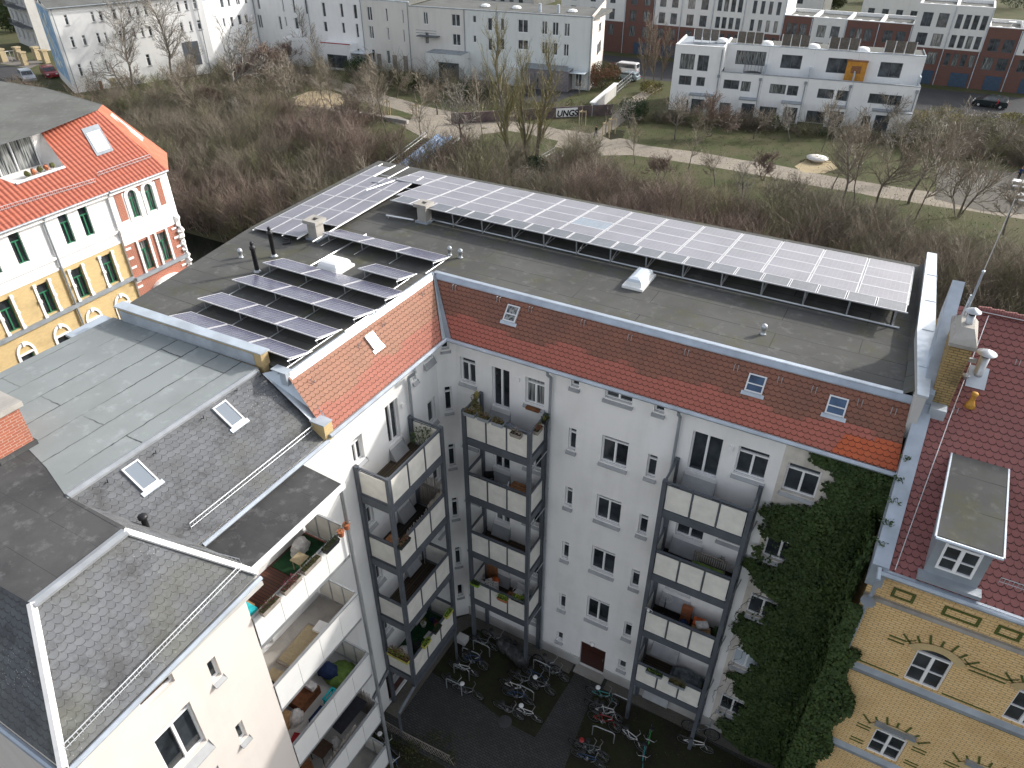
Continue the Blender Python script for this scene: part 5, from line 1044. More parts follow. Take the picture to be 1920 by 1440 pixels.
# --- white terraced houses with roof terraces
F3 = Face(-22.6, 98.0, R(8.0)); TB = 3.6; zT, zR = 6.15, 9.5
bnd = [F3.pix(p, 140)[0] for p in (1352, 1445, 1535, 1628)]; ends = [0, bnd[0], bnd[1]-1.0, bnd[2]-1.2, bnd[3]-1.6, 35.0]
labs = ['white house with full-height grey-windowed block at the left end of the terraced row', 'white terraced house with a netted trampoline on its roof terrace', 'white terraced house with glass doors behind a bare roof terrace', 'white terraced house with an orange wooden cabinet on its roof terrace', 'white terraced house at the right end of the row with roof terraces']
w3 = [(1277,100,1300,131),(1310,103,1326,134),(1274,141,1295,160),(1307,144,1320,162),(1288,187,1309,222),(1358,149,1384,168),(1391,152,1405,172),(1445,157,1471,177),(1478,160,1494,180),(1535,166,1561,186),(1571,169,1587,190),(1631,175,1662,196),(1668,178,1686,199),(1350,192,1366,217),(1425,199,1452,228),(1514,207,1542,236),(1618,217,1640,240)]
w3b = [(1382,94,1433,124),(1467,102,1500,130),(1554,108,1592,139),(1652,116,1686,147)]
h3 = P(F3, w3); h3b = [hpix(F3, (a, b), (c, d), -TB) for a, b, c, d in w3b]; FB3 = Face(*(F3.pt(0, 0, -TB).xy), R(8.0))
for i in range(5):
    ua, ub = ends[i]+.01, ends[i+1]-.01; Hh = empty('terraced_house', F3.pt((ua+ub)/2, 0, -4), labs[i], 'house', 'white terraced houses with roof terraces')
    if i == 0:
        fwall('wall', F3, ua, ub, 0, zR, h3, 'plaster_bright', Hh, 'frame_grey'); mb = MB(); slab(mb, F3, ua+.1, ub-.25, zR-.6, zR-.15, -9, -.25); mb.build('roof', 'zinc_dark', Hh)
        mb = MB(); slab(mb, F3, ua, ub, zR-.0, zR+.12, -.3, .03); slab(mb, F3, ub-.3, ub, zR-3.3, zR+.11, -8.8, -.301); slab(mb, F3, ua, ua+.2, 0, zR+.11, -8.8, -.301); mb.build('parapet', 'plaster_bright', Hh)
    else:
        fwall('wall', F3, ua, ub, 0, zT, h3, 'plaster_bright', Hh, 'frame_grey'); fwall('upper_wall', FB3, ua, ub, zT-.8, zR, h3b, 'plaster_bright', Hh, 'frame_grey')
        mb = MB(); slab(mb, F3, ua, ub, zT-1.0, zT-.75, -TB+.01, -.2); mb.build('terrace', 'zinc_dark', Hh)
        mb = MB(); slab(mb, F3, ua, ub, zT+.0, zT+.1, -.3, .06); mb.build('parapet_cap', 'zinc_dark', Hh)
        mb = MB(); slab(mb, F3, ub-.2, ub, zT-.74, zT+.95, -TB, -TB+1.6); mb.build('divider', 'zinc_light', Hh)
        mb = MB(); slab(mb, F3, ua, ub, zR-.4, zR-.1, -9.5, -TB-.2); mb.build('roof', 'felt_far', Hh)
        mb = MB(); slab(mb, F3, ua, ub, zR, zR+.12, -TB-.3, -TB+.05); mb.build('roof_cap', 'zinc_light', Hh)
    if i == 4: mb = MB(); slab(mb, F3, ub+.001, ub+.02, 0, zT, -9.5, 0); slab(mb, F3, ub+.001, ub+.02, zT, zR+.1, -9.5, -TB); mb.build('side_wall', 'plaster_bright', Hh)
    # ground-floor bay and downpipe
    mb = MB(); a, b_ = (ua+3.4, ub-.3) if i else (ua+3.2, ub-.6); mb.fbox(F3, a, b_, 0, 2.75, .01, 1.5); bay = mb.build('bay', 'plaster_bright', Hh)
    mb = MB(); mb.fbox(F3, a-.1, b_+.1, 2.75, 2.87, 0, 1.6); mb.build('bay_cap', 'zinc_dark', bay)
    mb = MB(); mb.fbox(F3, a+.5, a+2.4, .05, 2.3, 1.505, 1.55); mb.build('window', 'glass_far', bay)
    mb = MB(); mb.tube(F3.pt(ub-.3, zT-.4 if i else zR-.2, .12), F3.pt(ub-.3, 0, .12), .08, n=6); mb.fbox(F3, ub-.5, ub-.1, zT-.8, zT-.4, .0, .2); mb.build('downpipe', 'zinc_dark', Hh)
sp = [(1302, 1347), (1384, 1430), (1468, 1518), (1558, 1612), (1664, 1720)]
for i, (a, b) in enumerate(sp):
    u0, _ = F3.pix(a, 70, -TB-1); u1, _ = F3.pix(b, 80, -TB-1); S = empty('collector_stand', F3.pt((u0+u1)/2, zR-.1, -TB-1.5), f'tilted three-panel solar collector on the white terraced roofs, {["first", "second", "third", "fourth", "fifth"][i]} from the left', 'solar collector', 'collectors on the terraced roofs')
    w = (u1-u0)/3
    for k in range(3):
        m_ = MB(); m_.poly([F3.pt(u0+w*k+.05, zR+.1, -TB-1.1), F3.pt(u0+w*(k+1)-.05, zR+.1, -TB-1.1), F3.pt(u0+w*(k+1)-.05, zR+1.75, -TB-.5), F3.pt(u0+w*k+.05, zR+1.75, -TB-.5)]); m_.poly([F3.pt(u0+w*k+.05, zR+.1, -TB-1.15), F3.pt(u0+w*k+.05, zR+1.75, -TB-.55), F3.pt(u0+w*(k+1)-.05, zR+1.75, -TB-.55), F3.pt(u0+w*(k+1)-.05, zR+.1, -TB-1.15)]); m_.build('collector', 'collector_back', S) if 'collector_back' in M else m_.build('collector', 'plaster_grey', S)
    for k in range(4): m_ = MB(); m_.tube(F3.pt(u0+w*k, zR-.1, -TB-.35), F3.pt(u0+w*k, zR+1.75, -TB-.45), .06, n=4); m_.build('strut', 'aluminium', S)
for px, dl in ((1352, 'between the first and second'), (1438, 'between the second and third'), (1527, 'between the third and fourth'), (1622, 'between the fourth and fifth')): u, _ = F3.pix(px, 80, -TB-1); m_ = MB(); m_.lathe(F3.pt(u, zR-.1, -TB-1.6), [(1.0, 0), (1.0, .2), (.8, .5), (.4, .62)], 10); tag(m_.build('dome_skylight', 'white_paint', smooth=True), f'white dome skylight {dl} tilted collector on the terraced roofs', 'skylight', 'dome skylights on the terraced roofs')
u0, z1 = F3.pix(1590, 114, -TB+.5); u1, z0 = F3.pix(1621, 142, -TB+.5); cb = empty('cabinet', F3.pt(u0, zT-.75, -TB+.4), 'orange wooden cabinet with small panes on a white house terrace', 'cabinet')
m_ = MB(); m_.fbox(F3, u0, u1, zT-.74, z1, -TB+.05, -TB+.7); m_.build('body', 'cabinet_orange' if 'cabinet_orange' in M else 'ochre_pot', cb)
m_ = MB(); m_.fbox(F3, u0+.7, u1-.7, z1-1.6, z1-.6, -TB+.701, -TB+.72); m_.build('pane', 'wood_brown', cb); m_ = MB(); m_.fbox(F3, u0-.1, u1+.1, z1, z1+.12, -TB+.02, -TB+.78); m_.build('top', 'wood_brown', cb)
u0, z1 = F3.pix(1396, 93, -1.7); u1, z0 = F3.pix(1434, 127, -1.7); c = F3.pt((u0+u1)/2, zT-.75, -1.8); tp = empty('trampoline', c, 'round black trampoline with tall safety net on a white roof terrace', 'trampoline')
m_ = MB(); m_.lathe(c, [(1.35, .55), (1.35, .62)], 16); m_.build('mat', 'black_plastic', tp); m_ = MB()
for k in range(8): t = k*math.pi/4; p = c+Vector((1.35*math.cos(t), 1.35*math.sin(t), 0)); m_.tube(p, p+Vector((0, 0, 2.4)), .03, n=4)
for k in range(24): t = k*math.pi/12; p = c+Vector((1.33*math.cos(t), 1.33*math.sin(t), .6)); m_.tube(p, p+Vector((0, 0, 1.75)), .012, n=3)
m_.build('net', 'steel_grey', tp)
# --- cream and brick houses along the road behind
F4 = Face(0, 137.0, 0)
def house4(pa, pb, zt, lab, base, upper, split, rows, colspec, F=F4, d0=0, base2=None, roofitem=True, garage=True):
    ua = F.pix(pa, 80)[0] if pa is not None else pa; ub = F.pix(pb, 80)[0]
    Hh = empty('town_house', F.pt((ua+ub)/2, 0, -5), lab, 'house', 'cream and brick town houses along the back road'); hs = []
    for z0, z1 in rows:
        for c, w in colspec: hs.append((ua+(ub-ua)*c-w/2, ua+(ub-ua)*c+w/2, z0, z1))
    if split: fwall('wall', F, ua, ub, 0, split, [h for h in hs if h[3] < split], base, Hh, 'frame_grey', fw=.07); fwall('upper_wall', F, ua, ub, split, zt, [h for h in hs if h[2] > split], upper, Hh, 'frame_grey', fw=.07)
    else: fwall('wall', F, ua, ub, 0, zt, hs, upper, Hh, 'frame_grey', fw=.07)
    mb = MB(); slab(mb, F, ua+.25, ub-.25, zt-.9, zt-.45, -9.5, -.25); mb.build('roof', 'felt_far', Hh)
    mb = MB(); slab(mb, F, ua, ub, zt, zt+.12, -.3, .04); slab(mb, F, ua, ua+.25, zt-1, zt+.11, -9.5, -.301); slab(mb, F, ub-.25, ub, 0, zt+.11, -9.5, -.301); slab(mb, F, ua+.25, ub-.25, zt-1, zt+.11, -9.8, -9.5); mb.build('parapet', 'white_paint', Hh)
    if garage: mb = MB(); mb.fbox(F, ua+(ub-ua)*.38, ub-.6, .05, 2.3, .01, .06); mb.build('garage_door', 'garage_blue' if 'garage_blue' in M else 'steel_grey', Hh)
    mb = MB(); mb.tube(F.pt(ub-.15, zt-.2, .1), F.pt(ub-.15, 0, .1), .08, n=6); mb.build('downpipe', 'zinc_light', Hh)
    if roofitem:
        for k in (.3, .68): mb = MB(); mb.blob(F.pt(ua+(ub-ua)*k, zt-.4, -2.6), .62, .55, jit=0, n=10); mb.build('skylight', 'white_paint', Hh)
    return Hh
r3 = [(3.3, 5.3), (6.2, 8.2), (9.2, 11.4)]
house4(1050, 1168, 12.6, 'cream and brick town house partly hidden behind the pale end wall of the long row', 'brick_redfar', 'plaster_far', 5.9, r3, [(.2, 1.2), (.5, 1.2), (.8, 1.2)], garage=False)
house4(1168, 1222, 12.6, 'narrow dark red brick town house above the parked white van', 'brick_redfar', 'brick_redfar', 0, r3, [(.28, 1.3), (.72, 1.3)])
house4(1222, 1272, 12.6, 'cream town house behind the tall bare columnar trees', 'brick_redfar', 'plaster_far', 5.9, r3, [(.28, 1.3), (.72, 1.3)])
house4(1272, 1330, 12.6, 'cream town house with two broad dark windows per floor, at the top', 'brick_redfar', 'plaster_far', 5.9, r3, [(.28, 1.4), (.7, 1.4)])
house4(1330, 1388, 12.4, 'cream town house with four narrow dark windows and white sills, at the top', 'brick_redfar', 'plaster_far', 5.9, r3, [(.17, .85), (.38, .85), (.6, .85), (.82, .85)])
house4(1388, 1462, 12.2, 'cream town house with four slim pale windows, right before the lower roofs', 'brick_redfar', 'plaster_far', 5.9, r3, [(.22, .7), (.42, .7), (.62, .7), (.82, .7)])
r2 = [(3.2, 5.2), (6.1, 8.1)]
for k, (a, b, m, lab) in enumerate(((1462, 1516, 'brick_redfar', 'low red brick house with black roof terrace furniture'), (1516, 1580, 'plaster_far', 'low pale rendered house between two low brick houses'), (1580, 1642, 'brick_redfar', 'low red brick house with two domes on its grey roof'), (1642, 1704, 'brick_redfar', 'low red brick house with dark roof, next to the tall white one'))):
    house4(a, b, 9.3, lab, m, m, 0, r2, [(.22, .9), (.42, .9), (.7, 1.3)] if k % 2 == 0 else [(.3, 1.5), (.7, 1.5)])
house4(1704, 1775, 12.6, 'tall pale house with two broad windows per floor above a brick base', 'brick_redfar', 'plaster_far', 5.9, r3, [(.3, 1.6), (.72, 1.6)])
house4(1775, 1845, 12.6, 'tall pale house with four narrow windows per floor above a brick base', 'brick_redfar', 'plaster_far', 5.9, r3, [(.15, .85), (.38, .85), (.6, .85), (.83, .85)])
h_ = house4(1845, 1912, 9.8, 'red brick house with satellite dish behind the dark parked car', 'brick_redfar', 'brick_redfar', 0, r2, [(.3, 1.6), (.72, 1.6)])
mb = MB(); c = F4.pt(F4.pix(1893, 60)[0], 10.5, -1); mb.tube(c, c-Vector((0, 0, 1.2)), .06, n=5); mb.lathe(c, [(.02, 0), (.5, .12), (.62, .2)], 12); mb.build('satellite_dish', 'aluminium', h_)
house4(1912, 1990, 10.6, 'pale house cut off by the right edge, beyond the red brick one', 'brick_redfar', 'plaster_far', 5.9, r3[:2], [(.3, 1.6), (.72, 1.6)])
# far buildings near the top edge
F6 = Face(0, 185, 0)
for k, (a, b, d, zt_, m, lab) in enumerate(((1617, 1760, 0, 8.5, 'plaster_far', 'white low building with a dark band near the top edge, far right'), (1130, 1255, 0, 13, 'plaster_beige', 'beige long building at the top edge behind the cream houses'), (700, 1000, 0, 9, 'plaster_grey', 'grey building behind the long white row at the top edge'), (1465, 1530, -12, 12, 'plaster_far', 'white stepped house at the top edge left of the garden gap'))):
    ua, ub = F6.pix(a, 10)[0], F6.pix(b, 10)[0]; Hh = empty('distant_building', F6.pt((ua+ub)/2, 0, d-6), lab, 'building'); hs = [(ua+1.5+3*i, ua+2.9+3*i, z, z+1.6) for i in range(int((ub-ua)/3)-1) for z in (1, 4, 7) if z+2 < zt_]
    FF = Face(0, 185-d, 0); fwall('wall', FF, ua, ub, 0, zt_, hs, m, Hh, 'frame_grey')
    mb = MB(); slab(mb, FF, ua, ub, zt_, zt_+.3, -14, .1); slab(mb, FF, ub, ub+.05, 0, zt_, -14, 0); slab(mb, FF, ua-.05, ua, 0, zt_, -14, 0); mb.build('roof', 'felt_far', Hh)
# --- old building with balconies at the top left, fence with gate piers
A_ = zp(78, 97, 0); F5 = Face(A_.x, A_.y, R(80)); OB = empty('old_house', A_, 'old grey house with iron balconies in the upper left corner', 'house')
FF5 = Face(*(A_+Vector((-14, 4, 0))).xy, math.atan2(-4, 14)); LF = math.hypot(14, 4)
fwall('wall', FF5, 0, LF, 0, 15, [(1.5+3.4*i, 2.9+3.4*i, z, z+2.2) for i in range(4) for z in (1.2, 4.8, 8.4, 12)], 'plaster_grey', OB); fwall('side_wall', F5, 0, 20, 0, 15, [(2+4*i, 3.2+4*i, z, z+2) for i in range(4) for z in (1.2, 4.8, 8.4)], 'plaster_grey', OB)
for z in (4.6, 8.2, 11.8): mb = MB(); mb.fbox(FF5, 4, LF-.5, z-.2, z, 0, 1.6); mb.fbox(FF5, 4, LF-.5, z+.95, z+1.02, 1.5, 1.6); [mb.fbox(FF5, 4+.35*k, 4.06+.35*k, z, z+.95, 1.53, 1.57) for k in range(28)]; mb.build('balcony', 'steel_grey', OB)
mb = MB(); mb.poly([FF5.pt(0, 15, .3), FF5.pt(LF, 15, .3), F5.pt(20, 15, 0), F5.pt(20, 17, -14)]); mb.build('roof', 'felt_far', OB)
fp = [zp(*p, 0) for p in ((-20, 118), (8, 116), (38, 112), (48, 122), (72, 112), (88, 118))]
FN = empty('garden_fence', fp[1], 'yellowish pillared garden fence along the street, upper left', 'fence')
for p in fp: mb = MB(); mb.box(p.x-.5, p.x+.5, p.y-.5, p.y+.5, 0, 2.2); mb.box(p.x-.62, p.x+.62, p.y-.62, p.y+.62, 2.2, 2.45); mb.build('pillar', 'sand', FN)
mb = MB()
for a, b in ((fp[0], fp[1]), (fp[1], fp[2])):
    mb.tube(a+Vector((0, 0, 1.8)), b+Vector((0, 0, 1.8)), .08, n=4); k_ = int((b-a).length/.7)
    for i in range(k_): p = a.lerp(b, i/k_); mb.tube(p, p+Vector((0, 0, 1.8)), .09, n=4)
mb.build('railing', 'plaster_beige', FN)
# --- stairs and blue slide on the bank
def stair(px_top, wid, steps, run, mat, lab, slide=False, dirv=(0, -1, 0), skew=0):
    p = zp(*px_top, 0); T = empty('bank_stairs' if not slide else 'slide_stairs', p, lab, 'stairs'); x, y = p.x, p.y
    gz = lambda q: ground_z(x, q)
    mb = MB(); dr = (gz(y-run)-gz(y))/steps; st = run/steps
    X = lambda i: x+skew*i*st
    for i in range(steps): z = dr*(i)+.05; mb.box(X(i)-wid/2, X(i)+wid/2, y-st*(i+.8), y-st*i, z-.12, z+.04)
    mb.build('tread', mat, T); mb = MB(); e = Vector((X(steps), y-run, dr*steps))
    for s in (-1, 1):
        a = Vector((x+s*wid/2, y+.3, .95)); b = Vector((e.x+s*wid/2, e.y, e.z+.95)); mb.tube(a, b, .05, n=5); mb.tube(a-Vector((0, 0, .45)), b-Vector((0, 0, .45)), .03, n=4)
        for k in range(6): c = a.lerp(b, k/5); mb.tube(c, c-Vector((0, 0, 1.0)), .04, n=4)
    mb.build('handrail', 'galvanised', T); return T, dr, steps, st
T, dr, n_s, st = stair((812, 262), 2.3, 26, 12.5, 'wood_dark', 'dark wooden steps with metal handrails beside the blue slide', skew=.02)
T2_, *_ = stair((853, 265), 1.3, 26, 12.5, 'wood_dark', 'narrow dark wooden steps on the right of the blue slide', skew=.02)
p = zp(834, 262, 0); mb = MB(); q = Vector((p.x+.25, p.y-12.4, ground_z(p.x, p.y-12.4)+.25))
for (u0, u1, h0, h1) in ((-1.05, 1.05, 0, .08), (-1.15, -1.05, 0, .35), (1.05, 1.15, 0, .35)):
    mb.poly([Vector((p.x+u0, p.y, .35+h1)), Vector((q.x+u0, q.y, q.z+h1)), Vector((q.x+u1, q.y, q.z+h1)), Vector((p.x+u1, p.y, .35+h1))]); 
    for u in (u0, u1): mb.poly([Vector((p.x+u, p.y, .35+h0)), Vector((p.x+u, p.y, .35+h1)), Vector((q.x+u, q.y, q.z+h1)), Vector((q.x+u, q.y, q.z+h0))])
tag(mb.build('slide', 'blue_slide'), 'wide light blue slide running down the bank between two flights of steps', 'slide')
stair((1050, 293), 1.8, 16, 9.0, 'concrete', 'small concrete steps going down the bank among bare bushes', skew=-.15)
# --- low walls, graffiti wall, fence, benches, tables, young tree stakes
gA, gB = zp(1040, 222, 0), zp(1108, 218, 0); FGf = Face(gA.x, gA.y, math.atan2(gB.y-gA.y, gB.x-gA.x)); Lw = (gB-gA).length
WL = empty('graffiti_wall', gA, 'low wall with white and black graffiti lettering by the park path', 'wall'); mb = MB(); mb.fbox(FGf, -16, Lw+3.5, 0, 1.6, -.25, 0); mb.build('wall', 'graffiti_dark', WL)
mb = MB(); mb.fbox(FGf, 0.2, Lw*.62, .15, 1.45, .005, .02); mb.build('paint_field', 'white_paint', WL)
def letters(F, txt, u, z, s, mat, par, ex=.02, d=.03, shear=.15):
    cu = bpy.data.curves.new('lettering', 'FONT'); cu.body = txt; cu.size = s; cu.extrude = ex; cu.offset = .03*s; cu.shear = shear
    tmp = bpy.data.objects.new('tmp', cu); scene.collection.objects.link(tmp); dg = bpy.context.evaluated_depsgraph_get(); me = bpy.data.meshes.new_from_object(tmp.evaluated_get(dg)); bpy.data.objects.remove(tmp)
    o = bpy.data.objects.new('lettering', me); scene.collection.objects.link(o); me.materials.clear(); me.materials.append(M[mat]); o.parent = par
    o.matrix_local = Matrix.Translation(F.pt(u, z, d)-origin(par)) @ Matrix.Rotation(F.ang, 4, 'Z') @ Matrix.Rotation(math.pi/2, 4, 'X'); return o
letters(FGf, 'UNGS', .3, .25, 1.25, 'cloth_black', WL)
gC, gD = zp(1110, 218, 0), zp(1186, 152, 0); FGg = Face(gC.x, gC.y, math.atan2(gD.y-gC.y, gD.x-gC.x)); Lw2 = (gD-gC).length
WF = empty('yard_fence', gC, 'low painted wall with wire fence running back to the road', 'fence'); mb = MB(); mb.fbox(FGg, 0, Lw2*.55, 0, 1.9, -.25, 0); mb.build('wall', 'plaster_grey', WF)
mb = MB(); mb.fbox(FGg, 0, Lw2*.55, 1.9, 2.05, -.5, .25); mb.build('coping', 'white_paint', WF)
mb = MB()
for k in range(10): mb.tube(FGg.pt(Lw2*(.55+.05*k), 0), FGg.pt(Lw2*(.55+.05*k), 1.8), .05, n=4)
for z in (.5, 1.1, 1.75): mb.tube(FGg.pt(Lw2*.55, z), FGg.pt(Lw2, z), .03, n=4)
mb.build('wire_fence', 'galvanised', WF); letters(FGg, 'SK', 1.0, .4, 1.5, 'blue_slide', WF)
mb = MB(); a, b = zp(650, 212, 0), zp(765, 232, 0); d_ = (b-a).normalized(); n_ = Vector((-d_.y, d_.x, 0))*.3
mb.prism([tuple((a-n_).xy), tuple((b-n_).xy), tuple((b+n_).xy), tuple((a+n_).xy)], 0, .5); tag(mb.build('seat_wall', 'concrete'), 'long low concrete seat wall between two park paths', 'wall')
mb = MB(); c = zp(1531, 303, 0); mb.lathe(c, [(.7, 0), (.8, .35), (1.35, .4), (1.4, .55), (.1, .6)], 14); tag(mb.build('play_stone', 'plaster_beige', smooth=True), 'pale round stone table on a worn patch of lawn', 'stone table')
for k, (px, lab) in enumerate((((1912, 352), 'pale plaza table nearest the lawn at the right edge'), ((1918, 378), 'pale plaza table nearest the path at the right edge'))):
    c = zp(*px, 0); T = empty('plaza_table', c, lab, 'table', 'tables on the gravel plaza'); mb = MB(); mb.box(c.x-.9, c.x+1.3, c.y-.5, c.y+.5, .72, .82); mb.build('table_top', 'white_paint', T)
    for s in (-1, 1): mb = MB(); mb.box(c.x-.7+(s+1)*.85, c.x-.5+(s+1)*.85, c.y-.3, c.y+.3, 0, .72); mb.build('leg', 'concrete', T)
    for s in (-1, 1): mb = MB(); mb.box(c.x-.9, c.x+1.3, c.y+s*.95-.18, c.y+s*.95+.18, .38, .46); mb.build('bench_seat', 'white_paint', T)
for k, (px, lab) in enumerate((((90, 0), ''),)): pass
# young trees held by stakes
for px, lab in (((727, 215), 'first young staked tree beside the upper park path'), ((781, 222), 'young staked tree next to the wide gravel spot above the slide'), ((1091, 235), 'young staked tree in front of the graffiti wall'), ((1135, 258), 'left of two young staked trees in the soil patch'), ((1146, 250), 'right of two young staked trees in the soil patch'), ((428, 152), 'young staked tree far left between brown shrubs')):
    c = zp(*px, 0); T = empty('staked_tree', c, lab, 'young tree', 'young trees held by wooden stakes'); mb = MB(); mb.tube(c, c+Vector((0, 0, 4.2)), .05, .02, 5)
    for k in range(7): t = k*2.4; mb.tube(c+Vector((0, 0, 2+.3*k)), c+Vector((.7*math.cos(t), .7*math.sin(t), 2.9+.3*k)), .02, .008, 3)
    mb.build('trunk', 'bark', T); mb = MB()
    for k in range(3): t = k*2.094; q = c+Vector((.55*math.cos(t), .55*math.sin(t), 0)); mb.tube(q, q+Vector((0, 0, 2.2)), .07, n=5); 
    for k in range(3): t = k*2.094; t2 = t+2.094; mb.tube(c+Vector((.55*math.cos(t), .55*math.sin(t), 2.0)), c+Vector((.55*math.cos(t2), .55*math.sin(t2), 2.0)), .06, n=4)
    mb.build('stake', 'sand', T)
# ================================================================= vehicles
def car(kind, loc, rz, paint, label, L=4.4, Wd=1.78, Hh=1.45):
    T = empty('parked_car' if kind != 'van' else 'parked_van', loc, label, 'car' if kind != 'van' else 'van', rz=rz); T.location = (0, 0, 0); T.rotation_euler = (0, 0, 0)
    h = Hh; b = .28; bl = h*.60 if kind != 'van' else h*.55
    if kind == 'van': prof = [(-L/2, b), (-L/2, bl), (-L/2+.08, h*.93), (-L/2+.3, h), (L*.22, h), (L*.30, h*.93), (L*.41, bl+.02), (L/2-.06, bl*.82), (L/2, bl*.6), (L/2, b)]
    else: prof = [(-L/2, b), (-L/2+.02, bl*.95), (-L*.46, bl+.04), (-L*.40, h*.9), (-L*.30, h), (L*.06, h), (L*.13, h*.96), (L*.27, bl+.03), (L*.44, bl*.88), (L/2, bl*.62), (L/2, b)]
    mb = MB(); w = Wd/2
    tw = lambda z: w if z <= bl+.05 else w*(1-.16*(z-bl)/(h-bl))
    Lp = [Vector((x, tw(z), z)) for x, z in prof]; Rp = [Vector((x, -tw(z), z)) for x, z in prof]; n_ = len(prof)
    mb.poly(Lp[::-1]); mb.poly(Rp)
    for i in range(n_): j = (i+1) % n_; mb.poly([Lp[i], Lp[j], Rp[j], Rp[i]])
    mb.build('body', paint, T, bevel=.06)
    gx = {'van': (-L*.44, L*.27)}.get(kind, (-L*.36, L*.16)); mb = MB(); z0, z1 = bl+.06, h-.14
    for s in (-1, 1):
        y = lambda z: s*(tw(z)+.006); k0, k1 = gx
        q = [(k0, z0), (k1+.42, z0), (k1, z1), (k0+.1, z1)]; pts = [Vector((x, y(z), z)) for x, z in q]; mb.poly(pts if s < 0 else pts[::-1])
    xa, xb = (L*.405, L*.308) if kind == 'van' else (L*.262, L*.138)
    mb.poly([Vector((xa+.03, -w*.84, z0)), Vector((xa+.03, w*.84, z0)), Vector((xb+.03, w*.76, z1+.03)), Vector((xb+.03, -w*.76, z1+.03))])
    xr0, xr1 = (-L/2-.005, -L/2+.05) if kind == 'van' else (-L*.452, -L*.405); mb.poly([Vector((xr0-.02, w*.8, z0)), Vector((xr0-.02, -w*.8, z0)), Vector((xr1-.02, -w*.72, z1)), Vector((xr1-.02, w*.72, z1))])
    mb.build('car_glass', 'glass_far', T)
    for x in (-L*.31, L*.31):
        for s in (-1, 1):
            mb = MB(); mb.tube((x, s*(w-.2), .32), (x, s*(w+.015), .32), .32, n=16); wh = mb.build('wheel', 'rubber', T); mb = MB(); mb.tube((x, s*(w+.015), .32), (x, s*(w+.03), .32), .19, n=12); mb.build('rim', 'aluminium', wh)
    for s in (-1, 1):
        mb = MB(); mb.box(L/2-.12, L/2+.015, s*w*.72-.17, s*w*.72+.17, bl*.66, bl*.82); mb.build('headlight', 'white_paint', T); mb = MB(); mb.box(-L/2-.015, -L/2+.1, s*w*.78-.12, s*w*.78+.12, bl*.68, bl*.9); mb.build('tail_light', 'cloth_red', T)
    T.location = loc; T.rotation_euler = (0, 0, rz); return T
simple('paint_white', (.75, .76, .77), .25, .6, var=.03); simple('paint_silver', (.45, .48, .50), .25, .6, .5, var=.05); simple('paint_red', (.22, .012, .018), .25, .6, var=.05); simple('paint_dark', (.012, .02, .022), .2, .7, var=.1); simple('paint_blue', (.30, .38, .42), .25, .6, .3, var=.05)
car('van', zp(1172, 137, 0), R(180), 'paint_white', 'white passenger van parked on the road beside the pale end wall', 5.0, 1.95, 1.95)
car('car', zp(1177, 150, 0), R(178), 'paint_blue', 'pale silver-blue car parked beside the white van', 4.2)
car('car', zp(53, 150, 0), R(-22), 'paint_silver', 'silver car parked on the street next to the mural gable', 5.6, 2.1, 1.8)
car('car', zp(95, 143, 0), R(-22), 'paint_red', 'dark red car half hidden behind the mural gable', 5.4, 2.1, 1.8)
car('car', zp(1855, 200, 0), R(172), 'paint_dark', 'dark green car parked on the road in front of the brick house', 5.0, 1.95, 1.75)
# ================================================================= trees, shrubs, thicket, ivy
RNG = random.Random(21)
def rv(s=1.0): return Vector((RNG.gauss(0, s), RNG.gauss(0, s), RNG.gauss(0, s)))
class TR:      # light-weight limb collector (3- or 5-sided tapering tubes)
    def __init__(s): s.mb = {0: MB(), 1: MB()}
    def seg(s, a, b, r0, r1, n, w): s.mb[w].tube(a, b, r0, r1, n, 0, False)
def limb(T, p, d, L, r, lvl, maxl, st, w0=1):
    n = st['segs'][min(lvl, len(st['segs'])-1)]; q = p.copy(); dd = d.normalized(); rr = r; step = L/n; kids = []
    for i in range(n):
        r2 = max(st['rmin'], r*(1-(i+1)/n*.75)); dd = (dd+rv(st['bend'])+Vector((0, 0, st['up']*(1 if lvl else .3)))).normalized(); q2 = q+dd*step
        T.seg(q, q2, rr, r2, 5 if lvl == 0 else (4 if lvl == 1 else 3), 0 if lvl < w0 else 1)
        if lvl < maxl and (i+1)/n > st['bare'][min(lvl, len(st['bare'])-1)]: kids.append((q2, dd, r2, (i+1)/n))
        q, rr = q2, r2
    if lvl < maxl:
        m = st['kids'][min(lvl, len(st['kids'])-1)]
        for k in range(m):
            kp, kd, kr, f = kids[int(k*len(kids)/m)] if len(kids) >= 1 else (q, dd, rr, 1)
            ax = kd.cross(rv()).normalized(); a = st['ang'][min(lvl, len(st['ang'])-1)]*RNG.uniform(.7, 1.3); nd = Matrix.Rotation(a, 3, ax) @ kd
            limb(T, kp, nd, L*st['len'][min(lvl, len(st['len'])-1)]*RNG.uniform(.6, 1.2)*(1.15-.45*f), max(st['rmin'], kr*.62), lvl+1, maxl, st, w0)
    elif st.get('tuft'): T.mb[1].leaves(q, st['tuft'][1], st['tuft'][1], st['tuft'][1], st['tuft'][0], st['tuft'][2], 1)
STY = {
 'tall': dict(segs=(12, 6, 4, 2), bend=.10, up=.05, bare=(.25, .15, .1), kids=(22, 9, 7), ang=(.75, .6, .6), len=(.42, .5, .55), rmin=.018),
 'spread': dict(segs=(6, 6, 4, 3), bend=.16, up=.07, bare=(.4, .2, .1), kids=(9, 8, 8), ang=(.75, .65, .7), len=(.85, .55, .5), rmin=.019),
 'poplar': dict(segs=(12, 5, 4, 2), bend=.07, up=.12, bare=(.15, .1, .1), kids=(26, 7, 4), ang=(.45, .4, .5), len=(.32, .5, .5), rmin=.012),
 'crab': dict(segs=(5, 5, 4, 3), bend=.30, up=.0, bare=(.35, .1, .1), kids=(7, 7, 6), ang=(.95, .8, .8), len=(.8, .6, .5), rmin=.014),
}
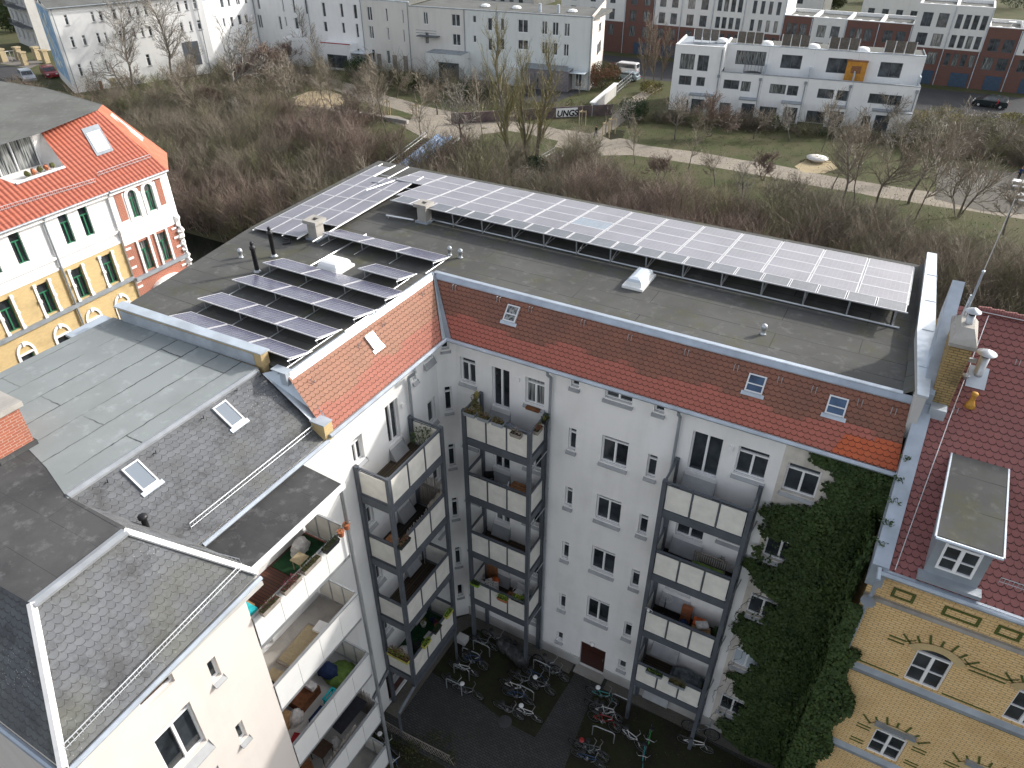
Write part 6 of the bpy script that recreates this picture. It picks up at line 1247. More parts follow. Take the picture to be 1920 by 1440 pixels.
def tree_mesh(style, h, seed, bark, twig, stems=1, maxl=3, tuft=None, r0=None, sprd=.12):
    global RNG; RNG = random.Random(seed); T = TR(); st = dict(STY[style]); st['tuft'] = tuft
    for k in range(stems):
        a = 2*math.pi*k/stems+RNG.random(); d = Vector((math.cos(a)*sprd*(stems > 1), math.sin(a)*sprd*(stems > 1), 1)); L = h*(.95 if style in ('tall', 'poplar') else .55)*RNG.uniform(.8, 1)
        limb(T, Vector((math.cos(a), math.sin(a), 0))*.15*(stems > 1), d, L, (r0 or h*.018)/(1 if stems == 1 else 1.6), 0, maxl, st, 1)
    return T, bark, twig
protos = {}
def make_tree(key, label, loc, sc=1.0, rz=0.0, group='bare trees in the park', cat='tree', name='bare_tree'):
    T, bark, twig = protos[key]
    if not isinstance(T, tuple):
        t = T.mb[0].build('trunk', bark); c = T.mb[1].build('crown', twig); protos[key] = ((t.data, c.data), bark, twig); t_, c_ = t, c
    else: t_ = bpy.data.objects.new('trunk', T[0]); c_ = bpy.data.objects.new('crown', T[1]); scene.collection.objects.link(t_); scene.collection.objects.link(c_)
    e = empty(name, loc, label, cat, group, rz); e.scale = (sc, sc, sc); t_.parent = e; c_.parent = e; return e
protos['tall'] = tree_mesh('tall', 11, 1, 'bark', ['twig_grey'], maxl=3); protos['tall2'] = tree_mesh('tall', 11, 2, 'bark', ['twig_brown'], maxl=3)
protos['spread'] = tree_mesh('spread', 9, 3, 'bark', ['twig_grey'], r0=.17); protos['spread2'] = tree_mesh('spread', 9, 4, 'bark', ['twig_brown'], r0=.16)
protos['poplar'] = tree_mesh('poplar', 13, 5, 'bark', ['twig_yellow', 'yellow_leaf'], tuft=(1, .12, .06)); protos['crab'] = tree_mesh('crab', 7, 6, 'bark', ['twig_grey'], r0=.16)
protos['multi'] = tree_mesh('spread', 9, 7, 'bark', ['twig_brown'], stems=6, maxl=2, r0=.13, sprd=.35); protos['column'] = tree_mesh('poplar', 8, 8, 'bark', ['twig_brown', 'rust_leaf'], maxl=3, r0=.09, tuft=(1, .15, .07))
protos['red'] = tree_mesh('spread', 5.5, 9, 'bark', ['twig_red'], stems=3, maxl=3, r0=.09, sprd=.3); protos['slim'] = tree_mesh('tall', 8, 10, 'bark', ['twig_brown'], maxl=2, r0=.07)
protos['pale'] = tree_mesh('spread', 6, 12, 'bark', ['twig_brown', 'seed_pale'], stems=3, maxl=3, r0=.09, sprd=.3, tuft=(1, .18, .09))
TL = [ # base pixel, proto, scale, label
 (238, 178, 'crab', 1.25, 'gnarled bare tree in front of the white wall of the mural building'), (250, 168, 'tall', .95, 'tall bare tree crossing the upper windows of the mural building'),
 (325, 160, 'tall', 1.0, 'tall bare tree right of the gnarled one by the mural building'), (430, 205, 'spread', 1.45, 'big forked bare tree with dark trunk before the white corner of the long row'),
 (380, 165, 'slim', .9, 'thin bare tree standing by the grey gateway of the mural building'), (480, 165, 'red', 1.3, 'rounded brownish bare tree left of the brown shed side'), (520, 190, 'spread2', .8, 'dense brownish bare tree above the thicket, upper left'),
 (560, 200, 'slim', .8, 'slender bare tree beside the yellow sand pit, left'), (610, 205, 'slim', .85, 'slender bare tree beside the yellow sand pit, right'), (590, 150, 'slim', .9, 'slender bare tree in front of the glass porch house'),
 (640, 118, 'slim', .8, 'slender bare tree beside the white walled terrace'), (725, 255, 'slim', 1.1, 'slender dark bare tree at the bend of the upper path'), (790, 262, 'slim', .9, 'slender bare tree just above the wooden steps'),
 (865, 275, 'spread', 1.0, 'forked bare tree with curved trunk right of the blue slide'), (955, 312, 'poplar', 1.05, 'tallest yellow-tipped poplar above the long solar array'), (985, 305, 'poplar', .85, 'smaller yellow-tipped poplar left of the pale multi-stemmed one'),
 (1005, 300, 'poplar', .9, 'yellow-tipped poplar with pale leaning trunk'), (945, 280, 'slim', 1.0, 'thin bare tree left of the tall poplar'), (905, 262, 'slim', .9, 'thin bare tree by the path between slide and poplars'),
 (752, 312, 'column', .62, 'rust-brown columnar tree left of the wooden steps'), (880, 328, 'column', .66, 'rust-brown columnar tree right of the blue slide'), (868, 322, 'column', .5, 'short rust-brown bush at the foot of the slide'),
 (1190, 308, 'slim', .62, 'small bare tree standing in the grass below the crossing of paths'), (1207, 160, 'column', 1.15, 'left of the tall bare columnar trees by the road'), (1226, 158, 'column', 1.2, 'middle of the tall bare columnar trees by the road'), (1240, 150, 'column', 1.05, 'right of the tall bare columnar trees by the road'),
 (1265, 262, 'spread2', .75, 'bare tree at the left corner of the terraced row'), (1290, 322, 'slim', .85, 'thin bare tree next to the path, left of the pale stone'), (1330, 255, 'red', 1.1, 'reddish bare tree before the left terraced house'),
 (1413, 260, 'spread2', .62, 'bare tree before the second terraced house'), (1480, 265, 'spread', .6, 'bare tree before the middle terraced house'), (1560, 355, 'slim', 1.05, 'first of the slender trees leaning over the path below the pale stone'),
 (1577, 388, 'tall2', .72, 'slender dark bare tree below the pale stone'), (1600, 385, 'slim', 1.15, 'slender bare tree beside the dark one below the path'), (1640, 390, 'tall2', .75, 'pair-stemmed bare tree below the path at centre right'),
 (1703, 382, 'tall2', .8, 'leaning dark bare tree left of the gravel plaza'), (1780, 330, 'slim', 1.0, 'bare tree at the corner of the gravel plaza'), (1795, 408, 'multi', 1.05, 'big vase-shaped multi-stemmed bare tree at the plaza edge'),
 (1716, 412, 'slim', 1.1, 'bare tree just left of the vase-shaped tree'), (1735, 270, 'crab', 1.0, 'pale twisted bare tree behind the plaza'), (1645, 250, 'spread2', .8, 'grey bare tree at the right end of the terraced row'),
 (1560, 262, 'spread2', .7, 'bare tree before the fourth terraced house'), (1430, 338, 'red', .8, 'reddish bare shrub-like tree on the path edge'), (1100, 318, 'spread2', .55, 'small bare tree left of the concrete steps'),
 (1180, 240, 'crab', .75, 'pale gnarled bare tree by the yard fence'), (1500, 395, 'spread2', .6, 'bare tree in the grass strip under the path'), (1390, 372, 'spread', .6, 'greyish bare tree above the middle of the long array'),
 (700, 250, 'slim', .9, 'slim bare tree left of the seat wall end'), (660, 240, 'pale', .8, 'shrub with pale seed heads behind the roof corner'), (600, 262, 'pale', .9, 'larger shrub with pale seed heads, upper left thicket edge'),
 (820, 215, 'spread2', .7, 'bare tree in front of the beige row houses'), (870, 150, 'crab', .9, 'twisted bare shrub in front of the white cube extension'), (540, 130, 'red', 1.0, 'reddish bare tree near the small wooden shed'), (1640, 445, 'multi', .6, 'pale branching shrub behind the right end of the array'),
 (300, 215, 'spread2', .75, 'bare tree above the orange roof tip, nearest to it'), (380, 235, 'tall2', .7, 'bare tree in the thicket between the orange roof and the sand pit'), (460, 250, 'spread', .65, 'greyish bare tree halfway down the left thicket'),
 (270, 190, 'spread2', .9, 'bushy bare tree between the mural building and the left thicket'), (350, 195, 'spread2', .8, 'bushy bare tree left of the big forked tree'), (400, 215, 'red', 1.1, 'brownish many-stemmed bare shrub under the big forked tree'), (505, 170, 'red', 1.5, 'large rounded brown bare tree between forked tree and sand pit'), (470, 215, 'spread2', .75, 'bare tree with purplish twigs left of the sand pit'),
 (545, 225, 'slim', .9, 'slender bare tree just below the sand pit, left'), (630, 225, 'slim', .9, 'slender bare tree just below the sand pit, right'), (570, 120, 'slim', 1.0, 'thin bare tree against the white cube with balcony, upper left'), (690, 165, 'spread2', .6, 'bare garden tree before the shuttered row house'), (745, 185, 'spread2', .6, 'bare garden tree left of the white cube extension'),
 (920, 180, 'spread', .55, 'bare garden tree before the grey brick extension'), (1040, 190, 'spread2', .55, 'bare garden tree beneath the glass canopy'), (1085, 180, 'crab', .5, 'small twisted bare tree in the garden behind the graffiti wall'), (1235, 345, 'red', .7, 'reddish bare shrub above the long array, left of centre'), (1340, 350, 'spread2', .6, 'bare tree on the bank above the long array, centre'), (1450, 400, 'multi', .6, 'many-stemmed bare shrub on the bank above the long array, right'),
 (1850, 300, 'spread2', .8, 'bare tree behind the gravel plaza, near the right edge'), (1880, 440, 'spread2', .8, 'bare tree on the bank at the right edge below the plaza'), (1690, 300, 'spread', .8, 'spreading bare tree right of the terraced row, on the lawn'), (1540, 285, 'slim', .9, 'thin bare tree on the lawn behind the pale round stone'),
 (1755, 520, 'multi', .75, 'pale multi-stemmed bare tree beside the parapet end')]
for i, (a, b, k, s, lab) in enumerate(TL):
    p = zp(a, b, 0)
    if p.y < bank_top(p.x):
        for _ in range(6): p = zp(a, b, ground_z(p.x, p.y))
    make_tree(k, lab, p, s*((1.22 if p.x < -12 else 1.05) if k != 'column' and p.y > 62 else 1), rz=i*1.7)
# fallen pale pole leaning out of the thicket
a, b = zp(362, 288, -1.5), zp(447, 432, -4.6); mb = MB(); m1 = a.lerp(b, .33)+Vector((.3, 0, .8)); m2 = a.lerp(b, .66)+Vector((-.2, 0, .7))
mb.path([a+Vector((0, 0, 1.0)), m1, m2, b], .05, 5); mb.tube(m2, m2+Vector((-1.0, .4, .2)), .02, n=3); tag(mb.build('dead_branch', 'seed_pale'), 'long pale dead branch lying down the thicket towards the canal', 'branch')
# ---- thicket on the canal bank: a mass nobody could count
def shrub_template(seed, h, stems, kids, spread):
    r_ = random.Random(seed); segs = []
    for s in range(stems):
        a = r_.uniform(0, 6.28); d = Vector((math.cos(a)*spread*r_.random(), math.sin(a)*spread*r_.random(), 1)).normalized(); p = Vector((r_.gauss(0, .25), r_.gauss(0, .25), -.2)); L = h*r_.uniform(.6, 1.0); n_ = 5
        for i in range(n_):
            d = (d+Vector((r_.gauss(0, .16), r_.gauss(0, .16), .04))).normalized(); q = p+d*L/n_; segs.append((p, q, .034*(1-i/n_*.75), .034*(1-(i+1)/n_*.75)))
            if i > 0:
                for k in range(kids):
                    e = (d+Vector((r_.gauss(0, .55), r_.gauss(0, .55), r_.gauss(.1, .3)))).normalized(); l = L*r_.uniform(.15, .34); m = q+e*l; segs.append((q, m, .014, .008))
                    for _ in range(2): f = (e+Vector((r_.gauss(0, .5), r_.gauss(0, .5), r_.gauss(.1, .3)))).normalized(); segs.append((q+e*l*r_.uniform(.4, 1), m+f*l*.7, .009, .006))
            p = q
    V = []; F = []
    for (p, q, r0, r1) in segs:
        w = (q-p).normalized(); e = w.orthogonal().normalized(); f = w.cross(e); b0 = len(V)
        for c, rr in ((p, r0), (q, r1)):
            for k in range(3): t = k*2.0944; V.append(tuple(c+(e*math.cos(t)+f*math.sin(t))*rr))
        for k in range(3): F.append((b0+k, b0+(k+1) % 3, b0+3+(k+1) % 3, b0+3+k))
    return np.array(V, np.float32), np.array(F, np.int64)
tmpl = [shrub_template(31, 3.6, 8, 4, .6), shrub_template(32, 4.4, 7, 4, .45), shrub_template(33, 2.8, 10, 4, .9), shrub_template(34, 5.2, 6, 5, .5)]
def scatter(name, pts, mats, label_kind='stuff', smin=.7, smax=1.25, weights=None):
    Vs = []; Fs = []; Ms = []; off = 0; r_ = np.random.RandomState(5)
    for (x, y, z, m) in pts:
        V, F = tmpl[r_.randint(len(tmpl))]; t = r_.uniform(0, 6.28); s = r_.uniform(smin, smax); c, s_ = math.cos(t)*s, math.sin(t)*s
        hk = .72 if y > bank_top(x)-9 else 1.0; W = np.stack([V[:, 0]*c-V[:, 1]*s_+x, V[:, 0]*s_+V[:, 1]*c+y, V[:, 2]*s*hk+z], 1); Vs.append(W); Fs.append(F+off); off += len(V); Ms.append(np.full(len(F), m, np.int32))
    V = np.concatenate(Vs); F = np.concatenate(Fs); Mi = np.concatenate(Ms); me = bpy.data.meshes.new(name)
    me.vertices.add(len(V)); me.vertices.foreach_set('co', V.astype(np.float32).ravel()); me.loops.add(len(F)*4); me.loops.foreach_set('vertex_index', F.ravel().astype(np.int32))
    me.polygons.add(len(F)); me.polygons.foreach_set('loop_start', np.arange(0, len(F)*4, 4, dtype=np.int32)); me.polygons.foreach_set('loop_total', np.full(len(F), 4, np.int32))
    for m in mats: me.materials.append(M[m])
    me.polygons.foreach_set('material_index', Mi); me.update(calc_edges=True); me.validate(); o = bpy.data.objects.new(name, me); scene.collection.objects.link(o); return tag(o, kind=label_kind)
rr = random.Random(3); pts = []
def patch(x, y): return math.sin(x*.13+1.3*math.sin(y*.1))+math.sin(y*.23+x*.05)
while len(pts) < 2500:
    x = rr.uniform(-118, 48); y = rr.uniform(34.5, 74)
    t = bank_top(x)
    if y > t-1+3*math.sin(x*.2)+(3 if x < -58 else 0)+(-3.5 if x > -20 else 0)-(5 if -58 < x < -46 else 0): continue
    if -47.6 < x < -41.0 and y > 50: continue
    if -29.5 < x < -25.5 and y > 56: continue
    if x < -50 or rr.random() < .75 or y < 62:
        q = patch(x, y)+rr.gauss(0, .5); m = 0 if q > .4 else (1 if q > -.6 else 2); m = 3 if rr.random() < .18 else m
        pts.append((x, y, ground_z(x, y), m))
for _ in range(330):        # scattered growth along the garden fronts and the park's left end
    u = rr.random()
    if u < .45: x = rr.uniform(-112, -45); y = rr.uniform(84, 97)-(.11*(-45-x)); pts.append((x, y, rr.choice([-1.2, -.2]), rr.choice([0, 1, 1, 3]))); continue
    elif u < .75: x = rr.uniform(-24, 14); y = 92+.14*(x+22)+rr.uniform(-2.5, 1); pts.append((x, y, -1.5, rr.choice([0, 1, 1, 3]))); continue
    else: x = rr.uniform(-112, -72); y = rr.uniform(52, 80)
    pts.append((x, y, ground_z(x, y), rr.choice([0, 1, 1, 3])))
for _ in range(260): x = rr.uniform(12, 45); y = rr.uniform(92, 106); pts.append((x, y, -1.1, rr.choice([0, 1, 3, 3, 2])))
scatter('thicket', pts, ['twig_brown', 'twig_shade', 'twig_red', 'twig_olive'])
# evergreen clumps inside the thicket and at its edge (ivy, bramble): leafy mass
mb = MB(); random.seed(9)
for _ in range(230):
    x = random.uniform(-112, 46); y = random.uniform(36, 64)
    if y > bank_top(x)-1 or (-47.6 < x < -41 and y > 50): continue
    z = ground_z(x, y); s = random.uniform(.7, 1.7); mb.leaves((x, y, z+s*.5), s*1.3, s*1.3, s*.8, int(130*s), .13, random.choice([0, 0, 1]))
tag(mb.build('undergrowth', ['evergreen', 'olive_leaf']), kind='stuff')
mb = MB()
for _ in range(7000):
    x = random.uniform(-60, 45); y = random.uniform(60, 98); z = ground_z(x, y); h = random.uniform(.05, .12); a = random.uniform(0, 3.14)
    q = Vector((math.cos(a), math.sin(a), 0))*.06; p = Vector((x, y, z)); mb.poly([p-q, p+q, p+Vector((0, 0, h))+q*.3], [(0, 0)]*3, random.choice([0, 0, 1]))
tag(mb.build('grass', ['grass_winter', 'grass_dry']), kind='stuff')
# single hedges and evergreen bushes
def bush(px, rx, rz_, label, mats=('evergreen',), num=900, size=.14, name='bush', z=0):
    c = zp(*px, z); T = empty(name, c, label, 'bush'); mb = MB(); mb.leaves(c+Vector((0, 0, rz_)), rx, rx, rz_, num, size, 0)
    for k in range(14): a = random.uniform(0, 6.28); mb.leaves(c+Vector((math.cos(a)*rx*.6, math.sin(a)*rx*.6, rz_*random.uniform(.6, 1.6))), rx*.45, rx*.45, rz_*.4, num//12, size, len(mats)-1)
    mb.build('foliage', list(mats), T); t = MB()
    for k in range(5): a = k*1.3; t.tube(c, c+Vector((math.cos(a)*rx*.6, math.sin(a)*rx*.6, rz_*1.2)), .05, .02, 4)
    t.build('stem', 'bark', T); return T
bush((1128, 165), 3.2, 2.2, 'big clipped brownish-green hedge at the end of the pale row house', ('olive_leaf', 'rust_leaf'), 2600, .16)
bush((1148, 148), 1.7, 1.2, 'small dark green bush beside the parked white van'); bush((1185, 225), 2.4, 1.7, 'dark evergreen bush beside the path below the yard fence', ('evergreen',), 1500)
bush((1220, 175), 2.0, 1.0, 'yellowish shrub under the tall columnar trees', ('yellow_leaf', 'olive_leaf'), 900); bush((1765, 240), 3.4, 1.5, 'yellow-flowering shrub right of the terraced row', ('olive_leaf', 'yellow_leaf'), 1700)
bush((1850, 262), 4.2, 1.7, 'wide olive shrub in front of the road at the right edge', ('olive_leaf', 'twig_brown'), 2200); bush((1700, 275), 3.0, 1.6, 'brown-green shrub at the foot of the right terraced house', ('olive_leaf', 'twig_brown'), 1500)
bush((1905, 245), 3.0, 1.2, 'yellow-green shrub at the right edge below the dark car', ('olive_leaf', 'yellow_leaf'), 1600)
bush((885, 190), 2.4, 1.5, 'dark round evergreen bush among bare shrubs before the pale row house', ('evergreen',), 1500); bush((770, 165), 2.6, 1.4, 'green hedge below the hanging steel balcony', ('olive_leaf', 'evergreen'), 1500)
bush((670, 140), 2.6, 1.6, 'dark green hedge in front of the wooden shutters', ('evergreen',), 1500); bush((1010, 320), 1.8, .9, 'dark evergreen bush at the foot of the poplars', ('evergreen',), 900); bush((1445, 238), 1.2, .9, 'small bright green bush at the terraced row wall', ('ivy_pale',), 500)
bush((1560, 235), 1.3, 1.0, 'small dark bush between two ground-floor bays', ('evergreen',), 500); bush((1660, 465), 2.0, 1.2, 'dark evergreen bush behind the long array, right side', ('evergreen',), 900, z=-3)
def hedge(pix, lab, h, w, mats=('evergreen', 'olive_leaf')):
    P_ = [zp(*q, 0) for q in pix]; T = empty('hedge', P_[0], lab, 'hedge'); mb = MB(); t = MB()
    for a, b in zip(P_[:-1], P_[1:]):
        n = int((b-a).length/1.1)
        for i in range(n):
            q = a.lerp(b, i/n); hh = h*random.uniform(.6, 1.15); mb.leaves(q+Vector((random.gauss(0, .3), random.gauss(0, .3), hh*.5)), w, w, hh*.55, 120, .13, random.choice([0, 0, 1])); t.tube(q, q+Vector((0, 0, hh*.8)), .04, .02, 4)
    mb.build('foliage', list(mats), T); t.build('stem', 'bark', T)['kind'] = 'stuff'
hedge([(655, 128), (700, 140), (780, 156), (870, 172)], 'dark garden hedge in front of the beige row houses', 1.9, 1.0)
hedge([(880, 180), (960, 196), (1040, 208), (1100, 206)], 'low mixed hedge in front of the pale end-of-row house', 1.4, .9, ('olive_leaf', 'twig_brown'))
hedge([(500, 118), (560, 112), (640, 122)], 'hedge of brown-green shrubs in front of the walled-terrace row houses', 1.8, 1.1, ('olive_leaf', 'twig_brown'))
hedge([(1258, 226), (1400, 240), (1550, 256), (1690, 268)], 'long dark low hedge along the gardens of the white terraced houses', 1.2, .9, ('evergreen', 'twig_shade'))
for (px, lab, r) in (((1750, 20), 'dark garden tree in the top right corner beyond the white house', 5), ((1640, 5), 'leafy garden tree at the top edge beside the white low building', 4), ((1905, 15), 'dark green tree cut by the top right corner', 6), ((1555, 20), 'green garden shrub at the top edge between white houses', 4), ((30, 60), 'dark leafy tree in front of the old house, upper left', 4), ((5, 40), 'dark green hedge tree cut by the left edge near the top', 4)):
    bush(px, r, r*.8, lab, ('evergreen', 'olive_leaf'), 2200, .3, 'garden_tree')
# ---- ivy on the corner between the white wall and the yellow house
def ivy_edge(z):    # left boundary of the growth on the wall, by height
    k = [(0, 13.6), (1.2, 13.2), (2.6, 14.2), (3.6, 13.5), (4.2, 13.2), (5.6, 14.1), (6.5, 13.1), (7.4, 12.75), (8.3, 13.4), (9.3, 14.1), (10, 12.9), (10.8, 12.6), (11.4, 13.0), (12.2, 13.0), (13, 12.75), (13.6, 12.9), (14.1, 14.25), (15.3, 14.5), (15.8, 13.9), (16.4, 13.6)]
    for (a, b), (c, d) in zip(k[:-1], k[1:]):
        if a <= z <= c: return b+(d-b)*(z-a)/(c-a)
    return 14
IV = empty('climbing_ivy', (15, -.3, 0), 'dense dark green ivy climbing the white wall in the corner beside the yellow house', 'ivy'); random.seed(12)
mb = MB()
def leafq(p, nrm, s, mi):
    a = (nrm.cross(Vector((0, 0, 1)))+Vector((random.gauss(0, .5), random.gauss(0, .5), random.gauss(0, .5)))).normalized(); t = (nrm+Vector((random.gauss(0, .45), random.gauss(0, .45), random.gauss(.35, .45)))).normalized(); b = t.cross(a).normalized()
    i = len(mb.v); mb.v += [tuple(p-a*s), tuple(p-b*s*.8), tuple(p+a*s), tuple(p+b*s)]; mb.f.append((i, i+1, i+2, i+3)); mb.uv += [(0, 0)]*4; mb.mi.append(mi)
wins = [h for h in main_h if h[0] > 12.9]
def dens(u, z): return .35+.25*math.sin(u*2.3+z*.9)+.2*math.sin(z*1.7-u*1.1)
n_ = 0
while n_ < 74000:
    r_ = random.random()
    if r_ < .58:
        z = random.uniform(-.1, 16.2); e = ivy_edge(z)+.18*math.sin(z*7)+.1*math.sin(z*19); u = random.uniform(e-.15, 16.0)
        if u < e and random.random() < .7: continue
        if any(h[0]-.02 < u < h[1]+.02 and h[2]-.12 < z < h[3]+.02 for h in wins) : 
            if not (z < 12.3 and (u > 13.72+.12*math.sin(z*9) or random.random() < .04)): continue
        th = .05+max(0, dens(u, z))*.55*min(1, (u-e+.2)/1.0)+.15; d = random.uniform(.02, th) if random.random() < .4 else th*random.uniform(.8, 1.05); leafq(Vector((u, -d, z)), Vector((0, -1, 0)), random.uniform(.035, .075), 1 if random.random() < .05+.3*(th > .5) else 0)
    elif r_ < .80:      # side face of the yellow house
        z = random.uniform(-.1, 15.0); y = -random.uniform(0, 2.75); th = .12+max(0, dens(y+3, z*1.1))*.5; d = th*random.uniform(.6, 1.05); leafq(Vector((16-d, y, z)), Vector((-1, 0, 0)), random.uniform(.04, .08), 1 if random.random() < .15 else 0)
    else:               # round the front corner onto the yellow bricks, and creeping up the verge
        z = random.uniform(-.1, 13.2); e = .40+.45*math.sin(max(0, (11.2-z))*.45)*max(0, (z < 11.0))+.2*math.sin(z*2.3)+(.35 if z < 5 else 0)
        if z > 11.4 : e = .12
        u = random.uniform(-.25, max(.1, e)); leafq(Vector((16+u, -2.66-random.uniform(.03, .30), z)), Vector((0, -1, 0)), random.uniform(.035, .07), 1 if random.random() < .3 else 0)
    n_ += 1
mb.build('foliage', ['ivy_leaf', 'ivy_pale'], IV)
mb = MB()
for k in range(26):
    z = random.uniform(0, 9); x = random.uniform(12.7, 13.6); p = Vector((x, -.02, z)); 
    for _ in range(10): q = p+Vector((random.gauss(.03, .06), 0, random.uniform(.06, .22))); mb.tube(p, q, .012, .008, 3); p = q
for k in range(5):
    p = Vector((15.7+random.uniform(-.2, .25), -.5-.4*k, 15.2+.0*k)); p = Vector((15.95, -.3-.55*k, rz(-.3-.55*k)+.1))
    for _ in range(22): mb.leaves(p+Vector((random.uniform(-.2, .12), random.gauss(0, .08), .03)), .06, .06, .03, 2, .05, 1)
mb.build('stem', ['bark', 'ivy_leaf'], IV)['kind'] = 'stuff'
# ================================================================= things in the courtyard and on the balconies
random.seed(33)
def ring(mb, c, r, t, ax, n=18, m=4, mi=0):
    c = Vector(c); ax = Vector(ax).normalized(); e = ax.orthogonal().normalized(); f = ax.cross(e); P_ = [c+(e*math.cos(2*math.pi*k/n)+f*math.sin(2*math.pi*k/n))*r for k in range(n)]
    for k in range(n): mb.tube(P_[k], P_[(k+1) % n], t, t, m, mi, False)
bikes = {}
def bike_proto(paint, extra):
    T = empty('bicycle', (0, 0, 0), 'x', 'bicycle'); r = .33
    for x in (-.52, .52):
        mb = MB(); ring(mb, (x, 0, r), r, .024, (0, 1, 0), 20, 4, 0); ring(mb, (x, 0, r), r-.032, .011, (0, 1, 0), 20, 3, 1)
        for k in range(10): t = k*math.pi/5; mb.tube((x, 0, r), (x+(r-.03)*math.cos(t), 0, r+(r-.03)*math.sin(t)), .003, n=3, mi=1, cap=False)
        mb.tube((x, -.05, r), (x, .05, r), .02, n=6, mi=1); mb.build('wheel', ['rubber', 'chrome'], T)
    mb = MB(); s, h, b = Vector((-.20, 0, .80)), Vector((.33, 0, .85)), Vector((-.06, 0, .30)); hb = Vector((.37, 0, .70))
    for p, q in ((s, b), (s+Vector((.02, 0, -.1)), h), (b, hb), (b, Vector((-.52, 0, r))), (s-Vector((0, 0, .12)), Vector((-.52, 0, r))), (h, hb), (hb, Vector((.52, .03, r))), (s, s+Vector((-.03, 0, .12)))): mb.tube(p, q, .018, n=5)
    mb.build('frame', paint, T); mb = MB(); mb.tube(b+Vector((0, -.06, 0)), b+Vector((0, .06, 0)), .08, n=10); mb.tube(b+Vector((0, .08, 0)), b+Vector((.12, .08, -.12)), .012, n=4); mb.tube(b+Vector((0, -.08, 0)), b+Vector((-.12, -.08, .12)), .012, n=4); mb.build('crank', 'chrome', T)
    mb = MB(); mb.tube(h, h+Vector((.0, 0, .14)), .014, n=5); g = h+Vector((.02, 0, .15)); mb.path([g+Vector((-.12, -.30, -.02)), g+Vector((.03, -.2, .02)), g, g+Vector((.03, .2, .02)), g+Vector((-.12, .30, -.02))], .013, 5); mb.build('handlebar', 'chrome', T)
    mb = MB(); q = s+Vector((-.04, 0, .15)); mb.blob(q, .12, .3, jit=0, n=8); mb.build('saddle', extra, T)
    mb = MB()
    for x in (-.52, .52):
        for k in range(5): t = R(30+26*k); t2 = R(56+26*k); mb.tube((x+.37*math.cos(t), 0, r+.37*math.sin(t)), (x+.37*math.cos(t2), 0, r+.37*math.sin(t2)), .022, n=4)
    mb.tube((-.75, 0, .72), (-.3, 0, .72), .012, n=4); mb.tube((-.55, 0, .70), (-.52, 0, r), .01, n=4); mb.build('mudguard', 'black_plastic', T)
    return T
def place_bike(pa, pb, paint, saddle, label, lean=6):
    k = (paint, saddle); a, b = zp(*pa, .02), zp(*pb, .02); used = k in bikes
    if not used: bikes[k] = bike_proto(paint, saddle)
    T = copy_tree(bikes[k]) if used else bikes[k]
    d = b-a; T.location = (a+b)/2; T.rotation_euler = (R(lean), 0, math.atan2(d.y, d.x)); T.location.z = .02; T.scale = (.95,)*3
    T['label'] = label; T['category'] = 'bicycle'; T['group'] = 'bicycles parked in the courtyard'; return T
simple('bike_white', (.7, .7, .7), .35, .5, var=.02); simple('bike_blue', (.03, .07, .16), .35, .5, var=.1); simple('bike_green', (.05, .30, .08), .35, .5, var=.1); simple('bike_red', (.30, .02, .02), .35, .5, var=.1); simple('bike_teal', (.05, .30, .30), .35, .5, var=.1)
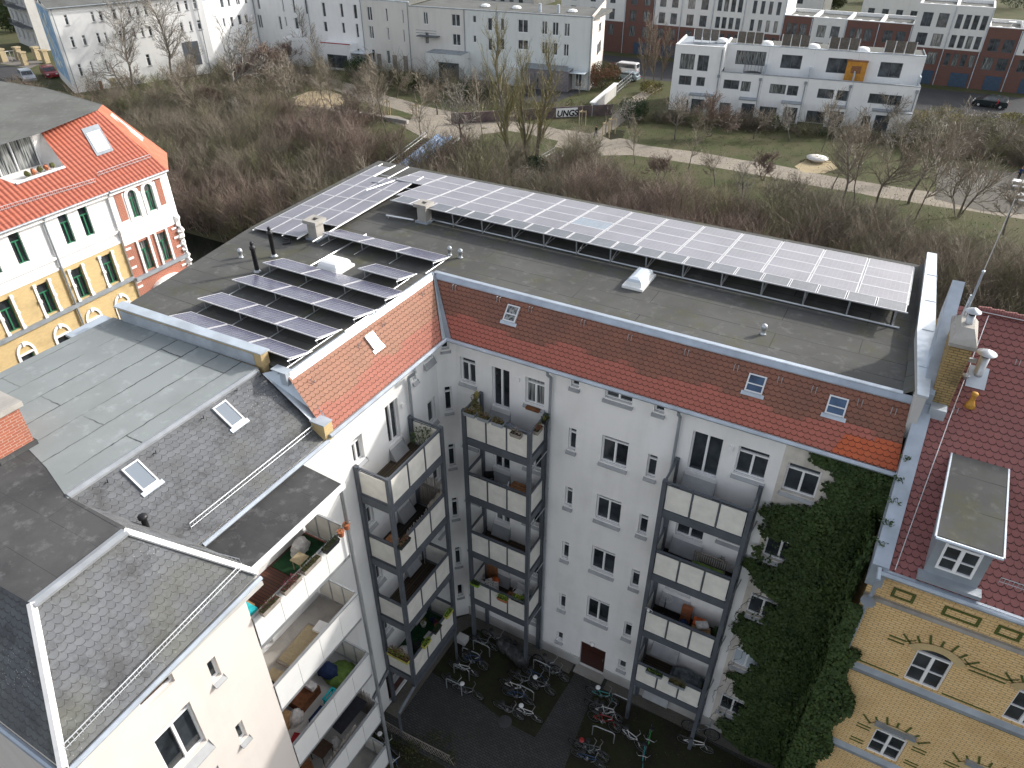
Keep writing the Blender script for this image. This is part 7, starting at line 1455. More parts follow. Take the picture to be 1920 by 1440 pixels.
BK = [((885, 1202), (930, 1222), 'frame_grey', 'black_plastic', 'black bicycle nearest the rounded building corner'), ((848, 1252), (894, 1270), 'bike_white', 'black_plastic', 'white-framed bicycle in the left bike group, nearest the steel balcony posts'),
 ((836, 1276), (872, 1300), 'frame_grey', 'black_plastic', 'dark bicycle in the left bike group, just in front of the white-framed one'), ((858, 1296), (898, 1312), 'frame_grey', 'bike_white', 'dark bicycle with pale saddle at the front edge of the left bike group'),
 ((1004, 1244), (1048, 1270), 'frame_grey', 'black_plastic', 'long black bicycle standing along the wall left of the brown door'), ((984, 1262), (1028, 1288), 'bike_blue', 'black_plastic', 'blue-black bicycle second from the wall left of the brown door'), ((992, 1282), (1034, 1304), 'frame_grey', 'bike_white', 'black bicycle with pale saddle, right edge of the middle group'),
 ((944, 1286), (986, 1308), 'bike_white', 'black_plastic', 'silver-framed bicycle in the centre of the middle group'), ((950, 1304), (992, 1322), 'bike_blue', 'black_plastic', 'blue bicycle in front of the silver one in the middle group'), ((932, 1326), (976, 1350), 'frame_grey', 'black_plastic', 'black bicycle at the front corner of the middle group'),
 ((972, 1336), (1004, 1352), 'bike_white', 'bike_white', 'white bicycle lying close to the round manhole in the courtyard'), ((1108, 1302), (1150, 1322), 'bike_teal', 'bike_white', 'teal bicycle with white saddle beside the right balcony tower'), ((1104, 1324), (1150, 1346), 'frame_grey', 'black_plastic', 'black bicycle behind the one with red rims, right group'),
 ((1108, 1350), (1154, 1374), 'bike_red', 'black_plastic', 'dark red bicycle in the middle of the right group'), ((1078, 1398), (1122, 1418), 'frame_grey', 'bike_red', 'black bicycle with red saddle at the lower right group'), ((1080, 1418), (1126, 1440), 'bike_blue', 'black_plastic', 'dark blue bicycle at the bottom edge, lower right group'),
 ((1168, 1376), (1196, 1404), 'bike_white', 'black_plastic', 'light grey bicycle left of the green ones at lower right'), ((1216, 1378), (1208, 1412), 'bike_green', 'black_plastic', 'bright green bicycle seen end-on, further from the camera'), ((1210, 1408), (1204, 1446), 'bike_teal', 'black_plastic', 'turquoise bicycle seen end-on in front of the bright green one'),
 ((1278, 1392), (1326, 1412), 'bike_white', 'black_plastic', 'white bicycle under the right balcony tower near the ivy'), ((866, 1240), (908, 1258), 'bike_blue', 'black_plastic', 'dark blue bicycle leaning on the hoop beside the mesh basket'), ((915, 1195), (948, 1210), 'frame_grey', 'black_plastic', 'black bicycle close to the wall under the corner balcony tower'), ((1016, 1256), (1062, 1280), 'frame_grey', 'black_plastic', 'black bicycle closest to the brown door'), ((960, 1272), (1004, 1294), 'frame_grey', 'black_plastic', 'black bicycle between the tarpaulin and the silver bicycle'), ((1112, 1336), (1156, 1358), 'bike_white', 'black_plastic', 'white-framed bicycle between the black and dark red ones, right group'), ((1084, 1406), (1132, 1430), 'frame_grey', 'black_plastic', 'black bicycle wedged between the two at the lower right group'), ((1290, 1370), (1332, 1386), 'frame_grey', 'black_plastic', 'dark bicycle behind the white one near the ivy foot'),
 ((712, 1385), (742, 1414), 'frame_grey', 'bike_white', 'dark bicycle with white saddle behind the low lattice fence, lower left'), ((728, 1418), (752, 1448), 'bike_blue', 'black_plastic', 'dark bicycle at the bottom edge beside the grey balcony posts')]
for i, (a, b, c, s, lab) in enumerate(BK): place_bike(a, b, c, s, lab, random.choice([-7, 5, 8]))
def hoop(pa, pb, label):
    a, b = zp(*pa, 0), zp(*pb, 0); mb = MB(); u = Vector((0, 0, .78)); mb.path([a, a+u*.9, a.lerp(b, .12)+u, a.lerp(b, .88)+u, b+u*.9, b], .024, 6); tag(mb.build('bike_stand', 'galvanised'), label, 'bike stand', 'hoop bike stands in the courtyard')
for a, b, lab in (((888, 1218), (918, 1232), 'hoop bike stand closest to the rounded corner'), ((868, 1232), (900, 1246), 'hoop bike stand beside the grey mesh basket'), ((852, 1262), (880, 1276), 'hoop bike stand between the bicycles of the left group'), ((838, 1290), (866, 1304), 'hoop bike stand at the front of the left group'), ((1000, 1254), (1030, 1268), 'hoop bike stand by the wall left of the brown door'),
                  ((970, 1300), (1000, 1316), 'hoop bike stand in the middle group, nearest the paved path'), ((1146, 1318), (1176, 1332), 'hoop bike stand beside the right balcony tower post'), ((1110, 1378), (1150, 1394), 'blue-grey hoop bike stand in front of the right group')): hoop(a, b, lab)
c = zp(966, 1228, 0); mb = MB()
for k in range(9): t = k/8; mb.blob(c+Vector((-.6+1.2*t, -.35*t, .45+.15*math.sin(3*t))), .36, 1.1, jit=.25, n=8, m=5)
tag(mb.build('tarpaulin', 'felt_black', smooth=True), 'dark grey tarpaulin thrown over a bicycle under the corner balcony tower', 'tarpaulin')
c = zp(868, 1215, 0); T = empty('mesh_basket', c, 'grey mesh basket on a post beside a hoop stand in the courtyard', 'basket'); mb = MB(); mb.box(c.x-.25, c.x+.25, c.y-.2, c.y+.2, .55, .85); mb.build('basket', 'plaster_grey', T); mb = MB(); mb.tube(c, c+Vector((0, 0, .55)), .03, n=6); mb.build('post', 'galvanised', T)
c = zp(947, 1353, .03); mb = MB(); mb.lathe(c, [(.3, 0), (.3, .01)], 20); tag(mb.build('manhole_cover', 'felt_black'), 'round metal manhole cover in the courtyard paving', 'manhole cover')
def fence_lat(pix, label):
    p = [zp(*q, 0) for q in pix]; mb = MB()
    for a, b in zip(p[:-1], p[1:]):
        L = (b-a).length; n = int(L/.16); d = (b-a)/n; up = Vector((0, 0, .62))
        for i in range(n): q = a+d*i; mb.tube(q, q+d*2+up, .014, n=4); mb.tube(q+up, q+d*2, .014, n=4)
        mb.tube(a+up, b+up, .02, n=4)
    tag(mb.build('lattice_fence', 'wood_grey'), label, 'fence')
fence_lat([(705, 1355), (760, 1388), (845, 1432)], 'low wooden lattice fence along the dark bed, bottom left of the courtyard')
mb = MB()
for _ in range(60): q = zp(random.uniform(700, 850), random.uniform(1378, 1440), 0); mb.leaves(q+Vector((0, 0, .2)), .3, .3, .2, 26, .05, random.choice([0, 1]))
for _ in range(120): q = zp(random.uniform(800, 1440), random.uniform(1180, 1440), 0); mb.leaves(q+Vector((0, 0, .03)), .3, .3, .03, 12, .03, 1) if q.y < -.3 and q.x > .3 else None
tag(mb.build('ground_cover', ['evergreen', 'olive_leaf']), kind='stuff')
# ---- small furniture makers (world axes)
def pot(x, y, z, r=.12, h=.2, mat='terracotta', plant='pot_plant', ph=.25, label='', nl=60, cat='potted plant', grp=None, ls=.035):
    T = empty('potted_plant', (x, y, z), label, cat, grp); mb = MB(); mb.lathe((x, y, z), [(r*.75, 0), (r, h), (r*1.08, h), (r*1.08, h+.02), (r*.9, h+.02)], 12); mb.build('pot', mat, T)
    if plant: mb = MB(); mb.leaves((x, y, z+h+ph*.5), r*1.4, r*1.4, ph*.6, nl, ls); mb.tube((x, y, z+h), (x, y, z+h+ph*.8), .01, n=3); mb.build('plant', plant, T)
    return T
def box_planter(x0, x1, y0, y1, z, label, mat='black_plastic', plants=('pot_plant',), ph=.16, h=.16, nl=140, grp='window boxes and planters on the balconies', rim=None):
    T = empty('planter_box', ((x0+x1)/2, (y0+y1)/2, z), label, 'planter', grp); mb = MB(); mb.prism([(x0+.02, y0+.02), (x1-.02, y0+.02), (x1-.02, y1-.02), (x0+.02, y1-.02)], z, z+h*.5); mb.prism([(x0, y0), (x1, y0), (x1, y1), (x0, y1)], z+h*.5, z+h); mb.build('box', mat, T)
    mb = MB(); mb.box(x0+.02, x1-.02, y0+.02, y1-.02, z+h, z+h+.012); mb.build('soil', 'court_soil', T)
    if nl: mb = MB(); mb.leaves(((x0+x1)/2, (y0+y1)/2, z+h+ph*.35), (x1-x0)/2+.04, (y1-y0)/2+.05, ph*.7, nl, .035, 0); mb.leaves(((x0+x1)/2, (y0+y1)/2, z+h+ph*.3), (x1-x0)/2, (y1-y0)/2, ph*.5, nl//3, .035, len(plants)-1); mb.build('plant', list(plants), T)
    return T
def chair(x, y, z, rz_, mat, label, seat=None, grp=None):
    T = empty('chair', (0, 0, 0), label, 'chair', grp)
    mb = MB(); mb.box(-.2, .2, -.2, .2, .40, .44); mb.build('seat', seat or mat, T); mb = MB(); mb.box(-.2, .2, .17, .2, .5, .85); mb.build('backrest', mat, T)
    for a, b in ((-1, -1), (1, -1), (-1, 1), (1, 1)): mb = MB(); mb.tube((a*.18, b*.18, 0), (a*.18, b*.18, .42 if b < 0 else .5), .014, n=5); mb.build('leg', mat, T)
    mb = MB(); mb.path([(-.2, -.16, .42), (-.21, -.14, .62), (-.21, .18, .62)], .012, 4); mb.path([(.2, -.16, .42), (.21, -.14, .62), (.21, .18, .62)], .012, 4); mb.build('armrests', mat, T)
    T.location = (x, y, z); T.rotation_euler = (0, 0, rz_); return T
def table(x0, x1, y0, y1, z, h, mat, label, slats=0, legm=None):
    T = empty('table', ((x0+x1)/2, (y0+y1)/2, z), label, 'table'); mb = MB()
    if slats:
        w = (y1-y0)/slats
        for i in range(slats): mb.box(x0, x1, y0+w*i+.008, y0+w*(i+1)-.008, z+h-.03, z+h)
    else: mb.box(x0, x1, y0, y1, z+h-.03, z+h)
    mb.build('table_top', mat, T)
    for a in (x0+.05, x1-.05):
        for b in (y0+.05, y1-.05): mb = MB(); mb.tube((a, b, z), (a, b, z+h-.03), .02, n=5); mb.build('leg', legm or mat, T)
    return T
def crate(x0, x1, y0, y1, z0, z1, mat, name, label, cat, rot=0, grp=None, lid=None):
    mb = MB(); cx, cy = (x0+x1)/2, (y0+y1)/2; F_ = Face(cx, cy, rot); a, b = (x1-x0)/2, (y1-y0)/2; mb.fbox(F_, -a, a, z0, z1, -b, b)
    o = mb.build(name, mat, None, bevel=.012); tag(o, label, cat, grp)
    if lid: m2 = MB(); m2.fbox(F_, -a*.9, a*.9, z1+.001, z1+.02, -b*.9, b*.9); m2.build('top', lid, o)
    return o
def drape(cx, cy, z, rx, ry, h, mat, name, label, cat, jit=.22, n=16):
    mb = MB(); i0 = 0; rows = 8; V = []
    for j in range(rows+1):
        t = j/rows; rr_ = 1.0*(1-t**2.2)**.5 if t < 1 else 0.02
        for k in range(n): a = 2*math.pi*k/n; w = 1+random.uniform(-jit, jit)*(1-t)*.6+.10*math.sin(5*a+j); V.append((cx+rx*rr_*w*math.cos(a), cy+ry*rr_*w*math.sin(a), z+h*t*(1+random.uniform(-.08, .08))))
    mb.v = V
    for j in range(rows):
        for k in range(n): a = j*n+k; b = j*n+(k+1) % n; mb.f.append((a, b, b+n, a+n)); mb.uv += [(0, 0)]*4; mb.mi.append(0)
    return tag(mb.build(name, mat, smooth=True), label, cat)
n = NM('plastic_sheet'); n.bump(n.noise(7, 4), .8, .05); M['plastic_sheet'] = n.fin(n.mix(n.mr(n.noise(3, 5), .4, .65), (.16, .18, .20), (.36, .38, .40)), .2, .6); n = NM('plastic_dark'); n.bump(n.noise(5, 4), .8, .05); M['plastic_dark'] = n.fin(n.mix(n.mr(n.noise(3, 5), .4, .65), (.05, .065, .075), (.13, .155, .17)), .22, .6)
# tower 1, top balcony (deck 12.97, rail 14.15)
f = 14.15-1.18
pot(1.92, -.75, f, .2, .28, 'terracotta', None, label='x'); T = bpy.context.scene.objects[-1] if False else None
def bigplant(x, y, z, r, h, label, mat=('pot_plant', 'yellow_leaf'), num=900):
    T = empty('potted_tree', (x, y, z), label, 'potted plant'); mb = MB(); mb.lathe((x, y, z), [(.14, 0), (.19, .28), (.2, .3)], 12); mb.build('pot', 'terracotta', T); mb = MB()
    for k in range(9): t = k/8; rr_ = r*(1-.75*t)*random.uniform(.8, 1.15); mb.leaves((x+random.gauss(0, .04), y+random.gauss(0, .04), z+.4+h*t), rr_, rr_, h*.09+.05, num//9, .05, random.choice([0, 0, 1]))
    mb.build('foliage', list(mat), T); mb = MB(); mb.tube((x, y, z+.25), (x, y, z+.3+h), .02, .01, 5); mb.build('stem', 'bark', T)
bpy.data.objects.remove([o for o in scene.objects if o.get('label') == 'x' and o.name.startswith('potted_plant')][0].children[0]); bpy.data.objects.remove([o for o in scene.objects if o.get('label') == 'x' and o.name.startswith('potted_plant')][0])
bigplant(1.98, -.95, f, .34, 1.35, 'tall yellowish potted shrub in the corner of the plant-filled top balcony')
for i, x in enumerate((1.75, 2.35, 2.95)): box_planter(x, x+.5, -1.52, -1.28, 14.05, ['planter box at the foot of the tall yellowish shrub', 'planter box second from the left on the plant-filled top balcony rail', 'planter box in the middle of the plant-filled top balcony rail'][i], 'zinc_dark', ('pot_plant', 'rust_leaf'), .2)
box_planter(3.75, 4.2, -1.55, -1.30, 13.85, 'grey planter hanging at the right front corner of the plant-filled balcony', 'wood_grey', ('seed_pale', 'olive_leaf'), .22); box_planter(4.50, 4.72, -1.15, -.70, 13.95, 'planter hanging on the right side rail of the plant-filled balcony', 'wood_grey', ('pot_plant', 'flower_pink'), .2); box_planter(4.50, 4.7, -.5, -.15, 14.0, 'planter on the side rail next to the downpipe', 'black_plastic', ('evergreen', 'yellow_leaf'), .2)
drape(3.30, -.85, f, .62, .34, .85, 'plastic_sheet', 'plastic_cover', 'crumpled clear plastic sheet over furniture on the plant-filled balcony', 'cover')
crate(3.7, 4.25, -.22, -.06, 14.2, 14.3, 'rust', 'flower_tray', 'brown flower tray on the window sill of the top corner balcony', 'tray'); pot(2.55, -.4, f, .13, .2, 'black_plastic', 'evergreen', .3, 'black pot with dark plant by the tall balcony door', 90); pot(4.2, -.9, f, .13, .2, 'terracotta', 'rust_leaf', .25, 'terracotta pot with rusty plant near the right front corner post', 90)
# tower 1, second
f = 11.1-1.18
table(3.35, 4.35, -1.15, -.45, f, .72, 'wood_brown', 'brown slatted wooden table on the second balcony of the corner tower', 5); chair(2.35, -.75, f, R(30), 'black_plastic', 'black metal chair on the second balcony of the corner tower'); chair(3.15, -.95, f, R(-70), 'bike_white', 'white garden chair beside the brown slatted table', 'white_paint')
pot(1.85, -.55, f, .12, .2, 'terracotta', 'rust_leaf', .15, 'small terracotta pot behind the black metal chair', 40)
# tower 1, third and fourth
f = 7.8-1.18; mb = MB(); mb.lathe((3.2, -.8, f), [(.05, 0), (.11, .08), (.12, .1), (.09, .1)], 12); tag(mb.build('bowl', 'seed_pale'), 'small pale bowl on the bare deck of the third corner balcony', 'bowl')
mb = MB(); mb.tube((1.95, -.5, f), (2.05, -.5, f+.8), .02, n=5); tag(mb.build('folded_stand', 'black_plastic'), 'folded dark stand leaning in the third corner balcony', 'stand')
f = 4.65-1.18
T = empty('round_table', (2.35, -.75, f), 'round table with white spotted cloth on the lowest corner balcony', 'table'); mb = MB(); mb.lathe((2.35, -.75, f), [(.34, .25), (.33, .62), (.33, .66), (.01, .665)], 18); mb.build('tablecloth', 'cloth_white', T)
mb = MB()
for k in range(14): t = k*2.4; r_ = .06+.02*k; mb.lathe((2.35+r_*.9*math.cos(t), -.75+r_*.9*math.sin(t), f+.667), [(.022, 0), (.022, .002)], 8)
sp_ = mb.build('spots', 'cloth_black', T); sp_['kind'] = 'stuff'; mb = MB(); mb.tube((2.35, -.75, f), (2.35, -.75, f+.6), .04, n=8); mb.build('leg', 'galvanised', T)
chair(1.9, -.85, f, R(80), 'bike_white', 'ornate white garden chair left of the spotted table', 'white_paint'); drape(2.4, -.45, f+.5, .2, .16, .3, 'orange', 'cushion', 'rust-orange cushion behind the spotted table', 'cushion'); chair(3.6, -.45, f, R(-10), 'bike_white', 'white garden chair in the right corner of the lowest corner balcony')
crate(1.75, 2.3, -.14, -.08, f+.1, f+1.3, 'wood_brown', 'wooden_board', 'upright wooden board against the wall, lowest corner balcony', 'board'); table(3.2, 3.9, -1.1, -.6, f, .5, 'wood_brown', 'low brown table on the lowest corner balcony', 0)
box_planter(1.72, 2.15, -1.56, -1.34, 4.5, 'lime green planter hanging at the left end of the lowest corner balcony', 'lime', ('evergreen',), .1); box_planter(3.1, 3.6, -1.58, -1.36, 4.35, 'terracotta planter with grass hanging on the lowest corner balcony', 'terracotta', ('lime', 'pot_plant'), .2); box_planter(3.7, 4.3, -1.35, -1.1, 4.4, 'yellow-green planter at the right front post of the lowest corner balcony', 'black_plastic', ('lime', 'yellow_leaf'), .3)
# tower 2
f = 14.1-1.18; pot(10.62, -.95, f, .15, .26, 'white_paint', 'cloth_black', .05, 'white pot with dark soil on the empty-looking top balcony beside the ivy', 12)
crate(10.85, 11.25, -1.08, -.88, f, f+.12, 'sand', 'seed_tray', 'small tray next to the white pot on the top balcony beside the ivy', 'tray')
f = 10.85-1.18
T = empty('bench', (11.3, -.7, f), 'grey bench with green cushion on the second balcony beside the ivy', 'bench'); mb = MB(); mb.box(10.8, 12.0, -.95, -.45, f+.3, f+.36); mb.build('frame', 'wood_grey', T); mb = MB(); mb.box(10.84, 11.96, -.93, -.52, f+.361, f+.46); mb.build('cushion', 'cloth_green', T, bevel=.03); mb = MB()
for k in range(16): mb.box(10.8+k*.077, 10.84+k*.077, -.46, -.43, f+.36, f+.85)
mb.box(10.8, 12.0, -.46, -.42, f+.82, f+.87); mb.build('backrest', 'wood_grey', T)
for x in (10.84, 11.96):
    for y in (-.9, -.5): mb = MB(); mb.box(x-.03, x+.03, y-.03, y+.03, f, f+.3); mb.build('leg', 'wood_grey', T)
pot(9.85, -1.0, f, .15, .22, 'black_plastic', 'evergreen', .35, 'dark leafy pot at the left end of the second balcony beside the ivy', 160); pot(10.15, -1.1, f, .13, .2, 'black_plastic', 'olive_leaf', .3, 'olive leafy pot second from the left post, balcony with the bench', 120); pot(12.15, -1.05, f, .15, .22, 'black_plastic', 'pot_plant', .3, 'pot with dry plant right of the grey bench', 120)
pot(11.75, -.2, f+.4, .1, .15, 'white_paint', 'evergreen', .2, 'white pot on the sill behind the grey bench', 60)
f = 7.55-1.18
crate(11.35, 12.05, -1.05, -.6, f, f+.55, 'card_brown', 'cardboard_box', 'large cardboard box in the cluttered third balcony beside the ivy', 'box', .25); crate(11.3, 11.75, -.7, -.35, f+.56, f+.68, 'orange', 'crate', 'orange crate on top of the large cardboard box', 'crate', .1); drape(11.0, -.75, f, .24, .22, .7, 'cloth_blue', 'bag', 'dark blue bag left of the large cardboard box', 'bag')
crate(10.75, 11.15, -.3, -.1, f, f+.8, 'terracotta', 'shelf', 'reddish wooden shelf against the wall in the cluttered balcony', 'shelf'); crate(11.0, 11.3, -1.15, -.95, f, f+.22, 'cloth_white', 'box', 'small pale box in front of the dark blue bag', 'box', .4); crate(10.8, 11.0, -1.15, -.95, f, f+.2, 'cloth_red', 'red_box', 'small red box at the rail of the cluttered balcony', 'box')
crate(11.45, 11.9, -.85, -.55, f+.70, f+.80, 'cloth_white', 'boards', 'stack of white and dark boards lying on the orange crate', 'boards', .5); drape(12.2, -.5, f, .18, .2, .75, 'evergreen', 'plant_bundle', 'dark green plant heap at the right end of the cluttered balcony', 'plant'); mb = MB(); ring(mb, (9.72, -1.38, 7.55), .17, .012, (0, 1, .3), 16, 4); mb.blob((9.72, -1.38, 7.55), .07, jit=.1); tag(mb.build('garden_ornament', 'bike_white'), 'round white ornament on the left corner of the cluttered balcony rail', 'ornament')
T = empty('fan', (10.1, -.35, f), 'standing wire fan in the left corner of the cluttered balcony', 'fan'); mb = MB(); mb.tube((10.1, -.35, f), (10.1, -.35, f+.95), .02, n=6); mb.lathe((10.1, -.35, f), [(.18, 0), (.15, .03)], 12); mb.build('stand', 'black_plastic', T); mb = MB()
for r_ in (.07, .14, .21, .26): ring(mb, (10.1, -.42, f+1.1), r_, .006, (0, 1, 0), 18, 3)
mb.build('grille', 'aluminium', T)
f = 4.2-1.18
mb = MB(); g_ = []
for j in range(7):
    for k in range(9): u, v = k/8, j/6; g_.append((10.85+1.35*u, -1.15+.95*v, f+.42+.10*math.sin(u*9+v*4)*math.sin(v*7)-.25*max(0, (abs(u-.5)-.42))*6))
mb.v = g_
for j in range(6):
    for k in range(8): a = j*9+k; mb.f.append((a, a+1, a+10, a+9)); mb.uv += [(0, 0)]*4; mb.mi.append(0)
i0 = len(mb.v); mb.box(10.9, 12.15, -1.1, -.25, f, f+.36); tag(mb.build('covered_table', 'plastic_dark', smooth=False), 'table under a dark plastic sheet on the lowest balcony beside the ivy', 'covered table')
box_planter(10.05, 10.75, -1.58, -1.36, 4.0, 'dark planter hanging left on the lowest balcony beside the ivy', 'zinc_dark', ('evergreen', 'lime'), .1); box_planter(11.0, 11.7, -1.58, -1.36, 3.95, 'planter with trailing dry plants on the lowest balcony beside the ivy', 'zinc_dark', ('pot_plant', 'olive_leaf'), .28, nl=260)
# tower 3 (side wing)
f = 14.05-1.18
T = empty('potted_bamboo', (.75, -2.85, f), 'thin light green bamboo in the far corner of the weathered top deck', 'potted plant'); mb = MB(); mb.lathe((.75, -2.85, f), [(.12, 0), (.16, .22)], 12); mb.build('pot', 'black_plastic', T); mb = MB()
for k in range(9): a = k*.7; q = Vector((.75+.3*math.cos(a), -2.85+.28*math.sin(a), f+.95+.1*math.sin(k))); mb.tube((.75, -2.85, f+.2), q, .008, n=3); mb.leaves(q-Vector((0, 0, .15)), .13, .13, .25, 26, .05)
mb.build('foliage', 'ivy_pale', T)
f = 10.85-1.18
def reed(pts, z0, z1, label, jit=.12):
    mb = MB()
    for a, b in zip(pts[:-1], pts[1:]):
        a = Vector((*a, 0)); b = Vector((*b, 0)); n = int((b-a).length/.035)
        for i in range(n): p = a.lerp(b, i/n); mb.tube(p+Vector((0, 0, z0)), p+Vector((random.gauss(0, .008), random.gauss(0, .008), z1+random.uniform(-jit, jit*.4))), .014, n=4)
    tag(mb.build('reed_screen', 'wood_grey'), label, 'reed screen')
reed([(1.36, -3.6), (1.36, -2.62)], f+.1, f+1.4, 'grey reed screen along the rail of the second side-wing balcony'); reed([(1.30, -2.58), (.2, -2.58)], f+.1, f+1.8, 'tall reed screen across the far end of the second side-wing balcony'); reed([(1.36, -5.0), (1.36, -3.65)], f+.3, f+1.22, 'broken low reed screen in the middle of the second side-wing rail')
box_planter(1.45, 1.68, -5.75, -5.15, 10.75, 'planter of dry plants hanging at the near corner of the second side-wing balcony', 'black_plastic', ('rust_leaf', 'olive_leaf'), .25); crate(.85, 1.25, -5.6, -5.3, 10.6, 10.8, 'wood_brown', 'crate', 'brown wooden crate on the near rail of the second side-wing balcony', 'crate'); 
f = 7.5-1.18; pot(1.25, -4.9, f, .13, .2, 'black_plastic', 'olive_leaf', .25, 'pot with sparse plant on the bare third side-wing balcony', 60)
T = empty('drying_rack', (.7, -2.8, f), 'folded metal drying rack at the far end of the third side-wing balcony', 'rack'); mb = MB()
for k in range(6): mb.tube((.25, -2.75-.0*k, f+.4+.09*k), (1.25, -2.75, f+.4+.09*k), .009, n=4)
mb.tube((.25, -2.75, f), (.25, -2.75, f+.95), .012, n=4); mb.tube((1.25, -2.75, f), (1.25, -2.75, f+.95), .012, n=4); mb.build('bars', 'aluminium', T)
f = 4.05-1.18
drape(.55, -5.2, f, .34, .38, .75, 'cloth_white', 'dust_sheet', 'white plastic-wrapped chair on the green carpeted balcony', 'cover'); chair(.9, -4.6, f, R(150), 'black_plastic', 'dark chair next to the white wrapped chair on the green carpet'); table(.85, 1.25, -4.1, -3.7, f, .35, 'cloth_white', 'small pale table with papers on the green carpet', 0)
for i, (x, y, m_, lab) in enumerate(((.95, -3.2, 'flower_pink', 'pot with red flowers at the far end of the green carpet'), (1.2, -3.4, 'lime', 'bright green pot on the green carpet'), (.6, -3.0, 'evergreen', 'dark leafy pot against the wall at the far end of the green carpet'), (1.15, -2.85, 'flower_pink', 'pink potted flowers in the far corner by the post'), (.35, -3.4, 'yellow_leaf', 'yellowish pot plant by the wall above the green carpet'))): pot(x, y, f, .13, .2, ['terracotta', 'lime', 'cloth_blue', 'terracotta', 'white_paint'][i], m_, .3, lab, 110)
for i, y in enumerate((-5.0, -4.2, -3.3)): box_planter(1.42, 1.62, y, y+.5, 3.98, ['nearest lemon planter box on the rail of the green carpeted balcony', 'middle planter box on the rail of the green carpeted balcony', 'far planter box with yellow-green plants by the green carpet'][i], ['lemon', 'black_plastic', 'lemon'][i], ('lime', 'pot_plant') if i != 1 else ('evergreen',), .14)
box_planter(.35, 1.4, -5.95, -5.70, 3.95, 'long planter of dry rusty plants at the near end of the green carpeted balcony', 'lemon', ('rust_leaf', 'olive_leaf', 'lime'), .5, nl=620)
# ---- loggias of the cream building: top
f = 13.25
mb = MB(); mb.box(.1, 1.66, -9.9, -8.4, f+.004, f+.02); tag(mb.build('carpet', 'carpet_green'), 'dark green carpet at the far end of the uppermost white panelled balcony', 'carpet')
table(.75, 1.15, -9.7, -9.3, f, .45, 'sand', 'light wooden stool-like table on the uppermost white panelled balcony', 0); T_ = None
box_planter(1.86, 2.06, -11.9, -11.25, 14.32, 'long planter box nearest the roof corner on the uppermost white balcony', 'wood_grey', ('olive_leaf', 'flower_pink'), .2); box_planter(1.86, 2.06, -11.1, -10.4, 14.32, 'planter with purple heather on the uppermost white balcony rail', 'wood_grey', ('flower_pink', 'rust_leaf'), .22); box_planter(1.86, 2.06, -10.3, -9.6, 14.32, 'third planter box along the uppermost white balcony rail', 'wood_grey', ('olive_leaf',), .12); box_planter(1.86, 2.06, -9.4, -8.8, 14.32, 'dark planter box far along the uppermost white balcony rail', 'black_plastic', ('evergreen',), .12)
pot(1.95, -8.62, 14.36, .11, .18, 'terracotta', 'pot_plant', .1, 'terracotta pot on the far end of the uppermost white rail, nearer one', 30); pot(1.95, -8.35, 14.42, .11, .18, 'terracotta', 'pot_plant', .1, 'terracotta pot at the corner post of the uppermost white rail', 30)
crate(.4, 1.2, -11.9, -11.5, f, f+.7, 'card_brown', 'wooden_chest', 'orange-brown chest at the near end of the uppermost white balcony', 'chest'); drape(.45, -9.0, f, .2, .35, .55, 'cloth_white', 'cover', 'white cloth heap by the wall on the uppermost white balcony', 'cloth'); crate(1.1, 1.5, -11.95, -11.65, f+.72, f+.9, 'turquoise', 'blue_crate', 'pale blue patterned box beside the orange-brown chest', 'box')
# second
f = 10.15
crate(.7, 1.3, -11.6, -11.2, f, f+.12, 'sand', 'pallet', 'light wooden pallet at the near end of the second white balcony', 'pallet', .15); crate(.55, 1.25, -11.0, -9.4, f, f+.10, 'wood_grey', 'plank_stack', 'long flat stack of pale planks on the second white balcony', 'planks', .05, lid='sand'); crate(.85, 1.2, -9.6, -9.2, f+.12, f+.22, 'white_paint', 'white_tray', 'white tray on the plank stack of the second white balcony', 'tray', .1)
drape(1.1, -11.8, f, .35, .2, .4, 'cloth_black', 'bag', 'dark bag at the near end of the second white balcony', 'bag'); drape(1.4, -8.9, f, .2, .35, .35, 'cloth_blue', 'bag', 'dark blue sack near the far end of the second white balcony', 'bag')
# third
f = 6.95
drape(.95, -8.95, f, .62, .55, .34, 'cloth_green', 'blanket', 'lime green blanket over a mattress on the third white balcony', 'blanket', .1); bpy.context.view_layer.update(); drape(.55, -9.15, f+.25, .42, .30, .30, 'cloth_blue', 'jacket', 'dark blue cloth thrown on the lime green blanket', 'cloth')
T = empty('stool', (1.35, -9.9, f), 'turquoise slotted step stool on the third white balcony', 'stool'); mb = MB(); mb.box(1.18, 1.24, -10.15, -9.65, f+.40, f+.46); mb.box(1.32, 1.38, -10.15, -9.65, f+.40, f+.46); mb.box(1.46, 1.52, -10.15, -9.65, f+.40, f+.46); mb.box(1.18, 1.52, -10.16, -10.1, f+.385, f+.465); mb.box(1.18, 1.52, -9.7, -9.64, f+.385, f+.465); mb.build('seat', 'turquoise', T)
for a in (1.21, 1.49):
    for b in (-10.12, -9.68): mb = MB(); mb.tube((a, b, f), (a, b, f+.39), .03, n=5); mb.build('leg', 'turquoise', T)
crate(1.2, 1.6, -10.9, -10.3, f, f+.3, 'cloth_blue', 'bench', 'dark blue low bench beside the turquoise stool', 'bench'); T = empty('sofa', (.45, -10.3, f), 'small patterned sofa against the wall on the third white balcony', 'sofa'); mb = MB(); mb.box(.12, .75, -10.75, -9.8, f, f+.38); mb.build('seat', 'rust', T, bevel=.04); mb = MB(); mb.box(.12, .28, -10.75, -9.8, f+.381, f+.75); mb.build('backrest', 'flower_pink', T, bevel=.04); mb = MB(); mb.box(.32, .7, -10.1, -9.85, f+.385, f+.55); mb.build('cushion', 'cloth_white', T, bevel=.04)
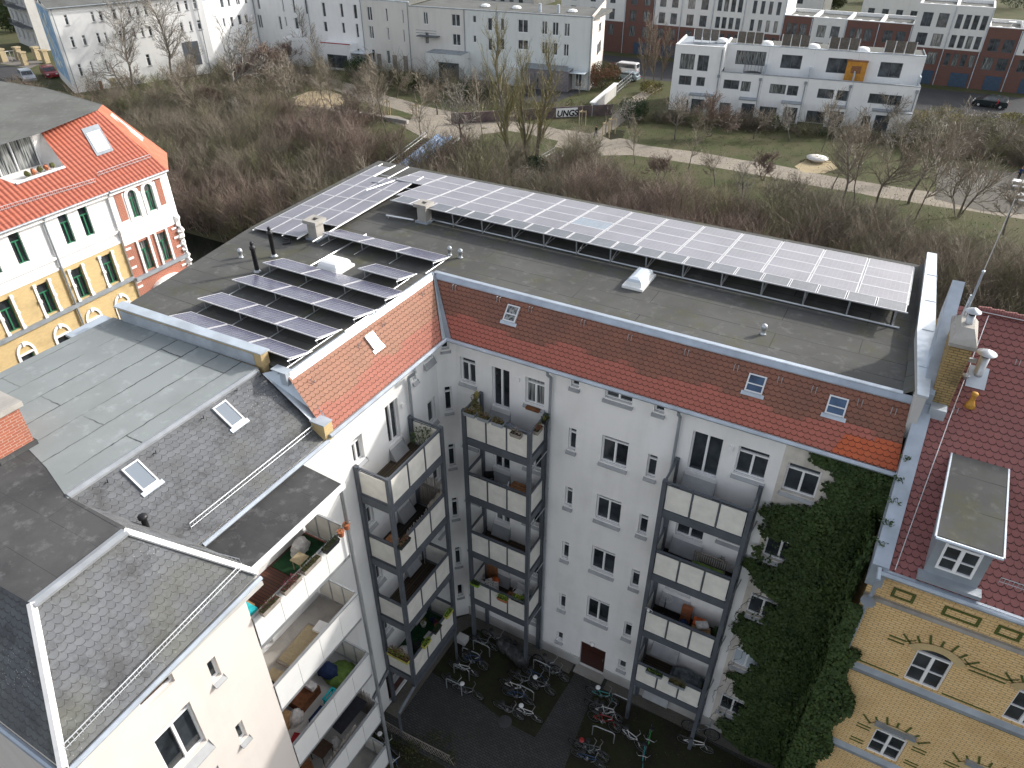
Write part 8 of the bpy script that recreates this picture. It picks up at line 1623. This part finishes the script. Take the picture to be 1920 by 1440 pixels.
crate(.3, .7, -11.5, -11.1, f, f+.6, 'card_brown', 'cardboard_box', 'brown cardboard box at the near end of the third white balcony', 'box', .2); drape(.7, -11.0, f, .22, .3, .55, 'cloth_white', 'bag', 'white plastic bags beside the brown cardboard box', 'bag'); crate(1.0, 1.4, -11.7, -11.3, f+.01, f+.05, 'cloth_red', 'rug', 'red and white patterned mat on the third white balcony floor', 'mat', .3); pot(1.5, -11.9, f, .14, .2, 'black_plastic', 'evergreen', .3, 'dark plant at the near end of the third white balcony rail', 90)
# fourth
f = 3.85
reed([(1.7, -11.2), (1.7, -9.4)], f+.1, f+1.35, 'pale striped reed screen along the rail of the lowest visible white balcony', .2); reed([(1.6, -8.42), (.1, -8.42)], f+.1, f+1.7, 'tall reed screen across the far end of the lowest visible white balcony')
mb = MB(); mb.poly([(.3, -9.9, f+1.5), (1.5, -10.0, f+1.35), (1.6, -8.6, f+1.45), (.3, -8.6, f+1.6)]); mb.poly([(.3, -8.6, f+1.57), (1.6, -8.6, f+1.42), (1.5, -10.0, f+1.32), (.3, -9.9, f+1.47)]); tag(mb.build('shade_sail', 'cloth_black'), 'black shade cloth stretched under the balcony above', 'shade cloth')
chair(.9, -11.3, f, R(60), 'wood_brown', 'brown chair at the near end of the lowest visible white balcony'); table(.5, 1.2, -10.8, -10.2, f, .7, 'wood_dark', 'dark table beside the brown chair on the lowest visible white balcony'); drape(1.0, -10.0, f, .3, .3, .6, 'cloth_white', 'cover', 'pale rolled cloth hanging by the reed screen', 'cloth')
# ================================================================= people
def person(p, rz_, jacket, trousers, label, sit=False, stride=.18, s=1.0):
    e = [((0, 0, .93), .13), ((0, 0, 1.12), .135), ((0, .0, 1.34), .15), ((0, .01, 1.47), .06), ((0, .02, 1.55), .075), ((0, .03, 1.65), .10), ((0, .02, 1.74), .06)]
    V = [v for v, r_ in e]; Rr = [r_ for v, r_ in e]; Ed = [(i, i+1) for i in range(6)]
    def chain(root, pts):
        k = root
        for v, r_ in pts: V.append(v); Rr.append(r_); Ed.append((k, len(V)-1)); k = len(V)-1
    for sx in (-1, 1):
        st = stride*sx
        if sit: chain(0, [((sx*.10, .08, .90), .10), ((sx*.12, .42, .88), .07), ((sx*.12, .45, .48), .05), ((sx*.12, .55, .43), .045)])
        else: chain(0, [((sx*.10, .0, .86), .10), ((sx*.10, st*.6+.03, .48), .065), ((sx*.10, st, .09), .045), ((sx*.10, st+.14, .04), .04)])
        chain(2, [((sx*.19, 0, 1.38), .065), ((sx*.25, -.03-st*.3, 1.12), .045), ((sx*.23, .12-st*.5, .92), .035), ((sx*.22, .17-st*.5, .84), .03)])
    me = bpy.data.meshes.new('body'); me.from_pydata(V, Ed, []); o = bpy.data.objects.new('body_tmp', me); scene.collection.objects.link(o); m_ = o.modifiers.new('s', 'SKIN'); 
    for i, r_ in enumerate(Rr): me.skin_vertices[0].data[i].radius = (r_, r_*.8)
    me.skin_vertices[0].data[0].use_root = True; sb = o.modifiers.new('d', 'SUBSURF'); sb.levels = sb.render_levels = 1
    dg = bpy.context.evaluated_depsgraph_get(); bm_ = bpy.data.meshes.new_from_object(o.evaluated_get(dg)); bpy.data.objects.remove(o)
    for m in ('skin', jacket, trousers, 'cloth_black'): bm_.materials.append(M[m])
    for f_ in bm_.polygons:
        c = f_.center; z = c.z; f_.material_index = 0 if (z > 1.47 or (abs(c.x) > .17 and z < .93 and z > .7)) else (1 if z > .95 or abs(c.x) > .19 else (3 if z < .10 else 2)); f_.use_smooth = True
    T = empty('person', p, label, 'person', rz=rz_); T.scale = (s, s, s); b = bpy.data.objects.new('body', bm_); scene.collection.objects.link(b); b.parent = T
    mb = MB(); mb.blob((0, .0, 1.70), .105, .95, jit=.05, n=10, m=6); h_ = mb.build('hair', 'wood_dark', None, smooth=True); h_.parent = T; return T
person(zp(1907, 340, 0), R(200), 'cloth_blue', 'cloth_black', 'person in dark blue jacket beside the pale plaza tables', False, .1, 1.05)
person(zp(1866, 206, 0), R(100), 'cloth_red', 'cloth_black', 'person in red jacket in front of the dark parked car', False, .2, 1.0)
person(zp(1117, 258, 0), R(160), 'cloth_black', 'cloth_blue', 'person in dark clothes walking near the staked trees', False, .22, 1.0)
